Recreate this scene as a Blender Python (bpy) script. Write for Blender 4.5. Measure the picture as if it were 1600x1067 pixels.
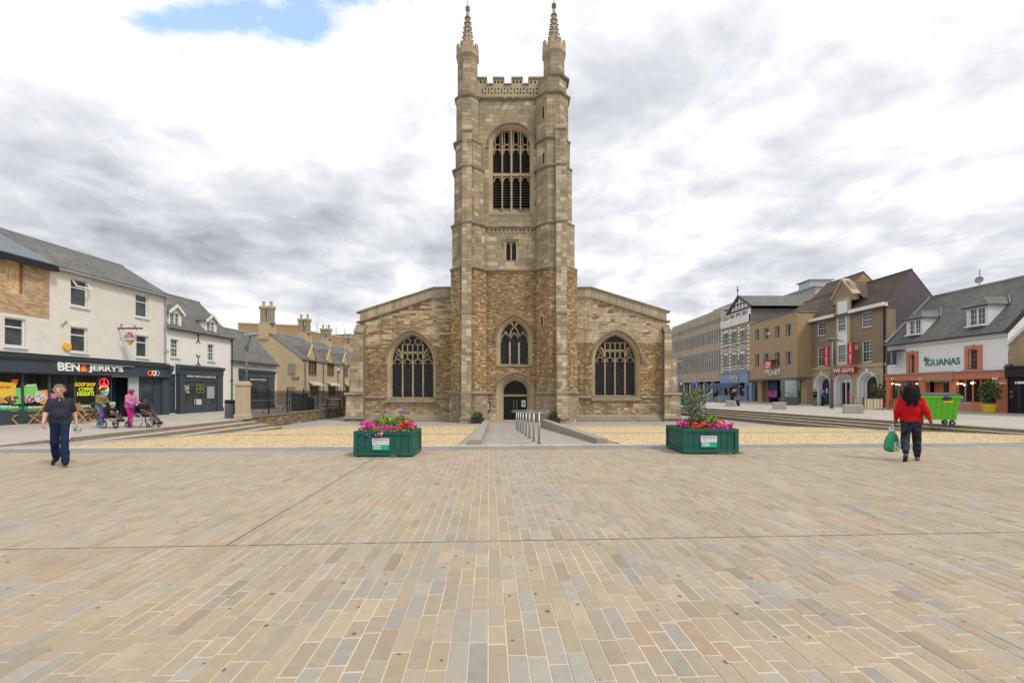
import bpy, bmesh, math, random
import numpy as np
from mathutils import Vector, Matrix
random.seed(7); RN = np.random.default_rng(7)
for o in list(bpy.data.objects): bpy.data.objects.remove(o)
SC = bpy.context.scene; COL = SC.collection
PI = math.pi
# ---------------------------------------------------------------- camera
F = 711.0; EYE = 1.6; HX = 800.0; HY = 610.0          # focal length in photo pixels, eye height, horizon
cam = bpy.data.cameras.new('camera'); camo = bpy.data.objects.new('camera', cam); COL.objects.link(camo)
camo.location = (0, 0, EYE); camo.rotation_euler = (PI/2, 0, 0)
cam.sensor_width = 36.0; cam.lens = 36.0*F/1600.0; cam.shift_y = (HY-533.5)/1600.0
cam.clip_start = 0.05; cam.clip_end = 4000
SC.camera = camo
# ---------------------------------------------------------------- world: daylight sky under broken cloud
W = bpy.data.worlds.new('World'); SC.world = W; W.use_nodes = True
nt = W.node_tree; nt.nodes.clear(); N = nt.nodes.new; L = nt.links.new
SUN_EL, SUN_AZ = math.radians(52), math.radians(128)   # azimuth clockwise from +Y
sky = N('ShaderNodeTexSky'); sky.sky_type = 'NISHITA'; sky.sun_disc = False
sky.sun_elevation = SUN_EL; sky.sun_rotation = SUN_AZ
def wmath(op, a, b=None, clamp=False):
    n = N('ShaderNodeMath'); n.operation = op; n.use_clamp = clamp
    for i, v in enumerate((a, b)):
        if v is None: continue
        if isinstance(v, (int, float)): n.inputs[i].default_value = v
        else: L(v, n.inputs[i])
    return n.outputs[0]
tc = N('ShaderNodeTexCoord'); sp = N('ShaderNodeSeparateXYZ'); L(tc.outputs['Generated'], sp.inputs[0])
zz = wmath('ADD', wmath('MAXIMUM', sp.outputs[2], 0.0), 0.22)
U = wmath('DIVIDE', sp.outputs[0], zz); V = wmath('DIVIDE', sp.outputs[1], zz)
cb = N('ShaderNodeCombineXYZ'); L(U, cb.inputs[0]); L(V, cb.inputs[1])
def wnoise(scale, det, rough, off=0.0, dist=0.0):
    n = N('ShaderNodeTexNoise'); n.inputs['Scale'].default_value = scale; n.inputs['Detail'].default_value = det
    n.inputs['Roughness'].default_value = rough; n.inputs['Distortion'].default_value = dist
    m = N('ShaderNodeVectorMath'); m.operation = 'ADD'; m.inputs[1].default_value = (off, off*.7, off*1.3)
    L(cb.outputs[0], m.inputs[0]); L(m.outputs[0], n.inputs['Vector']); return n.outputs[0]
def gauss(u0, v0, su, sv):                              # a soft patch of the cloud layer
    a = wmath('POWER', wmath('DIVIDE', wmath('SUBTRACT', U, u0), su), 2); b = wmath('POWER', wmath('DIVIDE', wmath('SUBTRACT', V, v0), sv), 2)
    return wmath('POWER', 2.718, wmath('MULTIPLY', wmath('ADD', a, b), -1.0))
n1 = wnoise(0.85, 9, 0.52, 3.1, 0.35); n2 = wnoise(2.4, 9, 0.55, 7.7, 0.2); n3 = wnoise(7.5, 9, 0.60, 1.3, 0.3); n4 = wnoise(5.6, 10, 0.58, 5.9, 0.4)
# cloud shade: 1 = sunlit white, 0 = grey belly
shade = wmath('ADD', wmath('ADD', wmath('MULTIPLY', n1, 1.15), wmath('MULTIPLY', n2, 0.95)), wmath('MULTIPLY', wmath('SUBTRACT', n4, 0.5), 0.55))
shade = wmath('SUBTRACT', shade, wmath('MULTIPLY', gauss(-1.06, 1.60, 0.62, 0.50), 0.34))
ramp = N('ShaderNodeValToRGB'); L(wmath('SUBTRACT', shade, 0.52), ramp.inputs[0])
e = ramp.color_ramp.elements
e[0].position = 0.02; e[0].color = (0.33, 0.34, 0.40, 1); e[1].position = 0.78; e[1].color = (1.0, 1.0, 1.0, 1)
k = ramp.color_ramp.elements.new(0.40); k.color = (0.70, 0.715, 0.76, 1)
k = ramp.color_ramp.elements.new(0.54); k.color = (0.88, 0.89, 0.915, 1)
# gaps in the cloud where blue shows
hole = wmath('ADD', gauss(-0.45, 0.90, 0.11, 0.075), wmath('MULTIPLY', gauss(-0.25, 0.85, 0.12, 0.05), 0.75))
hole = wmath('ADD', hole, wmath('MULTIPLY', gauss(-0.64, 0.88, 0.12, 0.04), 0.8))
gap = wmath('MULTIPLY', wmath('MULTIPLY', wmath('SUBTRACT', wmath('ADD', wmath('MULTIPLY', hole, 0.42), n3), 0.68), 5.0, True), 0.90)
bl = N('ShaderNodeVectorMath'); bl.operation = 'SCALE'; bl.inputs[3].default_value = 0.36; L(sky.outputs[0], bl.inputs[0])
mx = N('ShaderNodeMix'); mx.data_type = 'RGBA'; L(gap, mx.inputs[0]); L(ramp.outputs[0], mx.inputs[6]); L(bl.outputs[0], mx.inputs[7])
bg = N('ShaderNodeBackground'); L(mx.outputs[2], bg.inputs[0]); bg.inputs[1].default_value = 1.0
wo = N('ShaderNodeOutputWorld'); L(bg.outputs[0], wo.inputs[0])
# ---------------------------------------------------------------- sun behind thin cloud
sl = bpy.data.lights.new('sun', 'SUN'); sl.energy = 2.0; sl.angle = math.radians(11); sl.color = (1.0, 0.95, 0.87)
so = bpy.data.objects.new('sun', sl); COL.objects.link(so)
sd = Vector((math.sin(SUN_AZ)*math.cos(SUN_EL), math.cos(SUN_AZ)*math.cos(SUN_EL), math.sin(SUN_EL)))
so.rotation_euler = sd.to_track_quat('Z', 'Y').to_euler()
vs = SC.view_settings; vs.view_transform = 'Standard'; vs.look = 'None'; vs.exposure = 0.22; vs.gamma = 1.0
SC.render.engine = 'CYCLES'; SC.cycles.max_bounces = 6
# ---------------------------------------------------------------- pixel helpers: a pixel is only a direction, its depth comes from what it touches
def PX(x, y, Y): return Vector(((x-HX)*Y/F, Y, EYE+(HY-y)*Y/F))
def XW(x, Y): return (x-HX)*Y/F
def ZW(y, Y): return EYE+(HY-y)*Y/F
def GP(x, y, z=0.0):
    Y = F*(EYE-z)/(y-HY); return Vector(((x-HX)*Y/F, Y, z))
# ---------------------------------------------------------------- materials
MATS = {}
def s2l(c): return tuple((v/12.92 if v <= .04045 else ((v+.055)/1.055)**2.4) for v in c)
class NT:
    def __init__(s, name):
        s.m = bpy.data.materials.new(name); s.m.use_nodes = True; s.t = s.m.node_tree
        s.b = s.t.nodes['Principled BSDF']; s.tc = s.t.nodes.new('ShaderNodeTexCoord')
    def n(s, typ, **kw):
        x = s.t.nodes.new(typ)
        for k, v in kw.items(): setattr(x, k, v)
        return x
    def l(s, a, b): s.t.links.new(a, b)
    def set(s, node, **kw):
        for k, v in kw.items():
            i = node.inputs[k]
            if hasattr(v, 'is_output') or isinstance(v, bpy.types.NodeSocket): s.l(v, i)
            else: i.default_value = v
    def noise(s, scale, det=4, rough=.55, vec=None):
        n = s.n('ShaderNodeTexNoise'); s.set(n, Scale=scale, Detail=det, Roughness=rough)
        s.l(vec if vec else s.tc.outputs['Object'], n.inputs['Vector']); return n.outputs[0]
    def math(s, op, a, b=0.0, clamp=False):
        n = s.n('ShaderNodeMath', operation=op, use_clamp=clamp)
        for i, v in enumerate((a, b)):
            if isinstance(v, (int, float)): n.inputs[i].default_value = v
            else: s.l(v, n.inputs[i])
        return n.outputs[0]
    def mix(s, fac, a, b, mode='MIX'):
        n = s.n('ShaderNodeMix', data_type='RGBA', blend_type=mode)
        for i, v in ((0, fac), (6, a), (7, b)):
            if isinstance(v, (int, float)): n.inputs[i].default_value = v
            elif isinstance(v, tuple): n.inputs[i].default_value = (*v[:3], 1)
            else: s.l(v, n.inputs[i])
        return n.outputs[2]
    def ramp(s, fac, lo, hi, clamp=True):
        n = s.n('ShaderNodeMapRange', clamp=clamp); s.l(fac, n.inputs[0]); n.inputs[1].default_value = lo; n.inputs[2].default_value = hi
        return n.outputs[0]
    def bump(s, h, strength, dist):
        n = s.n('ShaderNodeBump'); n.inputs['Strength'].default_value = strength; n.inputs['Distance'].default_value = dist
        s.l(h, n.inputs['Height']); s.l(n.outputs[0], s.b.inputs['Normal'])
    def col(s, c):
        if isinstance(c, tuple): s.b.inputs['Base Color'].default_value = (*c[:3], 1)
        else: s.l(c, s.b.inputs['Base Color'])
def mat(name, c, rough=.7, var=.12, scale=3.0, bump=0.0, bscale=40, metal=0.0, attr=False, stain=0.0, spec=.35, emit=None, estr=0.0, stc=(.10,.09,.075), sscale=.5):
    if name in MATS: return MATS[name]
    t = NT(name); base = tuple(c)
    if attr:
        a = t.n('ShaderNodeAttribute', attribute_name='Col'); base = t.mix(1.0, a.outputs['Color'], tuple(c), 'MULTIPLY')
    v = t.math('ADD', t.math('MULTIPLY', t.noise(scale, 5, .6), 2*var), 1-var)
    cv = t.n('ShaderNodeCombineColor');
    for i in range(3): t.l(v, cv.inputs[i])
    out = t.mix(1.0, base, cv.outputs[0], 'MULTIPLY')
    if stain > 0:
        f = t.math('MULTIPLY', t.ramp(t.noise(sscale, 6, .65), .50, .72), stain)
        out = t.mix(f, out, stc)
    t.col(out); t.set(t.b, Roughness=rough, Metallic=metal); t.b.inputs['Specular IOR Level'].default_value = spec
    if bump > 0: t.bump(t.noise(bscale, 3), bump, .01)
    if emit: t.b.inputs['Emission Color'].default_value = (*emit, 1); t.b.inputs['Emission Strength'].default_value = estr
    MATS[name] = t.m; return t.m
def brickmat(name, c1, c2, mortar, bw=.225, bh=.075, ms=.008, var=.15, rough=.85, bump=.35, stain=0.0, vscale=1.0, off=.5, stc=(.08,.075,.065)):
    # coursed units on a wall or roof: u runs along the building, v up it
    if name in MATS: return MATS[name]
    t = NT(name); s3 = t.n('ShaderNodeSeparateXYZ'); t.l(t.tc.outputs['Object'], s3.inputs[0])
    cbn = t.n('ShaderNodeCombineXYZ'); t.l(t.math('ADD', s3.outputs[0], s3.outputs[1]) if vscale == 1.0 else s3.outputs[0], cbn.inputs[0]); t.l(t.math('MULTIPLY', s3.outputs[2], vscale), cbn.inputs[1])
    b = t.n('ShaderNodeTexBrick'); b.offset = off; t.l(cbn.outputs[0], b.inputs['Vector'])
    t.set(b, Scale=1.0); b.inputs['Color1'].default_value = (*c1, 1); b.inputs['Color2'].default_value = (*c2, 1); b.inputs['Mortar'].default_value = (*mortar, 1)
    b.inputs['Mortar Size'].default_value = ms; b.inputs['Brick Width'].default_value = bw; b.inputs['Row Height'].default_value = bh; b.inputs['Mortar Smooth'].default_value = .2
    v = t.math('ADD', t.math('MULTIPLY', t.noise(1.2, 6, .65), 2*var), 1-var); cv = t.n('ShaderNodeCombineColor')
    for i in range(3): t.l(v, cv.inputs[i])
    out = t.mix(1.0, b.outputs[0], cv.outputs[0], 'MULTIPLY')
    if stain > 0: out = t.mix(t.math('MULTIPLY', t.ramp(t.noise(.8, 7, .7), .48, .75), stain), out, stc)
    t.col(out); t.set(t.b, Roughness=rough); t.b.inputs['Specular IOR Level'].default_value = .25
    t.bump(t.math('ADD', t.math('SUBTRACT', 1.0, b.outputs[1]), t.math('MULTIPLY', t.noise(25, 3), .3)), bump, .012)
    MATS[name] = t.m; return t.m
def glassmat(name, tint=(.012,.014,.016), rough=.06, var=.5):
    if name in MATS: return MATS[name]
    t = NT(name); n = t.ramp(t.noise(.9, 4, .6), .35, .7)
    t.col(t.mix(n, tint, tuple(min(1, v*2.6+.004) for v in tint))); t.set(t.b, Roughness=rough); t.b.inputs['Specular IOR Level'].default_value = .55
    t.bump(t.noise(1.5, 2), .04, .02); MATS[name] = t.m; return t.m
# ---------------------------------------------------------------- mesh collector
class MB:
    def __init__(s): s.v = []; s.f = []; s.c = []; s.mi = []; s.cur = (1,1,1); s.m = 0; s.M = None
    def add(s, vs, fs):
        o = len(s.v)
        s.v.extend([tuple(s.M @ Vector(p)) for p in vs] if s.M is not None else [tuple(p) for p in vs])
        for f in fs: s.f.append([i+o for i in f]); s.c.append(s.cur); s.mi.append(s.m)
        return s
    def quad(s, a, b, c, d): return s.add([a, b, c, d], [(0,1,2,3)])
    def poly(s, pts): return s.add(pts, [tuple(range(len(pts)))])
    def box(s, x0, x1, y0, y1, z0, z1):
        return s.add([(x0,y0,z0),(x1,y0,z0),(x1,y1,z0),(x0,y1,z0),(x0,y0,z1),(x1,y0,z1),(x1,y1,z1),(x0,y1,z1)],
                     [(0,3,2,1),(4,5,6,7),(0,1,5,4),(1,2,6,5),(2,3,7,6),(3,0,4,7)])
    def cham(s, x0, x1, y0, y1, z0, z1, b):                # box with chamfered vertical and top edges
        lo = [(x0+b,y0),(x1-b,y0),(x1,y0+b),(x1,y1-b),(x1-b,y1),(x0+b,y1),(x0,y1-b),(x0,y0+b)]
        n = 8; top = [(x0+b,y0+b),(x1-b,y0+b),(x1-b,y0+b),(x1-b,y1-b),(x1-b,y1-b),(x0+b,y1-b),(x0+b,y1-b),(x0+b,y0+b)]
        vs = [(*p, z0) for p in lo]+[(*p, z1-b) for p in lo]+[(*p, z1) for p in ((x0+b,y0+b),(x1-b,y0+b),(x1-b,y1-b),(x0+b,y1-b))]
        fs = [tuple(range(n-1,-1,-1))]+[(i,(i+1)%n,(i+1)%n+n,i+n) for i in range(n)]
        fs += [(8,9,17,16),(9,10,17),(10,11,18,17),(11,12,18),(12,13,19,18),(13,14,19),(14,15,16,19),(15,8,16),(16,17,18,19)]
        return s.add(vs, fs)
    def prism(s, pts, axis, a, b):                         # polygon extruded along an axis: pts in the two other axes, counter-clockwise seen from +axis
        n = len(pts)
        def mk(p, t): return {'x': (t,p[0],p[1]), 'y': (p[0],t,p[1]), 'z': (p[0],p[1],t)}[axis]
        return s.add([mk(p,a) for p in pts]+[mk(p,b) for p in pts], [tuple(range(n-1,-1,-1)), tuple(range(n,2*n))]+[(i,(i+1)%n,(i+1)%n+n,i+n) for i in range(n)])
    def frust(s, cx, cy, z0, z1, r0, r1, n=8, ph=0.0, sx=1.0, sy=1.0, cap=True):
        lo = [(cx+sx*r0*math.cos(ph+2*PI*i/n), cy+sy*r0*math.sin(ph+2*PI*i/n), z0) for i in range(n)]
        hi = [(cx+sx*r1*math.cos(ph+2*PI*i/n), cy+sy*r1*math.sin(ph+2*PI*i/n), z1) for i in range(n)]
        fs = [(i,(i+1)%n,(i+1)%n+n,i+n) for i in range(n)]
        if cap: fs += [tuple(range(n-1,-1,-1)), tuple(range(n,2*n))]
        return s.add(lo+hi, fs)
    def lathe(s, prof, cx=0, cy=0, n=16):
        for (r0,z0),(r1,z1) in zip(prof[:-1], prof[1:]): s.frust(cx, cy, z0, z1, max(r0,1e-4), max(r1,1e-4), n, cap=False)
        s.frust(cx, cy, prof[0][1], prof[0][1]+1e-3, max(prof[0][0],1e-4), max(prof[0][0],1e-4), n); return s
    def tube(s, pts, r, n=6, closed=False):
        pts = [Vector(p) for p in pts]; rr = r if isinstance(r, (list, tuple)) else [r]*len(pts); ring = []
        up = Vector((0,0,1)); N_ = len(pts)
        for i, p in enumerate(pts):
            a = pts[(i-1) % N_] if (i > 0 or closed) else p; b = pts[(i+1) % N_] if (i < N_-1 or closed) else p
            d = (b-a).normalized(); u = d.cross(up if abs(d.z) < .95 else Vector((1,0,0))).normalized(); w = u.cross(d).normalized()
            ring.append([p+rr[i]*(math.cos(2*PI*k/n)*u+math.sin(2*PI*k/n)*w) for k in range(n)])
        vs = [q for R in ring for q in R]; fs = []
        for i in range(N_ if closed else N_-1):
            j = (i+1) % N_
            for k in range(n): fs.append((i*n+k, j*n+k, j*n+(k+1)%n, i*n+(k+1)%n))
        if not closed: fs += [tuple(range(n)), tuple(range(N_*n-1, N_*n-n-1, -1))]
        return s.add(vs, fs)
    def bar(s, a, b, w, h=None, up=(0,0,1)):               # rectangular bar between two points
        a = Vector(a); b = Vector(b); h = h or w; d = (b-a).normalized(); up = Vector(up)
        if abs(d.dot(up)) > .95: up = Vector((0,1,0))
        u = d.cross(up).normalized()*w/2; v = u.cross(d).normalized()*h/2
        return s.add([a-u-v, a+u-v, a+u+v, a-u+v, b-u-v, b+u-v, b+u+v, b-u+v], [(0,1,2,3),(7,6,5,4),(0,4,5,1),(1,5,6,2),(2,6,7,3),(3,7,4,0)])
    def sphere(s, c, r, n=10, m=7, sx=1, sy=1, sz=1):
        vs = [(c[0]+sx*r*math.sin(PI*j/m)*math.cos(2*PI*i/n), c[1]+sy*r*math.sin(PI*j/m)*math.sin(2*PI*i/n), c[2]+sz*r*math.cos(PI*j/m)) for j in range(m+1) for i in range(n)]
        return s.add(vs, [(j*n+i, (j+1)*n+i, (j+1)*n+(i+1)%n, j*n+(i+1)%n) for j in range(m) for i in range(n)])
    def mesh(s, name, mats, smooth=False, fixn=True):
        me = bpy.data.meshes.new(name); me.from_pydata(s.v, [], s.f)
        for m in (mats if isinstance(mats, (list, tuple)) else [mats]): me.materials.append(m)
        if any(s.mi): me.polygons.foreach_set('material_index', s.mi)
        if any(c != (1,1,1) for c in s.c):
            a = me.color_attributes.new('Col', 'FLOAT_COLOR', 'CORNER'); arr = np.ones((len(me.loops), 4), np.float32)
            tot = np.array([len(f) for f in s.f]); arr[:, :3] = np.repeat(np.array(s.c, np.float32), tot, axis=0); a.data.foreach_set('color', arr.ravel())
        if smooth: me.polygons.foreach_set('use_smooth', [True]*len(s.f))
        me.update()
        if fixn:
            bm = bmesh.new(); bm.from_mesh(me); bmesh.ops.recalc_face_normals(bm, faces=bm.faces); bm.to_mesh(me); bm.free()
        return me
    def build(s, name, mats, parent=None, smooth=False, loc=None, fixn=True):
        o = bpy.data.objects.new(name, s.mesh(name, mats, smooth, fixn)); COL.objects.link(o)
        if parent is not None: o.parent = parent
        if loc is not None: o.location = loc
        return o
def link(name, me, parent=None, loc=None, rot=None, scale=None):
    o = bpy.data.objects.new(name, me); COL.objects.link(o)
    if parent is not None: o.parent = parent
    if loc is not None: o.location = loc
    if rot is not None: o.rotation_euler = rot
    if scale is not None: o.scale = scale
    return o
def tag(o, label=None, cat=None, group=None, kind=None):
    for k, v in (('label', label), ('category', cat), ('group', group), ('kind', kind)):
        if v: o[k] = v
    return o
def thing(name, label, cat, loc=(0,0,0), rz=0.0, group=None):
    o = bpy.data.objects.new(name, None); COL.objects.link(o); o.location = loc; o.rotation_euler = (0,0,rz); o.empty_display_size = .2
    return tag(o, label, cat, group)
def copy_tree(o, parent=None):
    c = o.copy(); COL.objects.link(c); c.parent = parent
    for ch in o.children: copy_tree(ch, c)
    return c
def text(name, body, size, m, parent, loc, rot=(PI/2,0,0), depth=.01, bold=0.0, align='CENTER', sx=1.0, spacing=1.0, shear=0.0):
    cu = bpy.data.curves.new(name, 'FONT'); cu.body = body; cu.size = size; cu.extrude = depth; cu.offset = bold; cu.align_x = align; cu.align_y = 'CENTER'
    cu.space_character = spacing; cu.shear = shear; cu.resolution_u = 3
    t = bpy.data.objects.new(name, cu); COL.objects.link(t); dg = bpy.context.evaluated_depsgraph_get()
    me = bpy.data.meshes.new_from_object(t.evaluated_get(dg)); bpy.data.objects.remove(t); bpy.data.curves.remove(cu)
    me.materials.clear(); me.materials.append(m); me.name = name
    return link(name, me, parent, loc, rot, (sx,1,1))
# ---------------------------------------------------------------- wall pieces in a facade frame: x along, y into the wall, z up
def arch_pts(x0, x1, zs, za, n=14, kind='pointed'):
    # outline of an arch from left springing to right springing
    cx = (x0+x1)/2; h = (x1-x0)/2; r = za-zs; pts = []
    if kind == 'round' or r <= h*1.001:
        for i in range(n+1):
            a = PI-PI*i/n; p = 1.0 if kind == 'round' else .92
            pts.append((cx+h*math.copysign(abs(math.cos(a))**p, math.cos(a)), zs+r*abs(math.sin(a))**(1.0 if kind == 'round' else .85)))
    else:
        R = (h*h+r*r)/(2*h)                                # two-centred
        for i in range(n//2+1):
            a = i/(n//2)*math.asin(min(1, r/R)); pts.append((x0+R-R*math.cos(a), zs+R*math.sin(a)))
        pts += [(2*cx-x, z) for x, z in pts[-2::-1]]
    return pts
def wall_holes(mb, x0, x1, z0, z1, holes, y=0.0, dep=.25):
    # holes: dict(x0,x1,z0,z1[,zs,kind]) with z1 the arch apex when zs (springing) is given
    xs = sorted({x0, x1, *[v for h in holes for v in (h['x0'], h['x1']) if x0 < v < x1]}); zs = sorted({z0, z1, *[v for h in holes for v in (h['z0'], h['z1']) if z0 < v < z1]})
    for i in range(len(xs)-1):
        for j in range(len(zs)-1):
            mx_, mz = (xs[i]+xs[i+1])/2, (zs[j]+zs[j+1])/2
            if any(h['x0'] < mx_ < h['x1'] and h['z0'] < mz < h['z1'] for h in holes): continue
            mb.quad((xs[i],y,zs[j]), (xs[i+1],y,zs[j]), (xs[i+1],y,zs[j+1]), (xs[i],y,zs[j+1]))
    for h in holes:
        a, b, c, d = h['x0'], h['x1'], h['z0'], h['z1']; dp = h.get('dep', dep); s_ = h.get('zs')
        t = s_ if s_ else d
        mb.quad((a,y,c),(a,y+dp,c),(a,y+dp,t),(a,y,t)); mb.quad((b,y,c),(b,y,t),(b,y+dp,t),(b,y+dp,c)); mb.quad((a,y,c),(b,y,c),(b,y+dp,c),(a,y+dp,c))
        if s_:
            P = arch_pts(a, b, s_, d, kind=h.get('kind', 'pointed'))
            for (xa,za),(xb,zb) in zip(P[:-1], P[1:]):
                mb.quad((xa,y,za),(xb,y,zb),(xb,y,d),(xa,y,d)); mb.quad((xa,y,za),(xa,y+dp,za),(xb,y+dp,zb),(xb,y,zb))
        else: mb.quad((a,y,d),(a,y+dp,d),(b,y+dp,d),(b,y,d))
    return mb
def hole_span(h, z):
    # half-open interval of a hole at height z, or None
    if z < h['z0'] or z > h['z1']: return None
    s_ = h.get('zs')
    if not s_ or z <= s_: return (h['x0'], h['x1'])
    P = arch_pts(h['x0'], h['x1'], s_, h['z1'], 28, h.get('kind', 'pointed')); L_ = [p for p in P if p[1] >= z]
    return (min(p[0] for p in L_)-.02, max(p[0] for p in L_)+.02) if L_ else None
# ================================================================ materials used in many places
def posmat(name, c=(1,1,1), rough=.8, var=.14, scale=6.0, stain=.0, sscale=.6, stc=(.09,.08,.065), gum=False, bump=.25, bscale=30, spec=.3, attr=True, lichen=0.0, var2=0.0, streak=0.0):
    # stone whose colour comes piece by piece, grain and stains laid in world metres
    t = NT(name); g = t.n('ShaderNodeNewGeometry'); p = g.outputs['Position']; base = tuple(c)
    if attr:
        a = t.n('ShaderNodeAttribute', attribute_name='Col'); base = t.mix(1.0, a.outputs['Color'], tuple(c), 'MULTIPLY')
    v = t.math('ADD', t.math('MULTIPLY', t.noise(scale, 6, .65, p), 2*var), 1-var)
    if var2: v = t.math('MULTIPLY', v, t.math('ADD', t.math('MULTIPLY', t.noise(.35, 4, .6, p), 2*var2), 1-var2))
    cv = t.n('ShaderNodeCombineColor')
    for i in range(3): t.l(v, cv.inputs[i])
    out = t.mix(1.0, base, cv.outputs[0], 'MULTIPLY')
    if stain: out = t.mix(t.math('MULTIPLY', t.ramp(t.noise(sscale, 7, .68, p), .48, .70), stain), out, stc)
    if streak:
        mp = t.n('ShaderNodeMapping'); mp.inputs['Scale'].default_value = (2.6, 2.6, .22); t.l(p, mp.inputs[0])
        out = t.mix(t.math('MULTIPLY', t.math('MULTIPLY', t.ramp(t.noise(1.0, 6, .62, mp.outputs[0]), .50, .68), t.ramp(t.noise(.16, 3, .5, p), .38, .58)), streak), out, (.10,.088,.068))
    if lichen: out = t.mix(t.math('MULTIPLY', t.ramp(t.noise(1.7, 6, .7, p), .58, .70), lichen), out, (.42,.40,.33))
    if gum:
        vo = t.n('ShaderNodeTexVoronoi', voronoi_dimensions='2D'); vo.inputs['Scale'].default_value = 2.3; t.l(p, vo.inputs['Vector'])
        rnd = t.ramp(t.noise(.9, 2, .5, p), .36, .58)
        out = t.mix(t.math('MULTIPLY', t.math('LESS_THAN', vo.outputs['Distance'], t.math('MULTIPLY', rnd, .045)), .72), out, (.05,.05,.052))
        vo2 = t.n('ShaderNodeTexVoronoi', voronoi_dimensions='2D'); vo2.inputs['Scale'].default_value = 3.1; t.l(p, vo2.inputs['Vector'])
        out = t.mix(t.math('MULTIPLY', t.math('LESS_THAN', vo2.outputs['Distance'], t.math('MULTIPLY', t.ramp(t.noise(1.3, 2, .5, p), .55, .75), .03)), .6), out, (.62,.60,.55))
    t.col(out); t.set(t.b, Roughness=rough); t.b.inputs['Specular IOR Level'].default_value = spec
    t.bump(t.math('ADD', t.noise(bscale, 4, .6, p), t.math('MULTIPLY', t.noise(bscale*.2, 3, .6, p), .6)), bump, .012)
    MATS[name] = t.m; return t.m
M_PAVER = posmat('paver_stone', var=.19, scale=11, gum=True, bump=.45, bscale=55, var2=.07, stain=.30, sscale=.7, stc=(.20,.17,.13), rough=.72)
M_SETBED = posmat('sand_joint', (.54,.465,.365), attr=False, var=.2, scale=20)
M_KERB = posmat('kerb_stone', var=.15, scale=9, stain=.35, sscale=1.1, stc=(.13,.12,.10))
M_RISER = posmat('dark_riser', (.235,.195,.14), attr=False, var=.25, scale=3, stain=.5, sscale=1.6, stc=(.10,.085,.06), bump=.35)  # darker base colour for the step sides, with random stain patches
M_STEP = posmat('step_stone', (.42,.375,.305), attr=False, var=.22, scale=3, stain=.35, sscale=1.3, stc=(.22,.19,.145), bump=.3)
M_FLAG = posmat('flagstone', var=.12, scale=2.0, stain=.3, sscale=.25, stc=(.23,.21,.18), gum=True)
def flagmat(name, c1, c2, mortar, bw, bh):
    t = NT(name); g = t.n('ShaderNodeNewGeometry'); b = t.n('ShaderNodeTexBrick'); t.l(g.outputs['Position'], b.inputs['Vector'])
    for k, c in (('Color1', c1), ('Color2', c2), ('Mortar', mortar)): b.inputs[k].default_value = (*c, 1)
    t.set(b, Scale=1.0); b.inputs['Mortar Size'].default_value = .006; b.inputs['Brick Width'].default_value = bw; b.inputs['Row Height'].default_value = bh
    v = t.math('ADD', t.math('MULTIPLY', t.noise(.5, 7, .65, g.outputs['Position']), .5), .75); cv = t.n('ShaderNodeCombineColor')
    for i in range(3): t.l(v, cv.inputs[i])
    t.col(t.mix(1.0, b.outputs[0], cv.outputs[0], 'MULTIPLY')); t.set(t.b, Roughness=.8); t.b.inputs['Specular IOR Level'].default_value = .3
    t.bump(t.math('ADD', t.math('SUBTRACT', 1.0, b.outputs[1]), t.noise(30, 3, .6, g.outputs['Position'])), .2, .01); MATS[name] = t.m; return t.m
M_PAVE = flagmat('pavement_slabs', (.43,.385,.33), (.37,.335,.29), (.25,.22,.185), .75, .45)
M_PATH = flagmat('path_slabs', (.36,.33,.285), (.31,.285,.25), (.2,.18,.15), .6, .4)
M_PLAZA = flagmat('plaza_setts', (.40,.33,.245), (.34,.29,.225), (.55,.47,.37), .115, .31)
M_ASPH = mat('asphalt', (.06,.06,.06), .9, .2, 2)
# dry grass
def grassmat():
    t = NT('dry_turf'); g = t.n('ShaderNodeNewGeometry'); p = g.outputs['Position']
    a = t.mix(t.ramp(t.noise(22, 6, .7, p), .25, .75), (.53,.41,.245), (.64,.50,.315))
    a = t.mix(t.math('MULTIPLY', t.ramp(t.noise(.55, 5, .6, p), .60, .74), .65), a, (.24,.23,.08))
    a = t.mix(t.math('MULTIPLY', t.ramp(t.noise(3.1, 5, .7, p), .62, .70), .6), a, (.27,.17,.085))
    t.col(a); t.set(t.b, Roughness=.95); t.b.inputs['Specular IOR Level'].default_value = .1
    t.bump(t.noise(70, 4, .7, p), .5, .02); return t.m
M_TURF = grassmat()
M_BLADE = mat('dry_grass_blades', (1,1,1), .9, .1, 5, attr=True, spec=.1)
# ================================================================ levels
ROT = 0.051
EU = Vector((math.cos(ROT), math.sin(ROT))); EV = Vector((-math.sin(ROT), math.cos(ROT)))
def uv2xy(u, v): return (u*EU.x+v*EV.x, u*EU.y+v*EV.y)
KV = 13.35                                                  # the square ends at this row
LOWZ = -0.70
def gz(X, Y):                                               # the churchyard lies lower than the square
    v = X*EV.x+Y*EV.y; t = max(0.0, min(1.0, (v-KV)/15.5)); return LOWZ*t
RS0 = GP(1600, 671); RS1 = GP(1061, 635)                    # top edge of the steps on the right
RD = (RS1-RS0).normalized(); RN_ = Vector((-RD.y, RD.x, 0)); RN_ = RN_ if RN_.x < 0 else -RN_
LSX = -15.0                                                 # top edge of the steps on the left
# one ground sheet to the horizon
m = MB(); m.box(-1500, 1500, -200, 2500, -2.0, -1.25); tag(m.build('ground', M_ASPH), kind='structure')
# pavements either side at the level of the square
m = MB(); m.box(-90, LSX-.36, -12, 26.0, -1.2, 0); m.box(-90, LSX-.62, 26.0, 150, -1.2, -.002); tag(m.build('pavement_left', M_PAVE), kind='structure')
A = RS0-RD*34; B = RS1+RD*45; off = -RN_*.36
m = MB(); m.prism([(A.x+off.x, A.y+off.y), (110, A.y-3), (110, 190), (B.x+off.x, B.y+off.y)], 'z', -1.2, 0); tag(m.build('pavement_right', M_PAVE), kind='structure')
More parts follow.
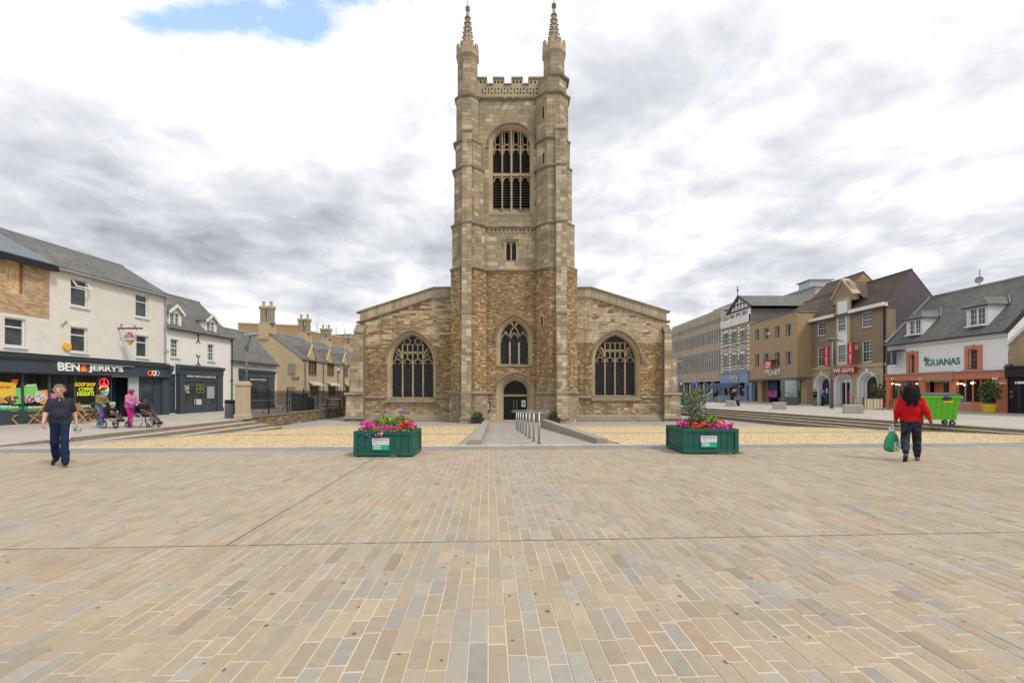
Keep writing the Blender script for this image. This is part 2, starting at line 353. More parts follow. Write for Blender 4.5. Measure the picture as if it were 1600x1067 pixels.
# churchyard floor (path slabs) as a sloping sheet
def sheet(name, mt, inside, nx, ny, x0, x1, y0, y1, dz=0.0):
    m = MB(); idx = {}
    for j in range(ny+1):
        for i in range(nx+1):
            x = x0+(x1-x0)*i/nx; y = y0+(y1-y0)*j/ny; idx[i, j] = len(m.v); m.v.append((x, y, gz(x, y)+dz))
    for j in range(ny):
        for i in range(nx):
            m.f.append([idx[i,j], idx[i+1,j], idx[i+1,j+1], idx[i,j+1]]); m.c.append((1,1,1)); m.mi.append(0)
    return m.build(name, mt, fixn=False)
o = sheet('churchyard_path', M_PATH, None, 40, 60, -17, 26, 11.5, 100, -.012); tag(o, kind='structure')
# the square: bedding sheet, then setts laid on it
m = MB(); c = [uv2xy(-60, -14), uv2xy(60, -14), uv2xy(60, KV-1.0), uv2xy(-60, KV-1.0)]
m.prism(c, 'z', -1.0, -.02); plaza = m.build('plaza', M_PLAZA); tag(plaza, kind='structure')
TAN = [(.375,.315,.245), (.36,.305,.24), (.39,.335,.265), (.345,.295,.235), (.37,.31,.235), (.355,.31,.255), (.38,.325,.255)]
BLU = [(.335,.318,.285), (.318,.304,.275), (.35,.335,.30)]
WARM = [(.375,.295,.22), (.30,.258,.205)]
def clump(u, v): return .5+.5*math.sin(u*1.3+2.1*math.sin(v*.45+u*.22))*math.cos(v*.31+1.7*math.sin(u*.37))
def paver_col(u, v, band):
    r = random.random(); pb = .75 if band else .04+.26*clump(u, v)*(1.0 if v < 4.8 else .5)
    c = random.choice(BLU) if r < pb else (random.choice(WARM) if r > .965 else random.choice(TAN)); k = random.choice((.87,.92,.95,.99)); return (c[0]*k*1.05, c[1]*k*1.0, c[2]*k*.93)
pavers = []; PW = .118; J = .0068
joints = (-2.75, 6.34)
for col in range(-190, 191):
    u0 = col*PW; u1 = u0+PW-J
    vmin = max(.9, (abs(u0)-2.6)/1.28); v = vmin-random.random()*.3; brk = False
    while v < KV-1.02:
        band = .25 < u0 < 1.10 and v > 4.86
        ln = random.uniform(.11, .16) if band else (random.choice((.22,.26,.30,.33,.36,.42)) if v < 4.86 else random.choice((.2,.24,.3,.34,.38)))
        v2 = v+ln
        if v < 4.86 < v2+.06: v2 = 4.86
        v2 = min(v2, KV-1.02)
        if v2-v > .05:
            jl = .018 if v2 == 4.86 else J
            ja = .012 if any(abs(u0-q) < PW*.5 for q in joints) and v > 4.86 else 0
            pavers.append((u0+ja, u1, v, v2-jl, random.uniform(-.0035, .0015), paver_col(u0, v, band)))
        v = v2 if v2 > v else v+.1
def paver_mesh(mb, u0, u1, v0, v1, dz, c):
    b = .004; q = [uv2xy(u0,v0), uv2xy(u1,v0), uv2xy(u1,v1), uv2xy(u0,v1)]; t = [uv2xy(u0+b,v0+b), uv2xy(u1-b,v0+b), uv2xy(u1-b,v1-b), uv2xy(u0+b,v1-b)]
    mb.cur = c; mb.add([(*p, -.021) for p in q]+[(*p, dz-.003) for p in q]+[(*p, dz) for p in t],
                       [(0,1,5,4),(1,2,6,5),(2,3,7,6),(3,0,4,7),(4,5,9,8),(5,6,10,9),(6,7,11,10),(7,4,8,11),(8,9,10,11)])
q = MB(); q.prism([uv2xy(-3.6,.85), uv2xy(3.6,.85), uv2xy(18.4,KV-1.01), uv2xy(-18.4,KV-1.01)], 'z', -.0195, -.0045); q.build('joint_sand', M_SETBED, plaza)
for nm_, P_ in (('movement_joint', [(-7.5,4.846), (8.2,4.846), (8.2,4.864), (-7.5,4.864)]),)+tuple(('movement_joint', [(j_-.012,4.87), (j_+.006,4.87), (j_+.006,KV-1.02), (j_-.012,KV-1.02)]) for j_ in (round(-2.75/PW)*PW, round(6.34/PW)*PW)):
    q = MB(); q.prism([uv2xy(*a) for a in P_], 'z', -.018, -.0025); q.build(nm_, mat('joint_sealant', (.07,.065,.055), .8, .3, 9), plaza)
def vis(p):
    X, Y = uv2xy((p[0]+p[1])/2, (p[2]+p[3])/2)
    if Y < 2.3 or abs(X)/Y > 1.12: return 0
    return (p[1]-p[0])*(p[3]-p[2])/Y**3
order = sorted(range(len(pavers)), key=lambda i: -vis(pavers[i])); big = set(order[:300])
m = MB()
for i, p in enumerate(pavers):
    if i in big: continue
    paver_mesh(m, *p)
o = m.build('small_setts', M_PAVER, plaza, fixn=False); tag(o, kind='stuff')
cache = {}
for i in sorted(big):
    p = pavers[i]; key = (round(p[3]-p[2], 2), p[5])
    if key not in cache:
        q = MB(); w, l = (PW-J)/2, key[0]/2; b = .004; q.cur = p[5]
        lo = [(-w,-l),(w,-l),(w,l),(-w,l)]; hi = [(-w+b,-l+b),(w-b,-l+b),(w-b,l-b),(-w+b,l-b)]
        q.add([(*a, -.02) for a in lo]+[(*a, -.003) for a in lo]+[(*a, 0) for a in hi], [(0,1,5,4),(1,2,6,5),(2,3,7,6),(3,0,4,7),(4,5,9,8),(5,6,10,9),(6,7,11,10),(7,4,8,11),(8,9,10,11)])
        cache[key] = q.mesh('sett', M_PAVER, fixn=False)
    link('sett', cache[key], plaza, (*uv2xy((p[0]+p[1])/2, (p[2]+p[3])/2), p[4]), (0, 0, ROT))
# edge of the square: a band of grey slabs and a pale kerb
u = -34.0; edge = thing('square_edge', None, None); tag(edge, kind='structure')
while u < 40:
    w = random.uniform(.75, 1.25); g = random.uniform(.92, 1.06)
    q = MB(); q.cur = tuple(x*g for x in (.245,.23,.215)); a, b_ = u+.006, u+w-.006
    pts = [uv2xy(a, KV-1.0), uv2xy(b_, KV-1.0), uv2xy(b_, KV-.30), uv2xy(a, KV-.30)]
    q.prism(pts, 'z', -.5, random.uniform(-.004, .002)); q.build('band_slab', M_KERB, edge)
    q = MB(); q.cur = tuple(x*g for x in (.47,.425,.35)); pts = [uv2xy(a, KV-.29), uv2xy(b_, KV-.29), uv2xy(b_, KV+.02), uv2xy(a, KV+.02)]
    q.prism(pts, 'z', -.5, random.uniform(.010, .016)); q.build('kerb_stone', M_KERB, edge); u += w
# steps down to the churchyard
def flight(name, P0, P1, nrm, n, tread, rise, label):
    root = tag(thing(name, None, None), kind='structure'); d = (P1-P0); Ln = d.length; d.normalize(); prev = 0
    for k in range(n):
        z1 = -rise*k; s = 0.0; a0 = tread*(k-1)+ (0.02 if k else -.36+tread) if k else -.36
        a0 = -.36 if k == 0 else tread*(k-1)-.03; a1 = tread*k
        while s < Ln-.05:
            w = min(random.uniform(1.5, 2.1), Ln-s)
            a = P0+d*(s+.005); b_ = P0+d*(s+w-.005); q = MB(); c0 = [a+nrm*a0, a+nrm*a1, b_+nrm*a1, b_+nrm*a0]
            zt = z1+random.uniform(-.004, .004)+(.004 if k == 0 else 0)
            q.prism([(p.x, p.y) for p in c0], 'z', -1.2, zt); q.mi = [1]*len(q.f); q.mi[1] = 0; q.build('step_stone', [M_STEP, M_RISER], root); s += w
    return root
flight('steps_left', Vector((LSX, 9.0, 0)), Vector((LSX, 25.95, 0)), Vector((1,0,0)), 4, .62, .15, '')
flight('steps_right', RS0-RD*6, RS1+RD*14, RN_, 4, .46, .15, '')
# parched lawns either side of the path
def lawn(name, poly_px_l):
    pass
def inpoly(x, y, P):
    r = False; n = len(P)
    for i in range(n):
        (xa,ya),(xb,yb) = P[i], P[(i+1)%n]
        if (ya > y) != (yb > y) and x < (xb-xa)*(y-ya)/(yb-ya)+xa: r = not r
    return r
PLX0, PLX1 = -1.62, -2.05; PRX0, PRX1 = 3.3, 2.5           # lawn edges along the path, near and far
def yk(x): return (KV+.05-x*EV.x)/EV.y
LA = [(-12.9, yk(-12.9)), (PLX0, yk(PLX0)), (PLX1, 29.2), (-12.2, 29.2), (-12.9, 25.6)]
def rsx(y, k): p = RS0+RD*((y-RS0.y)/RD.y); return p.x+RN_.x*k
LB = [(PRX0, yk(PRX0)), (rsx(14.4, 1.75), yk(18.5)), (rsx(20, 1.75), 20), (rsx(26, 1.8), 26), (13.2, 29.2), (PRX1, 29.2)]
blade = MB(); PAL = [(.66,.52,.32), (.58,.44,.25), (.72,.58,.38), (.50,.37,.21), (.47,.42,.22)]
for nm, P in (('lawn_left', LA), ('lawn_right', LB)):
    q = MB(); ny = 24; ys = sorted({p[1] for p in P}); 
    bm = bmesh.new(); f = bm.faces.new([bm.verts.new((x, y, 0)) for x, y in P])
    for yy in np.linspace(min(ys)+.3, max(ys)-.3, 22):
        bmesh.ops.bisect_plane(bm, geom=bm.verts[:]+bm.edges[:]+bm.faces[:], plane_co=(0, yy, 0), plane_no=(0,1,0))
    for v in bm.verts: v.co.z = gz(v.co.x, v.co.y)+.006
    me = bpy.data.meshes.new(nm); bm.to_mesh(me); bm.free(); me.materials.append(M_TURF); o = link(nm, me); tag(o, kind='structure')
    x0, x1 = min(p[0] for p in P), max(p[0] for p in P)
    for _ in range(42000):
        x = random.uniform(x0, x1); y = 13+16.2*random.random()**1.25
        if not inpoly(x, y, P) or 19.45 < y+x*.051*-1 < 19.85: continue
        h = random.uniform(.012, .04)*(1.6 if random.random() < .06 else 1); w = random.uniform(.003, .007)*(1+y*.04); a = random.uniform(0, PI); dx, dy = math.cos(a)*w, math.sin(a)*w; z = gz(x, y)+.004
        blade.cur = random.choice(PAL) if random.random() > .04 else (.20,.26,.07)
        blade.add([(x-dx, y-dy, z), (x+dx, y+dy, z), (x+random.uniform(-.03,.03), y+random.uniform(-.03,.03), z+h)], [(0,1,2)])
    # narrow stone edging across the lawn
    e_ = MB(); xa, xb = (x0+.4, (PLX0+PLX1)/2) if nm == 'lawn_left' else ((PRX0+PRX1)/2, x1-.6)
    s = xa
    root = tag(thing('lawn_edging', None, None), kind='structure')
    while s < xb-.1:
        w = min(.9, xb-s); y0 = 19.62+s*.051; q = MB(); q.cur = (.30*random.uniform(.9,1.1),)*3; q.cur = (q.cur[0], q.cur[0]*.95, q.cur[0]*.87)
        q.prism([(s+.005, y0), (s+w-.005, y0+w*.051), (s+w-.005, y0+w*.051+.24), (s+.005, y0+.24)], 'z', gz(s, y0)-.25, gz(s, y0)+.018); q.build('edging_stone', M_KERB, root); s += w
tag(blade.build('dry_grass', M_BLADE, fixn=False), 'short parched yellow grass on the sunken lawns', 'grass', kind='stuff')
# border slabs between lawns and steps / low walls beside the ramp
def lowwall(name, label, a, b, w, ztop_a, ztop_b):
    root = thing(name, label, 'wall', (a[0], a[1], 0)); n = 9; A_ = Vector((*a, 0)); B_ = Vector((*b, 0)); d = (B_-A_); Ln = d.length; d.normalize(); r = Vector((d.y, -d.x, 0))*w/2
    for k in range(n):
        p, q_ = A_+d*(Ln*k/n+.004), A_+d*(Ln*(k+1)/n-.004); z0 = min(gz(p.x,p.y), gz(q_.x,q_.y))-.3
        za = ztop_a+(ztop_b-ztop_a)*k/n; zb = ztop_a+(ztop_b-ztop_a)*(k+1)/n
        m = MB(); g = random.uniform(.9, 1.08); m.cur = (.33*g, .295*g, .24*g)
        c = [p-r, p+r, q_+r, q_-r]; zz_ = [za, za, zb, zb]
        m.add([(v.x-a[0], v.y-a[1], z0) for v in c]+[(v.x-a[0], v.y-a[1], z) for v, z in zip(c, zz_)], [(3,2,1,0),(4,5,6,7),(0,1,5,4),(1,2,6,5),(2,3,7,6),(3,0,4,7)])
        m.build('coping_stone', M_KERB, root)
    return root
lowwall('low_wall', 'low stone kerb wall along the left side of the church ramp', (-1.12, 13.7), (-1.62, 28.5), .36, .12, -.30)
lowwall('low_wall', 'low stone kerb wall along the right side of the church ramp', (2.78, 14.0), (2.0, 29.0), .34, .12, -.22)
# ================================================================ the church
M_STONE = posmat('church_stone', var=.16, scale=5, stain=.42, sscale=.42, stc=(.125,.105,.078), bump=.5, bscale=22, rough=.9, spec=.15, lichen=.12, var2=.12, streak=.62)
M_MORTAR = posmat('lime_mortar', (.24,.19,.125), attr=False, var=.2, scale=8, rough=.95, spec=.1)
M_DRESS = posmat('dressed_stone', (.42,.335,.22), attr=False, streak=.5, var=.16, scale=2.5, stain=.55, sscale=.7, stc=(.15,.125,.095), bump=.25, rough=.9, spec=.15)
M_STRING = posmat('weathered_string', (.27,.225,.165), attr=False, var=.25, scale=3, stain=.7, sscale=1.0, stc=(.085,.075,.06), bump=.3, rough=.9, spec=.15)
M_LOUV = mat('louvre_slate', (.075,.07,.065), .8, .3, 4)
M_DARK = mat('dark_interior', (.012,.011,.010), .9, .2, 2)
def leadmat():
    t = NT('leaded_glass'); s3 = t.n('ShaderNodeSeparateXYZ'); g = t.n('ShaderNodeNewGeometry'); t.l(g.outputs['Position'], s3.inputs[0])
    a = t.math('ADD', t.math('MULTIPLY', s3.outputs[0], 8.0), t.math('MULTIPLY', s3.outputs[2], 5.4)); b = t.math('SUBTRACT', t.math('MULTIPLY', s3.outputs[0], 8.0), t.math('MULTIPLY', s3.outputs[2], 5.4))
    la = t.math('LESS_THAN', t.math('FRACT', a), .11); lb = t.math('LESS_THAN', t.math('FRACT', b), .11); ln = t.math('MAXIMUM', la, lb)
    cb_ = t.n('ShaderNodeCombineXYZ'); t.l(t.math('FLOOR', a), cb_.inputs[0]); t.l(t.math('FLOOR', b), cb_.inputs[1])
    wn = t.n('ShaderNodeTexWhiteNoise', noise_dimensions='2D'); t.l(cb_.outputs[0], wn.inputs[0])
    pane = t.mix(t.ramp(wn.outputs[0], .95, 1.0), (.012,.013,.015), (.08,.085,.09)); t.col(t.mix(ln, pane, (.035,.036,.038)))
    t.set(t.b, Roughness=t.math('ADD', t.math('MULTIPLY', wn.outputs[0], .25), .16)); t.b.inputs['Specular IOR Level'].default_value = .22
    t.bump(t.math('ADD', ln, t.math('MULTIPLY', wn.outputs[0], .6)), .3, .01); MATS['leaded_glass'] = t.m; return t.m
M_LEAD = leadmat()
RUB = [(.29,.19,.085), (.33,.22,.10), (.235,.15,.07), (.36,.255,.13), (.20,.13,.065), (.30,.215,.115), (.26,.18,.09), (.40,.31,.185)]
PALE = [(.47,.40,.28), (.43,.37,.265), (.50,.43,.31), (.40,.335,.23)]
ASH = [tuple(q*w for q, w in zip(c_, (.92,.87,.80))) for c_ in [(.36,.305,.225), (.33,.285,.215), (.39,.335,.25), (.305,.26,.195), (.345,.285,.195), (.40,.345,.25), (.31,.275,.22), (.28,.245,.19)]]
CH = Vector((0.14, 33.0, LOWZ))
church = thing('church', 'medieval stone church with a tall turreted west tower and gabled aisles', 'church', CH)
def cb_(mb, name, mt, parent=None, smooth=False, fixn=True):
    mb.v = [(x-CH.x, y-CH.y, z-CH.z) for x, y, z in mb.v]; return mb.build(name, mt, parent or church, smooth, fixn=fixn)
STN = MB(); BIGS = []
def lay(O, ud, Lu, z0, z1, holes=(), ch=(.1,.17), ln=(.16,.5), pal=RUB, pale=.06, quoin=0.0, topf=None, proud=(.006,.03)):
    """lay coursed stones on a wall plane that starts at O, runs along ud and faces left-hand-out (ud x up)"""
    O = Vector(O); ud = Vector(ud).normalized(); nv = ud.cross(Vector((0,0,1))); z = z0; row = 0
    while z < z1-.03:
        h = min(random.uniform(*ch), z1-z)
        if z1-(z+h) < .05: h = z1-z
        iv = [(0.0, Lu)]
        if topf:
            a, b = topf(z+h); iv = [(max(0, a), min(Lu, b))]
        for H in holes:
            sp_ = [s for s in (hole_span(H, z+.01), hole_span(H, z+h*.5), hole_span(H, z+h-.01)) if s]
            if not sp_: continue
            a, b = min(s[0] for s in sp_), max(s[1] for s in sp_); nw = []
            for p, q in iv:
                if b <= p or a >= q: nw.append((p, q)); continue
                if a > p: nw.append((p, a))
                if b < q: nw.append((b, q))
            iv = nw
        for p, q in iv:
            u = p
            while u < q-.02:
                w = random.uniform(*ln); big = False
                if quoin and (u-p < .01 or q-u < quoin*1.5): w = random.choice((quoin, quoin*.6)); big = True
                if q-(u+w) < ln[0]*.7: w = q-u
                if pale and not big and random.random() < .03: w = min(max(w, .5), q-u)
                c = random.choice(PALE) if (big or random.random() < pale) else random.choice(pal); k = random.uniform(.96, 1.20); c = tuple(x*k for x in c)
                pr = random.uniform(*proud); g = .007; rec = (O, ud, nv, u+g, u+w-g, z+g, z+h-g, pr, c)
                if w*h > .12: BIGS.append(rec)
                else: stone(STN, *rec)
                u += w
        z += h; row += 1
def stone(mb, O, ud, nv, u0, u1, z0, z1, pr, c):
    b = min(.012, (u1-u0)*.2, (z1-z0)*.2); mb.cur = c; up = Vector((0,0,1))
    def P(u, z, n): return (O+ud*u+nv*n) + up*(z)
    lo = [P(u0,z0,0), P(u1,z0,0), P(u1,z1,0), P(u0,z1,0)]; hi = [P(u0+b,z0+b,pr), P(u1-b,z0+b,pr), P(u1-b,z1-b,pr), P(u0+b,z1-b,pr)]
    mb.add(lo+hi, [(0,1,5,4),(1,2,6,5),(2,3,7,6),(3,0,4,7),(4,5,6,7)])
YT, YA, YO = 34.1, 34.6, 34.3
def arch_path(x0, x1, z0, zs, za, kind='pointed', n=20): return [(x0, z0)]+arch_pts(x0, x1, zs, za, n, kind)+[(x1, z0)]
def off_path(P, o):
    # move an outline outward (o > 0) or inward, in its own plane
    out = []; n = len(P)
    for i, (x, z) in enumerate(P):
        a = P[max(0, i-1)]; b = P[min(n-1, i+1)]
        if i == 0: a, b = P[0], P[1]
        if i == n-1: a, b = P[-2], P[-1]
        dx, dz = b[0]-a[0], b[1]-a[1]; l = math.hypot(dx, dz) or 1; out.append((x-dz/l*o, z+dx/l*o))
    return out
def sweep(mb, P, prof, y):
    rings = [[(x, y+d, z) for x, z in off_path(P, o)] for o, d in prof]
    for A_, B_ in zip(rings[:-1], rings[1:]):
        for i in range(len(P)-1): mb.quad(A_[i], A_[i+1], B_[i+1], B_[i])
    return mb
def polytube(mb, pts, w, y, d=.09):
    # stone bar following a curve in the window plane
    for (xa,za),(xb,zb) in zip(pts[:-1], pts[1:]):
        l = math.hypot(xb-xa, zb-za)
        if l < 1e-5: continue
        ex, ez = (xb-xa)/l*w*.25, (zb-za)/l*w*.25
        mb.bar((xa-ex, y, za-ez), (xb+ex, y, zb+ez), d, w, up=((za-zb)/l, 0, (xb-xa)/l))
def ogee_head(x0, x1, zs, h, n=8):
    cx = (x0+x1)/2; return arch_pts(x0, x1, zs, zs+h, n)
# --- turrets
def TXo(px): return XW(px, YO)
ZS = [LOWZ-.3, 1.42, 10.55, 13.8, 17.95, 20.0, 23.35]
def turret(name, st, top, ztip, pil, label):
    t = bpy.data.objects.new(name, None); COL.objects.link(t); t.parent = church
    core = MB(); stg = MB(); last = None
    for k, (z0, z1, xl, xr) in enumerate(st):
        a, b = TXo(xl), TXo(xr); w = b-a; cx = (a+b)/2; r = w/2/math.cos(PI/8)
        core.frust(cx, YO, z0, z1, r, r, 8, PI/8)
        pts = [(cx+r*math.cos(PI/8+i*PI/4), YO+r*math.sin(PI/8+i*PI/4)) for i in range(8)]
        # facets seen from the square: left, front-left, front, front-right, right
        for i in (3, 4, 5, 6, 7):
            p, q = pts[i], pts[(i+1)%8]; d = Vector((q[0]-p[0], q[1]-p[1], 0)); Lf = d.length
            if z0 >= 10: lay((p[0], p[1], 0), d, Lf, z0, z1, (), (.24,.34), (.38,.75), ASH, .12, proud=(.004,.014))
            else: lay((p[0], p[1], 0), d, Lf, z0, z1, (), (.085,.15), (.13,.36), RUB if z0 > 0 else ASH, .09, proud=(.006,.024))
        if k > 0:                                            # string course where the stage steps in
            stg = MB(); rr = (last/2)/math.cos(PI/8); stg.frust(cx, YO, z0-.13, z0-.02, rr+.09, rr+.15, 8, PI/8); stg.frust(cx, YO, z0-.02, z0+.14, rr+.15, r+.01, 8, PI/8); cb_(stg, 'string_course', M_STRING, t)
        last = w
    cb_(core, 'turret_core', M_MORTAR, t)
    xl, xr = st[-1][2:]; zt = st[-1][1]; cx = (TXo(xl)+TXo(xr))/2; w = TXo(xr)-TXo(xl); r = w/2/math.cos(PI/8)
    m = MB(); m.frust(cx, YO, zt-.05, zt+.15, r, r+.13, 8, PI/8); m.frust(cx, YO, zt+.15, zt+.27, r+.13, r+.13, 8, PI/8); m.frust(cx, YO, zt+.27, zt+.60, r+.10, r+.10, 8, PI/8); cb_(m, 'cap_moulding', M_DRESS, t)
    for i in range(8):                                       # little battlements round the cap
        a = PI/8+i*PI/4; p = Vector((cx+(r+.04)*math.cos(a), YO+(r+.04)*math.sin(a), 0)); a2 = a
        m = MB()
        for s in (-1, 1):
            d = Vector((-math.sin(a+s*PI/8), math.cos(a+s*PI/8), 0))*s
            q = p+d*.20; m.bar((p.x, p.y, zt+.79), (q.x, q.y, zt+.79), .12, .44)
        cb_(m, 'merlon', M_DRESS, t)
    zb = zt+.45; rb = .46 if w < 1.6 else .5; H = ztip-zb
    m = MB(); m.frust(cx, YO, zb, ztip-.35, rb/math.cos(PI/8), .085, 8, PI/8); cb_(m, 'spire', M_DRESS, t)
    m = MB(); m.lathe([(.06,ztip-.4),(.17,ztip-.3),(.13,ztip-.22),(.19,ztip-.12),(.15,ztip-.02),(.05,ztip+.03)], cx, YO, 8); cb_(m, 'finial', M_STRING, t)
    m = MB(); m.tube([(cx, YO, ztip), (cx, YO, ztip+.95)], .022, 5); m.sphere((cx, YO, ztip+.95), .05, 6, 4); cb_(m, 'rod', mat('iron_rod', (.05,.05,.05), .6), t)
    for j in range(7):                                       # crockets up the edges
        f = (j+.6)/7.6; z = zb+.25+f*(H-.75); rr = rb/math.cos(PI/8)*(1-f*.82)
        for i in range(8):
            a = PI/8+i*PI/4; m = MB(); m.sphere((cx+(rr+.035)*math.cos(a), YO+(rr+.035)*math.sin(a), z), .072, 5, 4, 1.15, 1.15, .75)
            m.v = [(x+random.uniform(-.014,.014), y+random.uniform(-.014,.014), q+random.uniform(-.012,.012)) for x, y, q in m.v]; cb_(m, 'crocket', M_STRING, t)
    # thin buttress on the front face, stepping back as it climbs
    pl, pr = pil
    for z0, z1, pj in ((LOWZ-.3,-.35,.80), (-.35,1.42,.62), (1.42,4.3,.50), (4.3,7.2,.40), (7.2,13.8,.27), (13.8,17.95,.22), (17.95,20.6,.16)):
        s = [q for q in st if q[0] <= (z0+z1)/2 < q[1]][0]; fr = YO-(TXo(s[3])-TXo(s[2]))/2
        y0 = fr-pj; a, b = XW(pl, 33), XW(pr, 33); b_ = MB(); ex = .08 if z1 < 0 else 0
        b_.box(a-ex, b+ex, y0, fr+.1, z0, z1-.0); b_.prism([(y0,z1),(fr+.1,z1),(fr+.1,z1+pj*.9)], 'x', a, b) if z1 < 20 else b_.prism([(y0,z1),(fr+.1,z1),(fr+.1,z1+.4)], 'x', a, b)
        cb_(b_, 'buttress', M_MORTAR if z1 < 14 else M_DRESS, t)
        lay((a-ex, y0, 0), (1,0,0), b-a+2*ex, z0, z1-.05, (), (.22,.34), (.28,.45), ASH+PALE, .2, proud=(.005,.016))
        for (x_, dr) in ((a-ex, -1), (b+ex, 1)):
            if dr < 0: lay((x_, fr, 0), (0,-1,0), pj, z0, z1-.05, (), (.22,.34), (.2,.4), ASH, .1, proud=(.004,.012))
            else: lay((x_, y0, 0), (0,1,0), pj, z0, z1-.05, (), (.22,.34), (.2,.4), ASH, .1, proud=(.004,.012))
        g = MB(); g.box(a-.05-ex, b+.05+ex, y0-.07, y0+.02, z1-.10, z1+.03); cb_(g, 'weathering', M_STRING, t)
    return t
stL = list(zip(ZS, ZS[1:]+[26.35], (704,706,708,711,713,714,716), (762,760,759,756,752,748,745.5)))
turret('turret', stL, None, ZW(11, YO), (722, 737), '')
stR = list(zip(ZS+[24.75], ZS[1:]+[24.75, 26.6], (836,838,838,838,838,838,842.5,850), (902,900,896,892,889,886.5,884,881)))
turret('turret', stR, None, ZW(6.5, YO), (868, 884.5), '')
# --- tower west wall with its openings
def tx(p): return XW(p, YT)
def tz(p): return ZW(p, YT)
xa, xb = tx(748), tx(850)
H_DOOR = dict(x0=tx(775.5), x1=tx(835), z0=LOWZ-.3, z1=tz(583.5), zs=tz(614), kind='pointed', dep=.1)
H_WEST = dict(x0=tx(776), x1=tx(831.5), z0=tz(571), z1=tz(494.5), zs=tz(531), dep=.1)
H_TWO = dict(x0=tx(791), x1=tx(806.5), z0=tz(406.5), z1=tz(378), dep=.35)
H_BEL = dict(x0=tx(764), x1=tx(834), z0=tz(335), z1=tz(194.5), zs=tz(229), kind='low', dep=.1)
TH = [H_DOOR, H_WEST, H_TWO, H_BEL]
m = MB(); wall_holes(m, xa, xb, LOWZ-.3, 24.4, TH, YT); cb_(m, 'tower_wall', M_MORTAR, fixn=False)
sh = [dict(h, x0=h['x0']-xa, x1=h['x1']-xa) for h in TH]
lay((xa, YT, 0), (1,0,0), xb-xa, LOWZ, .3, sh, (.24,.34), (.35,.7), ASH, .3)
lay((xa, YT, 0), (1,0,0), xb-xa, .3, 10.5, sh, (.08,.14), (.12,.34), RUB, .06)
lay((xa, YT, 0), (1,0,0), xb-xa, 10.65, 13.3, sh, (.26,.36), (.4,.9), ASH+PALE[:1]+[(.44,.34,.19)], .12, proud=(.003,.012))
lay((xa, YT, 0), (1,0,0), xb-xa, 13.9, 23.3, sh, (.26,.36), (.4,.9), ASH, .14, proud=(.003,.012))
for z_, t_ in ((10.6, .14), (23.5, .15), (13.85, .1)):
    m = MB(); m.prism([(YT+.02, z_-.16), (YT-.05, z_-.16), (YT-.16, z_-.05), (YT-.16, z_+.02), (YT+.02, z_+.16)], 'x', xa, xb); cb_(m, 'string_course', M_STRING)
z_ = 1.42
for a, b in ((xa, H_DOOR['x0']-.16), (H_DOOR['x1']+.16, xb)): m = MB(); m.prism([(YT+.02, z_-.14), (YT-.05, z_-.14), (YT-.14, z_-.05), (YT-.14, z_+.02), (YT+.02, z_+.14)], 'x', a, b); cb_(m, 'string_course', M_STRING)
# carved frieze of lozenges below the belfry
for k in range(12):
    x = tx(762)+(k+.5)*(tx(838)-tx(762))/12; m = MB()
    for s in (0, 1, 2, 3):
        a = s*PI/2; m.bar((x+.2*math.cos(a), YT-.03, 13.58+.2*math.sin(a)), (x+.2*math.cos(a+PI/2), YT-.03, 13.58+.2*math.sin(a+PI/2)), .09, .055, up=(0,1,0))
    m.box(x-.06, x+.06, YT-.05, YT, 13.52, 13.64); cb_(m, 'frieze_carving', M_DRESS)
m = MB(); m.box(tx(758), tx(842), YT-.012, YT+.05, 13.3, 13.72); cb_(m, 'frieze', M_DRESS)
# parapet with pierced panels and four merlons
zc = ZW(133.5, YT); zm = ZW(122, YT); zp0 = 23.62
m = MB(); m.box(tx(741), tx(853), YT-.02, YT+.34, zp0, zc); cb_(m, 'parapet', M_DRESS)
m = MB()
for a, b in ((760, 771), (787, 800), (816, 826.5)): m.box(tx(a)+.01, tx(b)-.01, YT-.1, YT+.42, zc, zc+.09)
cb_(m, 'crenel_coping', M_STRING)
for a, b in ((742, 760), (771, 787), (800, 816), (826.5, 846)):
    m = MB(); m.box(tx(a), tx(b), YT-.02, YT+.34, zc+.002, zm-.1); mo = cb_(m, 'merlon', M_DRESS)
    m = MB(); m.box(tx(a)-.05, tx(b)+.05, YT-.09, YT+.42, zm-.1, zm+.03); cb_(m, 'coping', M_STRING, mo)
    for q in range(3):
        x = tx(a)+(q+.5)*(tx(b)-tx(a))/3; m = MB(); m.prism([(x-.07, zc+.12), (x+.07, zc+.12), (x+.07, zm-.32), (x, zm-.2), (x-.07, zm-.32)], 'y', YT-.024, YT-.021); cb_(m, 'panel_recess', M_DARK, mo)
for r_, zq in ((0, zp0+.16), (1, zp0+.44)):
    for k in range(18):
        x = tx(751)+(k+.5)*(tx(841)-tx(751))/18; m = MB(); zq2 = zq+.13
        m.prism([(x-.075, zq), (x+.075, zq), (x, zq+.17)] if (k+r_) % 2 else [(x-.075, zq+.17), (x, zq), (x+.075, zq+.17)], 'y', YT-.026, YT-.021); cb_(m, 'pierced_panel', M_DARK)
for s in (-1, 1):
    x = tx(795)+s*.3; m = MB(); m.tube([(x, YT, 23.36), (x, YT-.35, 23.3), (x+s*.05, YT-.55, 23.16)], [.1,.09,.06], 6); cb_(m, 'gargoyle', mat('verdigris_stone', (.28,.36,.26), .9, .2, 5))
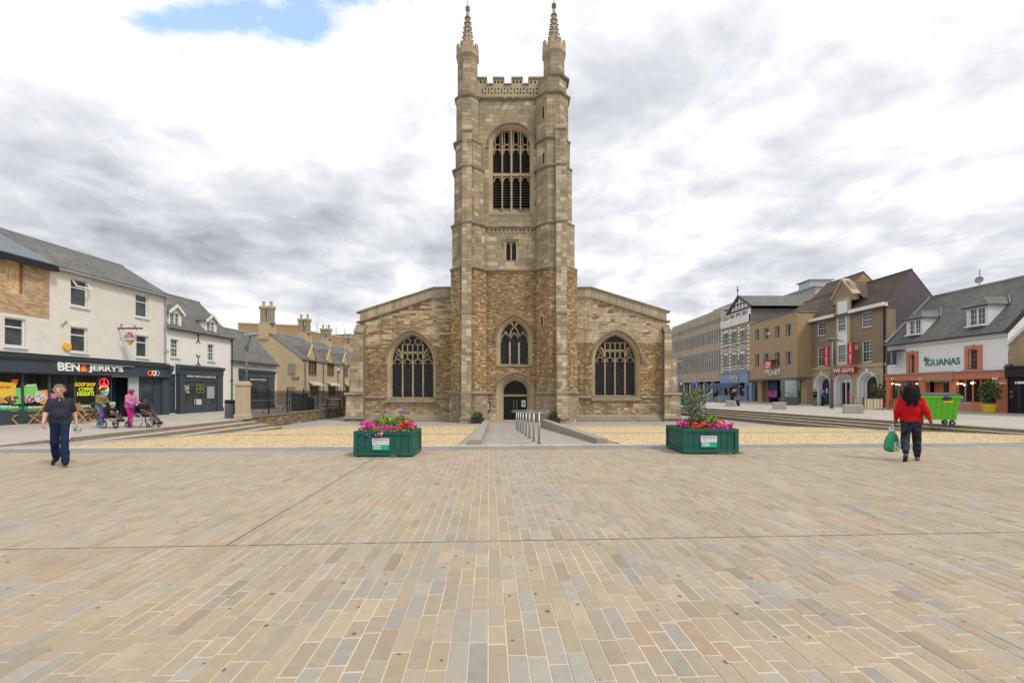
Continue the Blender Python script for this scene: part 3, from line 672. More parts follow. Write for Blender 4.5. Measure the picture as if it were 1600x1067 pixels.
# copper run-off stain on the stones below the gargoyles
# belfry window
def jambs(H, prof, y, name='window_surround', mt=None):
    P = arch_path(H['x0'], H['x1'], H['z0'], H['zs'], H['z1'], H.get('kind', 'pointed')); m = MB(); sweep(m, P, prof, y); return P, cb_(m, name, mt or M_DRESS, fixn=False)
def hood(P, y, w=.15, d=.14, drop=True):
    m = MB(); Q = P[1:-1]; sweep(m, Q, [(0.0, 0.0), (0.0, -d*.7), (w*.5, -d), (w, -d*.6), (w, .02)], y)
    for x, z in (Q[0], Q[-1]): s = -1 if x == Q[0][0] else 1; m.box(min(x, x+s*w*1.5), max(x, x+s*w*1.5), y-d, y+.01, z-.13, z+.02)
    return cb_(m, 'hood_mould', M_STRING, fixn=True)
PROF = [(0,0), (-.05,.02), (-.09,.10), (-.17,.12), (-.20,.22), (-.27,.25), (-.29,.42), (-.29,.60)]
P, _ = jambs(H_BEL, PROF, YT); hood(P, YT, .14, .12)
ins = .29; bx0, bx1 = H_BEL['x0']+ins, H_BEL['x1']-ins; IP = off_path(P, -ins)
belf = bpy.data.objects.new('belfry_window', None); COL.objects.link(belf); belf.parent = church
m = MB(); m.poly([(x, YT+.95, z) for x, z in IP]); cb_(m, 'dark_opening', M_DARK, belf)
zsill = tz(318); ztr = tz(270.5); zb2 = tz(229)
m = MB(); m.prism([(YT+.0, tz(335)-.02), (YT+.75, tz(335)-.02), (YT+.75, zsill)], 'x', H_BEL['x0']+.02, H_BEL['x1']-.02); cb_(m, 'sloping_sill', M_STRING, belf)
lw = (bx1-bx0)/4
for k in (1, 2, 3):
    x = bx0+k*lw; m = MB(); w = .17 if k == 2 else .12
    ztop = max(z for x_, z in IP if abs(x_-x) < .35)
    m.prism([(x-w/2, YT+.36), (x-w/4, YT+.22), (x+w/4, YT+.22), (x+w/2, YT+.36), (x+w/2, YT+.52), (x-w/2, YT+.52)], 'z', tz(333 if k == 2 else 327), ztop); cb_(m, 'mullion', M_DRESS, belf)
m = MB(); m.box(bx0, bx1, YT+.27, YT+.5, ztr-.1, ztr+.12); cb_(m, 'transom', M_DRESS, belf)
for r_, (z0, z1) in enumerate(((zsill, ztr-.1), (ztr+.12, zb2))):
    for k in range(4):
        x0, x1 = bx0+k*lw+.05, bx0+(k+1)*lw-.05; m = MB(); zh = z1-.42; A_ = arch_pts(x0, x1, zh, z1-.05, 10)
        for (p, q), (p2, q2) in zip(A_[:-1], A_[1:]): m.quad((p,YT+.4,q), (p2,YT+.4,q2), (p2,YT+.4,z1+.02), (p,YT+.4,z1+.02)); m.quad((p,YT+.4,q), (p,YT+.5,q), (p2,YT+.5,q2), (p2,YT+.4,q2))
        polytube(m, A_, .07, YT+.38, .12)
        for s, cxx in ((1, x0), (-1, x1)): m.prism([(cxx, zh+.02), (cxx+s*.13, zh+.16), (cxx, zh+.24)] if s > 0 else [(cxx, zh+.02), (cxx, zh+.24), (cxx+s*.13, zh+.16)], 'y', YT+.4, YT+.48)
        cb_(m, 'light_head', M_DRESS, belf)
        n = 10; 
        for j in range(n):
            z = z0+.04+(zh+.22-z0)*j/n; m = MB(); m.add([(x0,YT+.46,z), (x1,YT+.46,z), (x1,YT+.74,z+.17), (x0,YT+.74,z+.17), (x0,YT+.46,z+.03), (x1,YT+.46,z+.03), (x1,YT+.74,z+.20), (x0,YT+.74,z+.20)], [(0,1,2,3),(4,5,6,7),(0,1,5,4),(2,3,7,6)]); cb_(m, 'louvre', M_LOUV, belf)
m = MB()
for k in range(8):                                          # upper tracery: slim bars rising to the arch
    x = bx0+(k+.5)*lw/2*1.0+0; zt_ = max([z for x_, z in IP if abs(x_-x) < .22] or [zb2])
    if k % 2 == 0 or True:
        if zt_ > zb2+.2: polytube(m, [(x, zb2-.05), (x, zt_)], .06, YT+.42)
for k in range(4):
    x0, x1 = bx0+k*lw, bx0+(k+1)*lw
    polytube(m, arch_pts(x0, x1, zb2-.12, zb2+.34, 10), .08, YT+.40, .12)
cb_(m, 'tracery', M_DRESS, belf)
# two-light window
tw = bpy.data.objects.new('two_light_window', None); COL.objects.link(tw); tw.parent = church
m = MB(); a, b, c, d = H_TWO['x0'], H_TWO['x1'], H_TWO['z0'], H_TWO['z1']; m.quad((a,YT+.3,c),(b,YT+.3,c),(b,YT+.3,d),(a,YT+.3,d)); cb_(m, 'glass', M_LEAD, tw)
m = MB(); m.box(a-.14,a,YT-.03,YT+.2,c-.1,d+.1); m.box(b,b+.14,YT-.03,YT+.2,c-.1,d+.1); m.box(a,b,YT-.03,YT+.2,d,d+.1); m.box((a+b)/2-.05,(a+b)/2+.05,YT+.08,YT+.28,c,d); cb_(m, 'frame', M_DRESS, tw)
m = MB()
for x0, x1 in ((a, (a+b)/2-.05), ((a+b)/2+.05, b)):
    A_ = arch_pts(x0, x1, d-.34, d-.04, 8)
    for (p, q), (p2, q2) in zip(A_[:-1], A_[1:]): m.quad((p,YT+.12,q), (p2,YT+.12,q2), (p2,YT+.12,d), (p,YT+.12,d)); m.quad((p,YT+.12,q), (p,YT+.26,q), (p2,YT+.26,q2), (p2,YT+.12,q2))
cb_(m, 'light_head', M_DRESS, tw)
m = MB(); m.box(a-.24, b+.24, YT-.12, YT+.02, d+.12, d+.22); m.box(a-.24, a-.14, YT-.1, YT+.02, d-.25, d+.12); m.box(b+.14, b+.24, YT-.1, YT+.02, d-.25, d+.12); cb_(m, 'label_mould', M_STRING, tw)
# west window over the door
P, _ = jambs(H_WEST, [(0,0), (-.05,.03), (-.10,.14), (-.18,.16), (-.22,.30), (-.28,.32), (-.30,.45), (-.30,.6)], YT); hood(off_path(P, .06), YT, .13, .14)
ww = bpy.data.objects.new('west_window', None); COL.objects.link(ww); ww.parent = church; IP = off_path(P, -.30); x0, x1 = IP[0][0], IP[-1][0]
m = MB(); m.poly([(x, YT+.55, z) for x, z in IP]); cb_(m, 'glass', M_LEAD, ww)
m = MB(); m.prism([(YT-.1, tz(573)), (YT+.5, tz(573)), (YT+.5, tz(568)), (YT-.1, tz(571.5))], 'x', H_WEST['x0']-.05, H_WEST['x1']+.05); cb_(m, 'sill', M_STRING, ww)
zs_ = tz(531); lw = (x1-x0)/3; apx = max(z for _, z in IP); cx = (x0+x1)/2
for k in (1, 2):
    m = MB(); x = x0+k*lw; m.box(x-.07, x+.07, YT+.36, YT+.54, IP[0][1]-.1, zs_+.1); cb_(m, 'mullion', M_DRESS, ww)
m = MB()
for k in range(3): polytube(m, arch_pts(x0+k*lw, x0+(k+1)*lw, zs_-.1, zs_+.55, 10), .11, YT+.43, .16)
for s in (-1, 1):                                           # intersecting ogees and the leaf at the top
    xk = cx+s*lw/2; polytube(m, [(xk, zs_+.0), (xk+s*.02, zs_+.35), (xk-s*.12, zs_+.75), (cx+s*.02, zs_+1.05), (cx-s*.28, zs_+1.36)], .10, YT+.43, .16)
    polytube(m, [(xk, zs_+.1), (xk+s*.18, zs_+.5), (xk+s*.36, zs_+.68)], .09, YT+.43, .16)
    polytube(m, [(cx, zs_+1.02), (cx+s*.12, zs_+1.3), (cx+s*.3, zs_+1.36), (cx+s*.14, zs_+1.12), (cx, zs_+1.02)], .07, YT+.43, .14)
cb_(m, 'tracery', M_DRESS, ww)
# doorway
P, _ = jambs(H_DOOR, [(0,-.02), (-.06,.02), (-.14,.10), (-.22,.13), (-.30,.30), (-.40,.34), (-.46,.55), (-.52,.58), (-.53,.8)], YT, 'door_surround'); hood(P, YT, .15, .15)
dr = bpy.data.objects.new('church_door', None); COL.objects.link(dr); dr.parent = church; IP = off_path(P, -.53); x0, x1 = IP[0][0], IP[-1][0]; yd = YT+.78
M_BLK = mat('black_frame', (.012,.012,.013), .4, .1, 3); M_GLS = glassmat('shop_glass')
m = MB(); m.poly([(x, yd+.05, z) for x, z in IP]); cb_(m, 'glass', mat('dim_door_glass', (.016,.018,.020), .3, .4, 2, spec=.12), dr)
zt_ = tz(617.5); m = MB(); m.box(x0, x1, yd-.03, yd+.03, zt_-.1, zt_+.06); cb_(m, 'oak_transom', mat('oak', (.42,.29,.15), .6, .2, 6), dr)
m = MB(); m.box(x0, x0+.07, yd-.04, yd+.04, LOWZ, zt_-.1); m.box(x1-.07, x1, yd-.04, yd+.04, LOWZ, zt_-.1); m.box(x0+.07, x1-.07, yd-.04, yd+.04, zt_+.06, zt_+.13); cb_(m, 'door_frame', M_BLK, dr)
m = MB(); m.box((x0+x1)/2-.04, (x0+x1)/2+.04, yd-.035, yd+.03, LOWZ, zt_-.1); m.box(x0+.07, x1-.07, yd-.036, yd+.03, LOWZ, LOWZ+.14); cb_(m, 'door_stile', M_BLK, dr)
for s in (-.12, .12):
    m = MB(); m.tube([((x0+x1)/2+s, yd-.09, .1), ((x0+x1)/2+s, yd-.09, .9)], .02, 6); cb_(m, 'pull_handle', mat('steel', (.55,.55,.55), .3, .05, 3, metal=1.0), dr)
m = MB(); m.box(x1-.42, x1-.12, yd-.05, yd-.04, .35, .85); nt_ = cb_(m, 'door_notice', mat('notice_paper', (.62,.72,.74), .6, .1, 3), dr)
m = MB(); m.box(x1-.34, x1-.20, yd-.054, yd-.0505, .48, .74); cb_(m, 'notice_print', mat('notice_blue', (.08,.22,.36), .6, .2, 20), nt_)
m = MB(); m.box(x0, x1, YT-.15, YT+.8, LOWZ-.2, LOWZ+.06); cb_(m, 'threshold', mat('worn_tread', (.45,.35,.22), .8, .2, 4), dr)
# --- slit windows in the stair turret
for px, py, h, s in ((851.5,180,.75,1), (852,251,.75,1), (854,339,.95,1), (853.8,397,.7,1), (849.5,502,.6,1), (854,583,.55,1)):
    z = ZW(py, 33.6); x = XW(px, 33.55); m = MB(); m.M = Matrix.Translation((x, 33.42, z)) @ Matrix.Rotation(-PI/4, 4, 'Z')
    m.box(-.06, .06, -.22, .3, -h/2, h/2); cb_(m, 'slit_window', M_DARK)
    m = MB(); m.M = Matrix.Translation((x, 33.42, z)) @ Matrix.Rotation(-PI/4, 4, 'Z'); m.box(-.16,-.06,-.19,.2,-h/2-.1,h/2+.1); m.box(.06,.16,-.19,.2,-h/2-.1,h/2+.1); cb_(m, 'slit_frame', M_DRESS)
# --- tower body behind
m = MB(); m.box(TXo(722), TXo(884), YT+1.2, 41.5, LOWZ, 24.3); cb_(m, 'tower_body', M_MORTAR)
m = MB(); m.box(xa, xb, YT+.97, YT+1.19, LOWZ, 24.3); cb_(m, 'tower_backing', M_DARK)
# --- aisles
def ax(p): return XW(p, YA)
def az(p): return ZW(p, YA)
def aisle(side):
    if side < 0: xe, xf, xi = ax(562.5), ax(678), ax(712); ye, yf = 503.5, 464.5
    else: xe, xf, xi = ax(1041.5), ax(924), ax(893); ye, yf = 502.5, 464.5
    root = bpy.data.objects.new('aisle', None); COL.objects.link(root); root.parent = church
    H = dict(x0=ax(605), x1=ax(681), z0=az(621.5), z1=az(517.5), zs=az(567)) if side < 0 else dict(x0=ax(925.5), x1=ax(1000), z0=az(618.5), z1=az(517.5), zs=az(564))
    H['dep'] = .1; ze, zf = az(ye), az(yf); lo, hi = min(xe, xi), max(xe, xi); m = MB()
    wall_holes(m, lo, hi, LOWZ-.3, ze, [H], YA); m.poly([(xe,YA,ze),(xf,YA,zf),(xi,YA,zf),(xi,YA,ze)] if side < 0 else [(xi,YA,ze),(xi,YA,zf),(xf,YA,zf),(xe,YA,ze)])
    m.quad((xe,YA,LOWZ-.3),(xe,YA+24,LOWZ-.3),(xe,YA+24,ze),(xe,YA,ze)); cb_(m, 'aisle_wall', M_MORTAR, root, fixn=False)
    h2 = dict(H, x0=H['x0']-lo, x1=H['x1']-lo)
    def topf(z):
        if z <= ze: return (0, hi-lo)
        if side < 0: return ((z-ze)/(zf-ze)*(xf-xe), hi-lo)
        return (0, (hi-lo)-(z-ze)/(zf-ze)*(xe-xf))
    lay((lo, YA, 0), (1,0,0), hi-lo, -.3, 1.0, [h2], (.12,.22), (.2,.55), RUB+ASH, .2)
    lay((lo, YA, 0), (1,0,0), hi-lo, 1.15, az(540 if side < 0 else 535), [h2], (.08,.14), (.12,.36), RUB, .05 if side < 0 else .10)
    lay((lo, YA, 0), (1,0,0), hi-lo, az(540 if side < 0 else 535), zf-.06, [h2], (.12,.21), (.25,.7), (RUB+PALE) if side < 0 else (PALE+RUB[3:6]+[(.47,.37,.22)]), .2 if side < 0 else .5, topf=topf)
    # plinth and string
    for z_, pr, hh in ((1.07, .13, .13),):
        m = MB(); 
        for a, b in ((lo, H['x0']-.1), (H['x1']+.1, hi)): m.prism([(YA+.02, z_-hh), (YA-.04, z_-hh), (YA-pr, z_-.03), (YA-pr, z_+.01), (YA+.02, z_+hh)], 'x', a, b)
        cb_(m, 'string_course', M_STRING, root)
    m = MB(); m.prism([(YA+.02, LOWZ-.3), (YA-.42, LOWZ-.3), (YA-.42, -.58), (YA-.34, -.50), (YA-.34, -.44), (YA-.12, -.22), (YA+.02, -.22)], 'x', lo, hi); cb_(m, 'plinth', M_STRING, root)
    # parapet: big coping stones up the slope
    n = 9
    for k in range(n):
        f0, f1 = k/n, (k+1)/n; a = Vector((xe+(xf-xe)*f0, 0, ze+(zf-ze)*f0)); b = Vector((xe+(xf-xe)*f1, 0, ze+(zf-ze)*f1)); t_ = az(488)-az(503.5); m = MB(); g = .01*(1 if side < 0 else -1)
        kf = random.uniform(.85,1.12); m.cur = tuple(v*kf for v in (.40,.335,.24)); P4 = [(a.x+g, a.z), (b.x-g, b.z), (b.x-g, b.z+t_), (a.x+g, a.z+t_)]
        m.prism(P4 if side < 0 else P4[::-1], 'y', YA-.06, YA+.5); cb_(m, 'parapet_stone', M_STONE, root)
    for k in range(3):
        a = xf+(xi-xf)*k/3; b = xf+(xi-xf)*(k+1)/3; m = MB(); kf = random.uniform(.85,1.12); m.cur = tuple(v*kf for v in (.40,.335,.24)); m.box(min(a,b)+.008, max(a,b)-.008, YA-.06, YA+.5, zf, zf+az(450)-az(464.5)-.02); cb_(m, 'parapet_stone', M_STONE, root)
    m = MB(); t_ = az(488)-az(503.5)
    for dz, pr, h in ((0, .17, .12), (t_, .14, .1)):
        m.bar((xe-(.25 if side < 0 else -.25), YA+.12, ze+dz-.03), (xf, YA+.12, zf+dz-.03), .56, h); m.bar((xf, YA+.121, zf+dz-.03), (xi, YA+.121, zf+dz-.03), .56, h)
    cb_(m, 'parapet_moulding', M_STRING, root)
    # corner buttress, stepping outwards as it comes down
    e_ = [(562,503.5),(562,519),(556,523),(555,560),(551,566),(549,612),(545,618),(543,650),(540.5,655),(540.5,668)] if side < 0 else [(1041.5,503),(1041.5,517),(1046,521),(1047,555),(1053,562),(1054,612),(1059,617),(1060,650),(1063,655),(1063,668)]
    inn = 571 if side < 0 else 1034.5; YB = YA-.55
    sh_ = [(ax(p), az(q)) for p, q in e_]; zt_ = az(512)
    pts = [(ax(inn), az(668)), (ax(inn), az(521 if side < 0 else 519))]+sh_[1:]
    m = MB(); m.prism([p for p in (pts if side > 0 else pts)], 'y', YB, YA+.6); cb_(m, 'buttress', M_MORTAR, root)
    for k in range(len(sh_)-1):
        (xa_, za_), (xb_, zb_) = sh_[k], sh_[k+1]
        if za_-zb_ < .4 or k == 0: continue
        xo = xa_ if abs(xa_-ax(inn)) < abs(xb_-ax(inn)) else xb_; l_, r_ = min(xo, ax(inn)), max(xo, ax(inn)); lay((l_, YB, 0), (1,0,0), r_-l_, zb_, za_, (), (.22,.34), (.3,.6), ASH+PALE[:2], .12, proud=(.004,.014))
    for py in (616, 653):
        m = MB(); z = az(py); l_, r_ = min(ax(inn), ax(543 if side < 0 else 1060)), max(ax(inn), ax(543 if side < 0 else 1060)); m.prism([(YB+.02, z-.1), (YB-.06, z-.1), (YB-.12, z), (YB+.02, z+.14)], 'x', l_-.06, r_+.06); cb_(m, 'weathering', M_STRING, root)
    m = MB(); m.prism([(YB-.06, az(521)), (YA+.1, az(521)), (YA+.1, az(507))], 'x', min(ax(inn), sh_[2][0]), max(ax(inn), sh_[2][0])); cb_(m, 'buttress_cap', M_STRING, root)
    # window
    P, _ = jambs_(H, root)
    win = bpy.data.objects.new('aisle_window', None); COL.objects.link(win); win.parent = root; win['label'] = 'four-light traceried window in the aisle gable'
    IP = off_path(P, -.27); x0, x1 = IP[0][0], IP[-1][0]; y = YA+.5; zs_ = H['zs']; lw = (x1-x0)/4; apx = max(z for _, z in IP); cx = (x0+x1)/2
    m = MB(); m.poly([(x, y+.06, z) for x, z in IP]); cb2(m, 'glass', M_LEAD, win)
    m = MB(); m.prism([(YA-.16, az(629 if side < 0 else 626)), (YA+.5, az(629 if side < 0 else 626)), (YA+.5, H['z0']+.06), (YA-.16, H['z0']-.22)], 'x', H['x0']-.08, H['x1']+.08); cb2(m, 'sill', M_STRING, win)
    for k in (1, 2, 3):
        m = MB(); x = x0+k*lw; m.prism([(x-.06, y-.04), (x-.03, y-.12), (x+.03, y-.12), (x+.06, y-.04), (x+.06, y+.05), (x-.06, y+.05)], 'z', IP[0][1]-.1, zs_+.2); cb2(m, 'mullion', M_DRESS, win)
    m = MB()
    def inside(x, z):
        zt = [q for p, q in IP if abs(p-x) < .2]; return z < (max(zt) if zt else -9)
    for k in range(4):                                       # cusped light heads
        a, b = x0+k*lw, x0+(k+1)*lw; A_ = arch_pts(a, b, zs_-.15, zs_+.30, 10); polytube(m, A_, .08, y-.04, .13)
        for s, c in ((1, a+.05), (-1, b-.05)): polytube(m, [(c, zs_-.02), (c+s*.15, zs_+.04), (c+s*.2, zs_-.06)], .045, y-.03)
    z2, z3 = zs_+.86, zs_+1.42                                # the grid of small panels over the two middle lights
    xm0, xm1 = x0+lw, x1-lw
    for k in range(5):
        x = xm0+(xm1-xm0)*k/4; polytube(m, [(x, zs_+(.1 if k % 2 == 0 else .3)), (x, z3+.05)], .085 if k in (0, 4) else .06, y-.04, .13)
    polytube(m, [(xm0, z2-.02), (xm1, z2-.02)], .10, y-.04, .13)
    for k in range(4):
        a, b = xm0+(xm1-xm0)*k/4, xm0+(xm1-xm0)*(k+1)/4
        polytube(m, arch_pts(a, b, z2-.32, z2-.1, 8), .045, y-.03); polytube(m, arch_pts(a, b, z3-.22, z3+.04, 8), .06, y-.03)
    for cxx, cz in ((cx-.42, z3+.25), (cx+.42, z3+.25), (cx, z3+.52)):  # quatrefoils in the head
        if inside(cxx, cz+.2):
            for q in range(4):
                a0 = q*PI/2; polytube(m, [(cxx+.17*math.cos(a0+PI/4)+.08*math.cos(a0+PI/4+u_), cz+.17*math.sin(a0+PI/4)+.08*math.sin(a0+PI/4+u_)) for u_ in np.linspace(-1.9, 1.9, 7)], .035, y-.03, .1)
            polytube(m, [(cxx+.27*math.cos(u_), cz+.27*math.sin(u_)) for u_ in np.linspace(0, 2*PI, 15)], .06, y-.04, .12)
    for s in (-1, 1):                                        # side daggers
        xo = x0 if s < 0 else x1; xi_ = xm0 if s < 0 else xm1; mid = (xo+xi_)/2
        polytube(m, [(xi_, zs_+.15), (xi_+s*.12, zs_+.75), (xi_+s*.34, zs_+1.1)], .08, y-.04, .13)
        for zc_ in (zs_+.46, zs_+.86):
            xx = mid-s*(.05 if zc_ < zs_+.6 else .12); polytube(m, [(xx+.19*math.cos(u_), zc_+.17*math.sin(u_)) for u_ in np.linspace(0, 2*PI, 13)], .05, y-.03, .1)
            for q in range(4): a0 = q*PI/2+PI/4; polytube(m, [(xx+.2*math.cos(a0), zc_+.18*math.sin(a0)), (xx+.1*math.cos(a0), zc_+.09*math.sin(a0))], .045, y-.03, .1)
    for k in range(1, 8):
        x = x0+(x1-x0)*k/8; zt = max([q for p, q in IP if abs(p-x) < .25] or [0])
        if zt > z3+.1 and abs(x-cx) > .01 and not (xm0-.01 < x < xm1+.01): polytube(m, [(x, z3), (x, zt)], .05, y-.03)
    cb2(m, 'tracery', M_DRESS, win)
    # lead roof and side wall behind the parapet
    m = MB(); m.add([(xe, YA+.5, ze), (xe, YA+24, ze), (xi, YA+24, zf+.1), (xi, YA+.5, zf+.1)], [(0,1,2,3)]); cb_(m, 'lead_roof', mat('lead', (.25,.26,.27), .6, .15, 2), root, fixn=False)
    m = MB(); m.box(lo+.02, hi, YA+1.2, YA+24, LOWZ-.2, ze-.05); cb_(m, 'aisle_body', M_MORTAR, root)
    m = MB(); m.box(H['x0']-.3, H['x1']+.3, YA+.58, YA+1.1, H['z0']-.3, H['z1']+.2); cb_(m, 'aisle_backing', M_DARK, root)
def cb2(m, name, mt, parent): return cb_(m, name, mt, parent)
def jambs_(H, root):
    P = arch_path(H['x0'], H['x1'], H['z0'], H['zs'], H['z1']); m = MB(); sweep(m, P, [(0,-.01), (-.06,.02), (-.12,.12), (-.18,.15), (-.25,.34), (-.27,.36), (-.27,.58)], YA); o = cb_(m, 'window_surround', M_DRESS, root, fixn=False); hood(off_path(P, .03), YA, .15, .15); return P, o
aisle(-1); aisle(1)
# church notice boards
for px, fx in ((760.5, 0), (846, 1)):
    x = tx(px) if not fx else 0; FM = (Matrix.Translation((XW(846, 33.55), 33.52-YT, 0)) @ Matrix.Translation((0,YT,0)) @ Matrix.Rotation(-PI/4, 4, 'Z') @ Matrix.Translation((0,-YT,0))) if fx else None
    m = MB(); m.M = FM; m.box(x-.26, x+.26, YT-.12, YT-.03, tz(642), tz(628)); nb = cb_(m, 'notice_board', mat('dark_oak', (.05,.035,.022), .6, .2, 6))
    m = MB(); m.M = FM; m.box(x-.18, x+.18, YT-.128, YT-.122, tz(640.5), tz(629.8)); cb_(m, 'notice_sheet', mat('notice_paper2', (.5,.52,.56), .5, .25, 9), nb)
# the stones: the biggest as pieces of their own, the rest in one mesh
BIGS.sort(key=lambda r: -((r[4]-r[3])*(r[6]-r[5])*(1.0 if r[2].y < -.5 else .3)))
for r in BIGS[300:]: stone(STN, *r)
o = cb_(STN, 'small_stones', M_STONE, fixn=False); tag(o, kind='stuff')
for r in BIGS[:300]: q = MB(); stone(q, *r); cb_(q, 'stone', M_STONE, fixn=False)
# planters with box plants beside the church door
# ================================================================ street buildings: each is measured on its own facade plane
M_WHITE = mat('white_paint', (.72,.72,.70), .5, .08, 5)
M_CREAM = mat('cream_paint', (.72,.69,.62), .7, .10, 2, stain=.3, stc=(.42,.38,.31), sscale=.7)
M_SLATEGREY = mat('slate_blue_paint', (.048,.062,.078), .45, .12, 3)
M_LEADG = mat('lead_flashing', (.30,.32,.34), .6, .15, 3)
M_BLACKP = mat('black_paint', (.015,.016,.018), .5, .15, 4)
M_STEEL = mat('brushed_steel', (.42,.42,.41), .38, .08, 6, metal=.9)
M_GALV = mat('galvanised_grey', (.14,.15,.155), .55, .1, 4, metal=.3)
M_GLASSU = glassmat('upper_glass', (.03,.035,.04), .07)
M_GLASSB = glassmat('bright_glass', (.10,.12,.13), .10)
M_NET = mat('net_curtain', (.45,.46,.45), .9, .2, 6)
M_CREAMBRICK = brickmat('painted_brick', (.72,.69,.615), (.70,.665,.59), (.62,.58,.51), ms=.006, var=.07, bump=.45, stain=.25, stc=(.40,.36,.29))
M_SLATE = brickmat('old_slate', (.16,.155,.145), (.115,.112,.108), (.05,.05,.05), .26, .2, .006, .25, .75, .6, .45, vscale=1.35, stc=(.25,.24,.20))
M_SLATEN = brickmat('new_slate', (.15,.18,.21), (.125,.15,.18), (.05,.055,.06), .3, .2, .006, .12, .5, .5, vscale=1.35)
M_SLATEP = brickmat('purple_slate', (.13,.105,.125), (.105,.085,.105), (.05,.04,.05), .36, .24, .012, .2, .7, .6)
M_TILE = brickmat('brown_tile', (.12,.088,.066), (.095,.072,.056), (.045,.038,.032), .2, .14, .006, .28, .85, .6, .35, vscale=1.3, stc=(.16,.14,.11))
M_BRICKN = brickmat('brown_brick', (.41,.285,.165), (.355,.24,.138), (.37,.29,.20), var=.14, ms=.009)
M_BRICKD = brickmat('dark_buff_brick', (.27,.20,.13), (.22,.16,.105), (.27,.23,.17), var=.18, ms=.009)
M_BRICKV = brickmat('yellow_grey_brick', (.32,.26,.165), (.26,.21,.135), (.26,.23,.19), var=.2, ms=.009)
M_ALMS = brickmat('golden_stone', (.47,.375,.235), (.41,.325,.20), (.34,.275,.18), .42, .17, .008, .16, .9, .4, .25, stc=(.30,.24,.16))
M_STONEC = mat('tan_ashlar', (.45,.36,.225), .85, .12, 1.5, stain=.3, stc=(.30,.24,.15), sscale=.8)
M_CONC = mat('concrete', (.40,.38,.345), .85, .16, 1.5, stain=.5, stc=(.16,.15,.135), sscale=.5)
M_OCHRE = mat('ochre_panel', (.55,.41,.23), .8, .16, 1.8, stain=.35, stc=(.30,.22,.12))
M_CORAL = mat('coral_paint', (.55,.195,.105), .55, .1, 3)
M_RENDER = mat('white_render', (.76,.765,.77), .75, .06, 1.2, stain=.2, stc=(.5,.49,.46), sscale=.6)
M_POWDER = mat('powder_blue_paint', (.20,.29,.45), .5, .1, 3)
M_NAVYC = mat('navy_awning', (.045,.085,.16), .75, .12, 5)
M_WARM = mat('warm_bulb', (1,.8,.5), .5, 0, 1, emit=(1,.72,.38), estr=6.0)
def flat(name, c, rough=.6, var=.06): return mat(name, c, rough, var, 4)
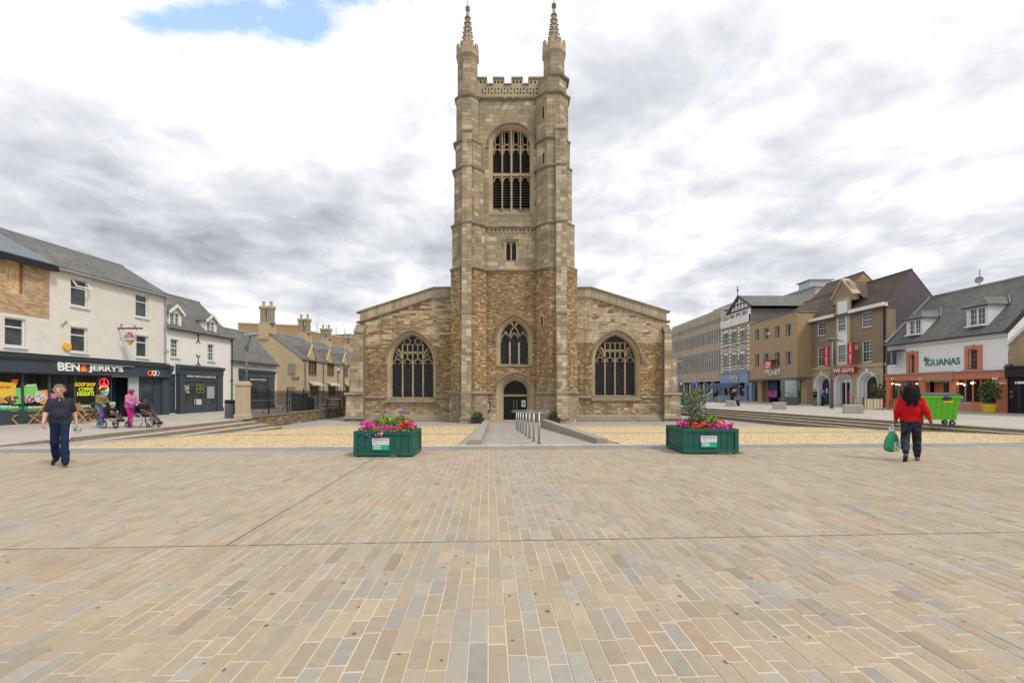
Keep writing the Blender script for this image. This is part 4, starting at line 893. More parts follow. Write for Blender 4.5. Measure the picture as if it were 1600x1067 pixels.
class Bld:
    def __init__(s, name, label, cat, A, B, group=None):
        A = Vector((A[0], A[1], 0)); B = Vector((B[0], B[1], 0)); d = B-A; s.len = d.length; s.rz = math.atan2(d.y, d.x)
        s.root = thing(name, label, cat, A, s.rz, group); s.A = A; s.R = Matrix.Rotation(-s.rz, 3, 'Z'); s.holes = []
    def f(s, px, py, off=0.0):                               # where the ray of a pixel meets the plane y = off of this facade
        o = s.R @ (Vector((0,0,EYE))-s.A); d = s.R @ Vector(((px-HX)/F, 1, (HY-py)/F)); t = (off-o.y)/d.y; p = o+d*t; return p.x, p.z
    def r(s, x0, x1, yt, yb, off=0.0):
        xm = (x0+x1)/2; a, b = s.f(x0, 600, off)[0], s.f(x1, 600, off)[0]; return min(a,b), max(a,b), s.f(xm, yb, off)[1], s.f(xm, yt, off)[1]
    def add(s, mb, name, mt, parent=None, fixn=True, smooth=False): return mb.build(name, mt, parent or s.root, smooth, fixn=fixn)
    def box(s, name, mt, x0, x1, y0, y1, z0, z1, parent=None):
        m = MB(); m.box(x0, x1, y0, y1, z0, z1); return s.add(m, name, mt, parent)
    def hole(s, R, **k): s.holes.append(dict(x0=R[0], x1=R[1], z0=R[2], z1=R[3], **k)); return R
    def wall(s, name, mt, x0, x1, z0, z1, y=0.0, dep=.2, holes=None):
        m = MB(); wall_holes(m, x0, x1, z0, z1, s.holes if holes is None else holes, y, dep); return s.add(m, name, mt, fixn=False)
    def win(s, R, cols=2, rows=2, y=.10, fm=None, gl=None, sash=True, fw=.06, sill=True, sillm=None, bar=.022, lintel=None, mid=None, hole=True, name='window', arch=0.0):
        x0, x1, z0, z1 = R; fm = fm or M_WHITE; gl = gl or M_GLASSU
        if hole: s.hole(R)
        m = MB(); m.box(x0,x0+fw,y,y+.08,z0,z1); m.box(x1-fw,x1,y,y+.08,z0,z1); m.box(x0+fw,x1-fw,y,y+.08,z1-fw,z1); m.box(x0+fw,x1-fw,y,y+.08,z0,z0+fw*1.2)
        w = s.add(m, name, fm)
        zm = mid if mid is not None else (z0+z1)/2
        if sash: m = MB(); m.box(x0+fw,x1-fw,y+.012,y+.07,zm-.03,zm+.03); s.add(m, 'meeting_rail', fm, w)
        m = MB(); m.quad((x0+fw,y+.055,z0+fw),(x1-fw,y+.055,z0+fw),(x1-fw,y+.055,z1-fw),(x0+fw,y+.055,z1-fw)); s.add(m, 'glass', gl, w, fixn=False)
        for k in range(1, cols): m = MB(); x = x0+fw+(x1-x0-2*fw)*k/cols; m.box(x-bar/2,x+bar/2,y+.03,y+.06,z0+fw,z1-fw); s.add(m, 'glazing_bar', fm, w)
        for k in range(1, rows):
            z = z0+fw+(z1-z0-2*fw)*k/rows
            if sash and abs(z-zm) < .06: continue
            m = MB(); m.box(x0+fw,x1-fw,y+.031,y+.059,z-bar/2,z+bar/2); s.add(m, 'glazing_bar', fm, w)
        if sill: m = MB(); m.box(x0-.07,x1+.07,-.09,y+.02,z0-.09,z0); s.add(m, 'sill', sillm or fm, w)
        if lintel: m = MB(); h = .26; m.prism([(x0-.06,z1+.0),(x1+.06,z1+.0),(x1+.16,z1+h),(x0-.16,z1+h)], 'y', -.025, .01); s.add(m, 'lintel', lintel, w)
        return w
    def roof(s, x0, x1, ze, zr, half, mt, y0=0.0, over=.25, th=.09, name='roof', full=True, ends=None, gx=.05):
        k = (zr-ze)/half; m = MB(); zo = ze-over*k
        for sg in ((1,) if not full else (1, -1)):
            ya = y0-over if sg > 0 else y0+2*half+over; yr = y0+half
            m.add([(x0-gx,ya,zo),(x1+gx,ya,zo),(x1+gx,yr,zr),(x0-gx,yr,zr),(x0-gx,ya,zo+th),(x1+gx,ya,zo+th),(x1+gx,yr,zr+th),(x0-gx,yr,zr+th)], [(0,1,2,3),(4,5,6,7),(0,1,5,4),(1,2,6,5),(3,0,4,7)])
        r = s.add(m, name, mt); m = MB(); m.tube([(x0-gx,y0+half,zr+th),(x1+gx,y0+half,zr+th)], .09, 6); s.add(m, 'ridge', M_LEADG if mt != M_TILE else mt, r)
        for x, w in ((x0, ends), (x1, ends)):
            if w: q = MB(); q.poly([(x,y0,ze-.02),(x,y0+2*half,ze-.02),(x,y0+half,zr-.02)]); s.add(q, 'gable_wall', w, fixn=False)
        return r
    def shell(s, mt, x0, x1, z1, dep, z0=-.3, room=None):               # side and back walls
        m = MB(); m.quad((x0,0,z0),(x0,dep,z0),(x0,dep,z1),(x0,0,z1)); m.quad((x1,0,z0),(x1,0,z1),(x1,dep,z1),(x1,dep,z0)); m.quad((x0,dep,z0),(x1,dep,z0),(x1,dep,z1),(x0,dep,z1)); s.add(m, 'side_wall', mt, fixn=False)
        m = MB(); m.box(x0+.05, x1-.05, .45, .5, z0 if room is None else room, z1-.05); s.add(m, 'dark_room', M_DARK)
    def gutter(s, x0, x1, z, y=-.22, mt=None, r=.06): m = MB(); m.tube([(x0,y,z),(x1,y,z)], r, 6); return s.add(m, 'gutter', mt or M_BLACKP)
    def pipe(s, x, z0, z1, mt=None, y=-.09, r=.05):
        m = MB(); m.tube([(x,y,z0),(x,y,z1)], r, 6)
        for z in np.arange(z0+.8, z1, 1.6): m.box(x-r-.02, x+r+.02, y-r-.015, 0, z-.03, z+.03)
        return s.add(m, 'drainpipe', mt or M_BLACKP)
    def text(s, body, px0, px1, py, h, mt, off=-.05, parent=None, bold=.02, depth=.012, shear=0, name='lettering', spacing=1.0, dx=0.0):
        a, b, _, _ = s.r(px0, px1, py, py, off); z = s.f((px0+px1)/2, py, off)[1]
        o = text(name, body, h*1.38, mt, parent or s.root, ((a+b)/2, off, z), depth=depth, bold=bold*h, spacing=spacing, shear=shear)
        xs = [v.co.x for v in o.data.vertices]; ys = [v.co.y for v in o.data.vertices]
        if xs:
            k = (b-a)/(max(xs)-min(xs)); cxo = (max(xs)+min(xs))/2; ky = h/(max(ys)-min(ys)); cyo = (max(ys)+min(ys))/2
            for v in o.data.vertices: v.co.x = (v.co.x-cxo)*k; v.co.y = (v.co.y-cyo)*ky
        return o
def lx_at(b, px): return b.f(px, 600)[0]
# ---------------------------------------------------------------- left: cream three-storey shop
LD = Vector((.0423, .9991, 0)); LC = Vector((-23.05, 30.3, 0))
b = Bld('shop_building', 'cream three-storey building with a navy dessert shop front and brick-patched corner', 'building', LC-LD*15, LC)
EZ = 8.0; xr_ = b.len; xs_ = lx_at(b, 77)
LW = [(110.6,138,437,479,'open'), (211.8,231.7,461,495.6,0), (110.6,136.8,511.5,550,0), (213,231.7,524.5,558,0), (7.5,40.3,497,541,0)]
for x0, x1, yt, yb, k in LW:
    R = b.r(x0, x1, yt, yb); zm = R[2]+(R[3]-R[2])*.68; w = b.win(R, 1, 1, .09, sash=True, mid=zm, lintel=M_CREAM if x0 > 50 else None)
    if k: m = MB(); m.M = Matrix.Translation((0, .03, R[3]-.08)) @ Matrix.Rotation(-.62, 4, 'X'); m.box(R[0]+.06,R[1]-.06,-.04,0,-.48,-.42); m.box(R[0]+.06,R[0]+.11,-.04,0,-.42,0); m.box(R[1]-.11,R[1]-.06,-.04,0,-.42,0); b.add(m, 'open_sash', M_WHITE, w)
RO = b.hole(b.r(7.5, 38.4, 407.5, 457.7))
SZ1 = 2.45
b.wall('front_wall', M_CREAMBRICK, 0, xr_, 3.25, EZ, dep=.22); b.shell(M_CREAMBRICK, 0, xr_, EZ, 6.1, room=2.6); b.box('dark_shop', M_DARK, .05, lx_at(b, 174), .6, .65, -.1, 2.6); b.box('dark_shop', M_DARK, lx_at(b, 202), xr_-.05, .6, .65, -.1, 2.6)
# boarded window and the patch of new brickwork round it
def osb():
    t = NT('osb_board'); v = t.n('ShaderNodeTexVoronoi'); v.inputs['Scale'].default_value = 16; mp = t.n('ShaderNodeMapping'); mp.inputs['Scale'].default_value = (1, 1, .45); t.l(t.tc.outputs['Object'], mp.inputs[0]); t.l(mp.outputs[0], v.inputs['Vector'])
    s = t.n('ShaderNodeSeparateColor'); t.l(v.outputs['Color'], s.inputs[0]); t.col(t.mix(s.outputs[0], (.50,.30,.13), (.72,.52,.30))); t.set(t.b, Roughness=.8); return t.m
b.box('boarding', osb(), RO[0], RO[1]-.12, .12, .15, RO[2], RO[3]); b.box('timber_jamb', mat('raw_timber', (.30,.13,.05), .8, .2, 5), RO[1]-.12, RO[1]-.05, .05, .2, RO[2], RO[3])
PB = [(.50,.345,.20), (.43,.285,.165), (.56,.40,.25), (.38,.245,.14), (.48,.35,.225)]
M_BRK = mat('new_buff_brick', (1,1,1), .85, .12, 9, attr=True, bump=.2); bz0 = b.f(77, 498)[1]; bw_, bh_ = .225, .0765
ZB = EZ-.05; xl0 = 3.6; brks = []; nrow = int((ZB-bz0)/bh_)
for r_ in range(nrow):
    z = bz0+r_*bh_; x = xs_-(0 if r_ % 2 else -.0)-(.1125 if r_ % 2 else 0)
    segs = []; x = xl0-(.1125 if r_ % 2 else 0)
    while x < xs_-.02:
        a, c = max(x, xl0), min(x+bw_, xs_)
        if c-a > .05 and not (a < RO[1]+.0 and c > RO[0]-.0 and RO[2]-.02 < z+bh_/2 < RO[3]): brks.append((a+.005, c-.005, z+.005, z+bh_-.005))
        elif c-a > .05 and RO[2]-.02 < z+bh_/2 < RO[3]:
            if a < RO[0]-.06: brks.append((a+.005, RO[0], z+.005, z+bh_-.005))
            elif c > RO[1]+.06: brks.append((RO[1], c-.005, z+.005, z+bh_-.005))
        x += bw_
pm = MB(); PANELH = [dict(x0=RO[0], x1=RO[1], z0=RO[2], z1=RO[3], dep=.02)]
wall_holes(pm, xl0, xs_, bz0, ZB, PANELH, -.012, .02); panel = b.add(pm, 'brick_patch', mat('brick_mortar', (.50,.43,.33), .9, .1, 8), fixn=False)
brks.sort(key=lambda q: -((q[1]-q[0]) > .2)*1e3-q[0]); bm_cache = []
for c in PB: q = MB(); q.cur = c; q.box(-.5,.5,-.5,.5,-.5,.5); bm_cache.append(q.mesh('brick', M_BRK))
rest = MB()
for i, (a, c, z0, z1) in enumerate(brks):
    if i < 300: link('brick', random.choice(bm_cache), panel, ((a+c)/2, -.014, (z0+z1)/2), None, (c-a, random.uniform(.018,.024), z1-z0))
    else: rest.cur = random.choice(PB); rest.box(a, c, -.024, -.004, z0, z1)
if rest.v: o = b.add(rest, 'more_bricks', M_BRK, panel); o['kind'] = 'stuff'
rf = b.roof(xs_-.1, xr_, EZ, EZ+1.85, 3.05, M_SLATE, name='roof', ends=M_CREAMBRICK); b.roof(-.3, xs_-.13, EZ+.05, EZ+1.8, 3.05, M_SLATEN, over=.35, name='new_roof')
b.box('fascia_board', M_BLACKP, 0, xs_+.1, -.42, -.30, EZ-.42, EZ-.12); b.gutter(xs_+.15, xr_, EZ-.2, -.24, M_LEADG, .055); b.pipe(xr_-.12, 3.3, EZ-.2, M_LEADG)
# shop front
fx0, fx1 = 0.0, b.f(262, 600, -.35)[0]
m = MB(); m.prism([(-.30,2.45),(-.30,3.05),(-.40,3.12),(-.46,3.25),(-.46,3.31),(0.05,3.36),(0.05,2.45)], 'x', fx0, fx1+.1); fas = b.add(m, 'fascia', M_SLATEGREY)
b.box('fascia_lead', M_LEADG, fx0, fx1+.15, -.48, .0, 3.362, 3.39); b.box('sign_trough', M_LEADG, lx_at(b, 101), lx_at(b, 200), -.42, -.33, 3.02, 3.06, fas)
M_LET = flat('sign_white', (.80,.80,.78))
for body, p0, p1 in (('BEN', 90.5, 124), ("JERRY'S", 138.5, 192)): b.text(body, p0, p1, 573.2 if p0 < 100 else 576.8, .44, M_LET, -.335, fas, bold=.028, depth=.03)
b.text('&', 124.6, 138, 574.6, .50, flat('sign_red', (.62,.06,.05)), -.34, fas, bold=.03, depth=.03); b.text('&', 126.5, 136, 577, .22, flat('sign_amber', (.85,.45,.05)), -.375, fas, bold=.03, depth=.006)
for k, (px, c) in enumerate(((234.6, (.75,.08,.10)), (240.8, (.85,.42,.06)), (245.8, (.10,.30,.70)))):
    x, z = b.f(px, 583, -.34); m = MB(); R0 = .15
    pts = [(x+R0*math.cos(a), -.34, z+R0*math.sin(a)) for a in np.linspace(0, 2*PI, 17)[:-1]] if k != 1 else [(x+.010*(16*math.sin(a)**3), -.35, z+.011*(13*math.cos(a)-5*math.cos(2*a)-2*math.cos(3*a)-math.cos(4*a))) for a in np.linspace(0, 2*PI, 25)[:-1]]
    m.tube(pts, .022, 5, True); b.add(m, ('peace_sign', 'heart_sign', 'scoop_sign')[k], mat('neon%d' % k, c, .5, 0, 1, emit=c, estr=.9), fas)
zst = .62
def pane(b, p0, p1, z0, z1, y, gl, name='shop_window', fm=M_SLATEGREY, w=.06):
    x0, x1 = b.f(p0, 600, y)[0], b.f(p1, 600, y)[0]; x0, x1 = min(x0,x1), max(x0,x1); m = MB(); m.box(x0,x0+w,y-.05,y+.05,z0,z1); m.box(x1-w,x1,y-.05,y+.05,z0,z1); m.box(x0+w,x1-w,y-.05,y+.05,z1-w,z1); m.box(x0+w,x1-w,y-.05,y+.05,z0,z0+w); o = b.add(m, name, fm)
    m = MB(); m.quad((x0+w,y,z0+w),(x1-w,y,z0+w),(x1-w,y,z1-w),(x0+w,y,z1-w)); b.add(m, 'glass', gl, o, fixn=False); return o, x0, x1
b.box('stall_riser', M_SLATEGREY, 0, lx_at(b, 153), -.02, .3, -.2, zst); b.box('upper_wall', M_CREAMBRICK, 0, xr_, .06, .3, 2.4, 3.3)
M_SHOP = glassmat('dark_shop_glass', (.010,.010,.009), .05)
wins = [(-60,-20),(-20,34),(34,76),(76,116),(116,152)]; sw = [pane(b, p0, p1, zst, 2.45, .06, M_SHOP) for p0, p1 in wins]
pane(b, 153, 173.5, .15, 2.45, .08, M_SHOP, 'side_window')
b.box('recess_wall', M_DARK, lx_at(b,174), lx_at(b,202), 1.3, 1.35, 0, 2.45); pane(b, 175.5, 201, .02, 2.35, 1.0, glassmat('teal_glass', (.02,.06,.075)), 'shop_door')
b.box('pale_panel', flat('pale_blind', (.40,.45,.44)), lx_at(b,201), lx_at(b,217), .0, .06, .35, 2.45); pane(b, 217.5, 243, .1, 2.45, .05, glassmat('shop_glass2', (.03,.04,.045)), 'side_window', w=.16)
for p0, p1 in ((244, 250.5), (250.6, 261.5)): x0, x1 = lx_at(b,p0), lx_at(b,p1); b.box('pilaster', M_SLATEGREY, x0, x1, -.16 if p0 > 250 else -.02, .2, -.1, 2.45)
xq = lx_at(b, 258); m = MB(); m.prism([(-.5,3.25),(-.18,3.25),(-.18,2.35),(-.28,2.4),(-.34,2.75),(-.5,3.0)], 'x', xq-.14, xq+.16); b.add(m, 'console_bracket', M_SLATEGREY)
# posters and window lettering
def poster(b, p0, p1, z0, z1, c, tilt=0.0, y=.02, name='poster', mt=None):
    x0, x1 = b.f(p0, 600, y)[0], b.f(p1, 600, y)[0]; m = MB(); m.box(-(x1-x0)/2, (x1-x0)/2, 0, .006, -(z1-z0)/2, (z1-z0)/2); o = m.build(name, mt or flat('poster_%d_%d' % (p0*10, z0*100), c), b.root); o.location = ((x0+x1)/2, y, (z0+z1)/2); o.rotation_euler = (0, tilt, 0); return o
def foodmat(name, cols):
    t = NT(name); v = t.n('ShaderNodeTexVoronoi'); v.inputs['Scale'].default_value = 13; t.l(t.tc.outputs['Object'], v.inputs['Vector']); s = t.n('ShaderNodeSeparateColor'); t.l(v.outputs['Color'], s.inputs[0])
    r = t.n('ShaderNodeValToRGB'); t.l(s.outputs[0], r.inputs[0]); r.color_ramp.interpolation = 'CONSTANT'; el = r.color_ramp.elements; el[0].color = (*cols[0],1); el[1].position = .8; el[1].color = (*cols[-1],1)
    for i, c in enumerate(cols[1:-1]): k = el.new((i+1)*.8/(len(cols)-1)); k.color = (*c,1)
    t.col(r.outputs[0]); t.set(t.b, Roughness=.5); return t.m
def blob(b, p0, p1, z0, z1, mt, y=.008, name='food_picture'):
    x0, x1 = b.f(p0, 600, y)[0], b.f(p1, 600, y)[0]; cx, cz = (x0+x1)/2, (z0+z1)/2; P = []
    for k in range(22): a = 2*PI*k/22; r_ = 1+.16*math.sin(3*a+p0)+.1*math.sin(5*a+p1); P.append((cx+(x1-x0)/2*r_*math.cos(a)*.9, cz+(z1-z0)/2*r_*math.sin(a)*.9))
    m = MB(); m.prism(P, 'y', y, y+.004); return b.add(m, name, mt)
poster(b, -6, 24, 1.02, 1.98, (.75,.50,.06), .10); poster(b, 20, 33, .95, 1.72, (.16,.55,.15), -.08, .026); poster(b, 36, 60, 1.05, 1.88, (.22,.58,.12), -.22); poster(b, 62, 75, .95, 1.62, (.80,.32,.06), -.1, .028); poster(b, 78, 90, .95, 1.45, (.62,.18,.42), .12)
blob(b, 6, 30, .98, 1.38, foodmat('choc_scoops', [(.06,.03,.02),(.30,.16,.08),(.60,.45,.25),(.12,.06,.04)])); blob(b, 38, 56, .98, 1.42, foodmat('berry_scoops', [(.35,.05,.10),(.6,.5,.5),(.20,.04,.12),(.65,.6,.62)])); blob(b, 52, 73, 1.0, 1.58, foodmat('cream_scoops', [(.62,.66,.68),(.50,.56,.60),(.70,.68,.62),(.40,.22,.30)]), .004)
blob(b, -4, 8, .98, 1.3, foodmat('waffle', [(.5,.3,.1),(.62,.42,.18),(.4,.22,.08)]), .004); poster(b, -18, 18, .80, .93, (.20,.55,.70), .05, .03)
for p0, p1, tx_ in ((-6, 33, 'ICE CREAM'), (36, 75, 'MILKSHAKES'), (118, 150, 'WI-FI')):
    s_ = poster(b, p0, p1, .64, .84, (.05,.32,.08), 0, .01, 'window_strip'); b.text(tx_, p0+(p1-p0)*.2, p1-(p1-p0)*.12, HY+(EYE-.74)*F/(23.4 if p1 < 100 else 25), .11, M_LET, -.002, bold=.04, depth=.002)
b.text('daily deals', -1, 17, 604.5, .12, flat('script_red', (.65,.08,.04)), -.006, bold=.03, depth=.002, shear=.2); b.text('super', 41, 55, 602.5, .13, M_LET, -.006, bold=.03, depth=.002, shear=.2)
NEON = {}
for body, p0, p1, py, h, c in (('GOOP SHOP', 117, 149, 600.5, .2, (1,.62,.05)), ('COFFEE', 123, 146, 608.2, .2, (.75,.85,.05)), ('DESSERTS', 120.5, 147, 615.2, .2, (.80,.85,.05)), ('GET', 18, 28.5, 596.5, .2, (1,.25,.03))):
    b.text(body, p0, p1, py, h, mat('neon_%s' % body[:3], c, .5, 0, 1, emit=c, estr=.45), 0.0, bold=0, depth=.004, shear=.1, name='neon_lettering')
for k, (py, c) in enumerate(((598, (.9,.05,.08)), (607.5, (.95,.65,.05)), (612, (.15,.45,.75)), (617, (.10,.35,.45)))):
    x, z = b.f(162, py, .02); m = MB(); m.tube([(x+.27*math.cos(a)*(1 if k < 3 else .7), .0, z+.25*math.sin(a)*(1 if k == 0 else .6)) for a in np.linspace(0, 2*PI, 15)[:-1]], .03, 5, True)
    if k == 0:
        for a in (PI/2, -PI/2, -.8, PI+.8): m.bar((x, .0, z), (x+.25*math.cos(a), .0, z+.25*math.sin(a)), .05)
    b.add(m, 'neon_ring', mat('neonr%d' % k, c, .5, 0, 1, emit=c, estr=.7))
for px, py in ((38.5, 596), (59.5, 596.5), (83, 596.8), (146, 591)):
    x, z = b.f(px, py, .35); m = MB(); m.sphere((x, .35, z), .06, 8, 6); pl = b.add(m, 'pendant_lamp', M_WARM); m = MB(); m.tube([(x,.35,z+.05),(x,.35,2.4)], .008, 4); b.add(m, 'flex', M_BLACKP, pl)
# alarm box and hanging cone sign
x, z = b.f(103, 541, 0); m = MB(); m.prism([(x-.16,z+.16),(x-.2,z-.05),(x-.1,z-.2),(x+.1,z-.2),(x+.2,z-.05),(x+.16,z+.16)][::-1], 'y', -.12, 0); b.add(m, 'alarm_box', flat('alarm_yellow', (.75,.42,.05)))
hs = thing('hanging_sign', 'ice cream cone sign hanging from an iron bracket on the cream building', 'sign'); x, z = b.f(203, 528, -.7); px_ = b.root.matrix_basis @ Vector((x, -.7, z)); hs.location = px_; hs.rotation_euler = (0, 0, 0)
m = MB(); m.box(-.9, .75, -.03, .03, .52, .60); m.tube([(-.4,0,.52),(-.4,0,.4)], .015, 4); m.tube([(.4,0,.52),(.4,0,.4)], .015, 4); m.build('bracket', M_BLACKP, hs)
m = MB()
for sx_, sz_, r_ in ((0,.2,.2), (-.2,.06,.17), (.2,.06,.17), (0,.04,.2), (-.1,.16,.16), (.12,.15,.16)): m.sphere((sx_,0,sz_), r_, 10, 7, 1, .35, .9)
m.build('scoop', foodmat('strawberry_scoop', [(.50,.27,.31),(.46,.24,.28),(.53,.30,.34),(.48,.25,.30),(.13,.04,.06)]), hs, True); m = MB(); m.prism([(-.26,-.1),(0,-.42),(.26,-.1)], 'y', -.06, .06); m.build('cone', flat('waffle_cone', (.62,.33,.10)), hs)
m = MB(); m.prism([(-.46,-.16),(.46,-.16),(.50,.0),(-.50,.0)], 'y', -.1, -.085); m.build('banner', flat('banner_grey', (.30,.32,.36)), hs); text('lettering', "BEN & JERRY'S", .13, M_LET, hs, (0,-.105,-.08), depth=.004, bold=.004)
for px, py in ((103,505),(98,509),(190,509),(211,511)): x, z = b.f(px, py); m = MB(); m.lathe([(.001,0),(.1,.0),(.12,.02)], 0, 0, 12); o = b.add(m, 'pattress_plate', M_CREAM); o.location = (x, -.0, z); o.rotation_euler = (PI/2, 0, 0)
# ---------------------------------------------------------------- left: white house with dormers and a dark shop front
LB1 = LC+LD*6.68
b = Bld('white_house', 'white rendered house with two dormers and a dark blue-grey gallery shop front', 'building', LC+LD*.02, LB1)
M_WREND = mat('offwhite_render', (.76,.735,.68), .8, .06, 1.5, stain=.2, stc=(.5,.46,.39)); EZ2 = 5.93
for x0, x1, yt, yb in ((266.6,279.5,530,558), (324.6,335,538,563.6)): b.win(b.r(x0,x1,yt,yb), 3, 4, .08)
SD = b.hole(b.r(260.5, 274, 584, 646)); SF = b.r(281, 349.5, 576, 646)
b.hole((b.f(287,600)[0], b.f(338.5,600)[0], .55, 2.35)); b.wall('front_wall', M_WREND, 0, b.len, -.2, EZ2); b.shell(M_WREND, 0, b.len, EZ2, 5.6)
b.roof(0, b.len, EZ2, EZ2+2.75, 2.75, M_SLATE, ends=M_WREND); b.gutter(0, b.len, EZ2-.18); b.pipe(b.len-.1, 0, EZ2-.2)
m = MB(); x0, x1 = SD[0], SD[1]; m.box(x0,x0+.07,.0,.15,0,SD[3]); m.box(x1-.07,x1,.0,.15,0,SD[3]); m.box(x0+.07,x1-.07,.0,.15,SD[3]-.08,SD[3]); m.box(x0+.07,x1-.07,.0,.15,2.08,2.16); d_ = b.add(m, 'door', M_SLATEGREY)
m = MB(); m.box(x0+.07,x1-.07,.06,.11,0,2.08)
for q in (.2, .95):
    for s in (0, 1): xx = x0+.15+s*(x1-x0-.22)/2; m.box(xx, xx+(x1-x0-.44)/2, .045, .06, q, q+.62)
b.add(m, 'door_leaf', M_SLATEGREY, d_); m = MB(); m.quad((x0+.07,.08,2.16),(x1-.07,.08,2.16),(x1-.07,.08,SD[3]-.08),(x0+.07,.08,SD[3]-.08)); b.add(m, 'fanlight', M_GLASSU, d_, fixn=False); m = MB(); m.sphere((x1-.16,.03,1.05), .035, 6, 5); b.add(m, 'knob', M_STEEL, d_)
def shopfront(b, px0, px1, g0, g1, sign, sp0, sp1, spy, zt=3.0, dep=.32, nm=3, h=.17):
    x0, x1 = b.f(px0,600,-dep)[0], b.f(px1,600,-dep)[0]; a, c = b.f(g0,600,-dep+.08)[0], b.f(g1,600,-dep+.08)[0]
    m = MB(); m.prism([(-dep,zt-.62),(-dep,zt-.25),(-dep-.08,zt-.2),(-dep-.16,zt-.06),(-dep-.16,zt),(0.0,zt+.1),(0.0,zt-.62)], 'x', x0, x1); fa = b.add(m, 'fascia', M_SLATEGREY)
    b.text(sign, sp0, sp1, spy, h, flat('gilt_white', (.6,.6,.57)), -dep-.02, fa, bold=.02, depth=.006)
    for p, q in ((x0+.04, a), (c, x1-.04)): b.box('pilaster', M_SLATEGREY, p, q, -dep+.02, 0, -.1, zt-.62); b.box('pilaster_base', M_SLATEGREY, p-.03, q+.03, -dep-.03, 0, -.1, .3)
    b.box('stall_riser', M_SLATEGREY, a, c, -dep+.07, 0, -.1, .52); b.box('window_head', M_SLATEGREY, a, c, -dep+.08, 0, 2.30, zt-.62)
    for k in range(nm):
        p, q = a+(c-a)*k/nm, a+(c-a)*(k+1)/nm; w = .05; y = -dep+.12; z0, z1 = .52, 2.30; m = MB(); m.box(p,p+w,y-.04,y+.04,z0,z1); m.box(q-w,q,y-.04,y+.04,z0,z1); m.box(p+w,q-w,y-.04,y+.04,z1-w,z1); m.box(p+w,q-w,y-.04,y+.04,z0,z0+w); o = b.add(m, 'shop_window', M_SLATEGREY)
        m = MB(); m.quad((p+w,y,z0+w),(q-w,y,z0+w),(q-w,y,z1-w),(p+w,y,z1-w)); b.add(m, 'glass', glassmat('gallery_glass', (.035,.038,.036), .05), o, fixn=False)
    return fa, a, c
fa, a, c = shopfront(b, 281, 349.5, 287.5, 339, 'HENRY SMITH & HAMILTON', 292, 337, 588.5, 3.32, h=.15)
poster(b, 287.8, 296, 1.42, 1.98, (.6,.6,.55), 0, -.23, 'picture', foodmat('mono_print', [(.6,.6,.58),(.05,.05,.05),(.4,.4,.4),(.1,.1,.1)]))
for k in range(4): x, z = b.f(310+(k % 2)*6, 604.5+(k//2)*6.5, -.22); m = MB(); m.tube([(x+.17*math.cos(q), -.22, z+.17*math.sin(q)) for q in np.linspace(0, 2*PI, 13)[:-1]], .025, 5, True); b.add(m, 'wreath', flat('brass', (.30,.24,.06)))
poster(b, 323, 335, 1.0, 1.9, (.35,.38,.36), 0, -.23, 'picture', mat('pale_print', (.34,.36,.35), .6, .3, 6)); poster(b, 304, 315, .58, .98, (.55,.55,.52), .06, -.23, 'display_board')
for py in (527.7, 562.6):
    x, z = b.f(309.7, py, -.02); m = MB()
    for s in (-1, 1): m.tube([(x+s*.2, -.03, z+.38), (x+s*.08, -.03, z+.3), (x, -.03, z+.1), (x, -.03, z-.1), (x+s*.08, -.03, z-.3), (x+s*.2, -.03, z-.38)], .03, 5)
    b.add(m, 'iron_tie', M_BLACKP)
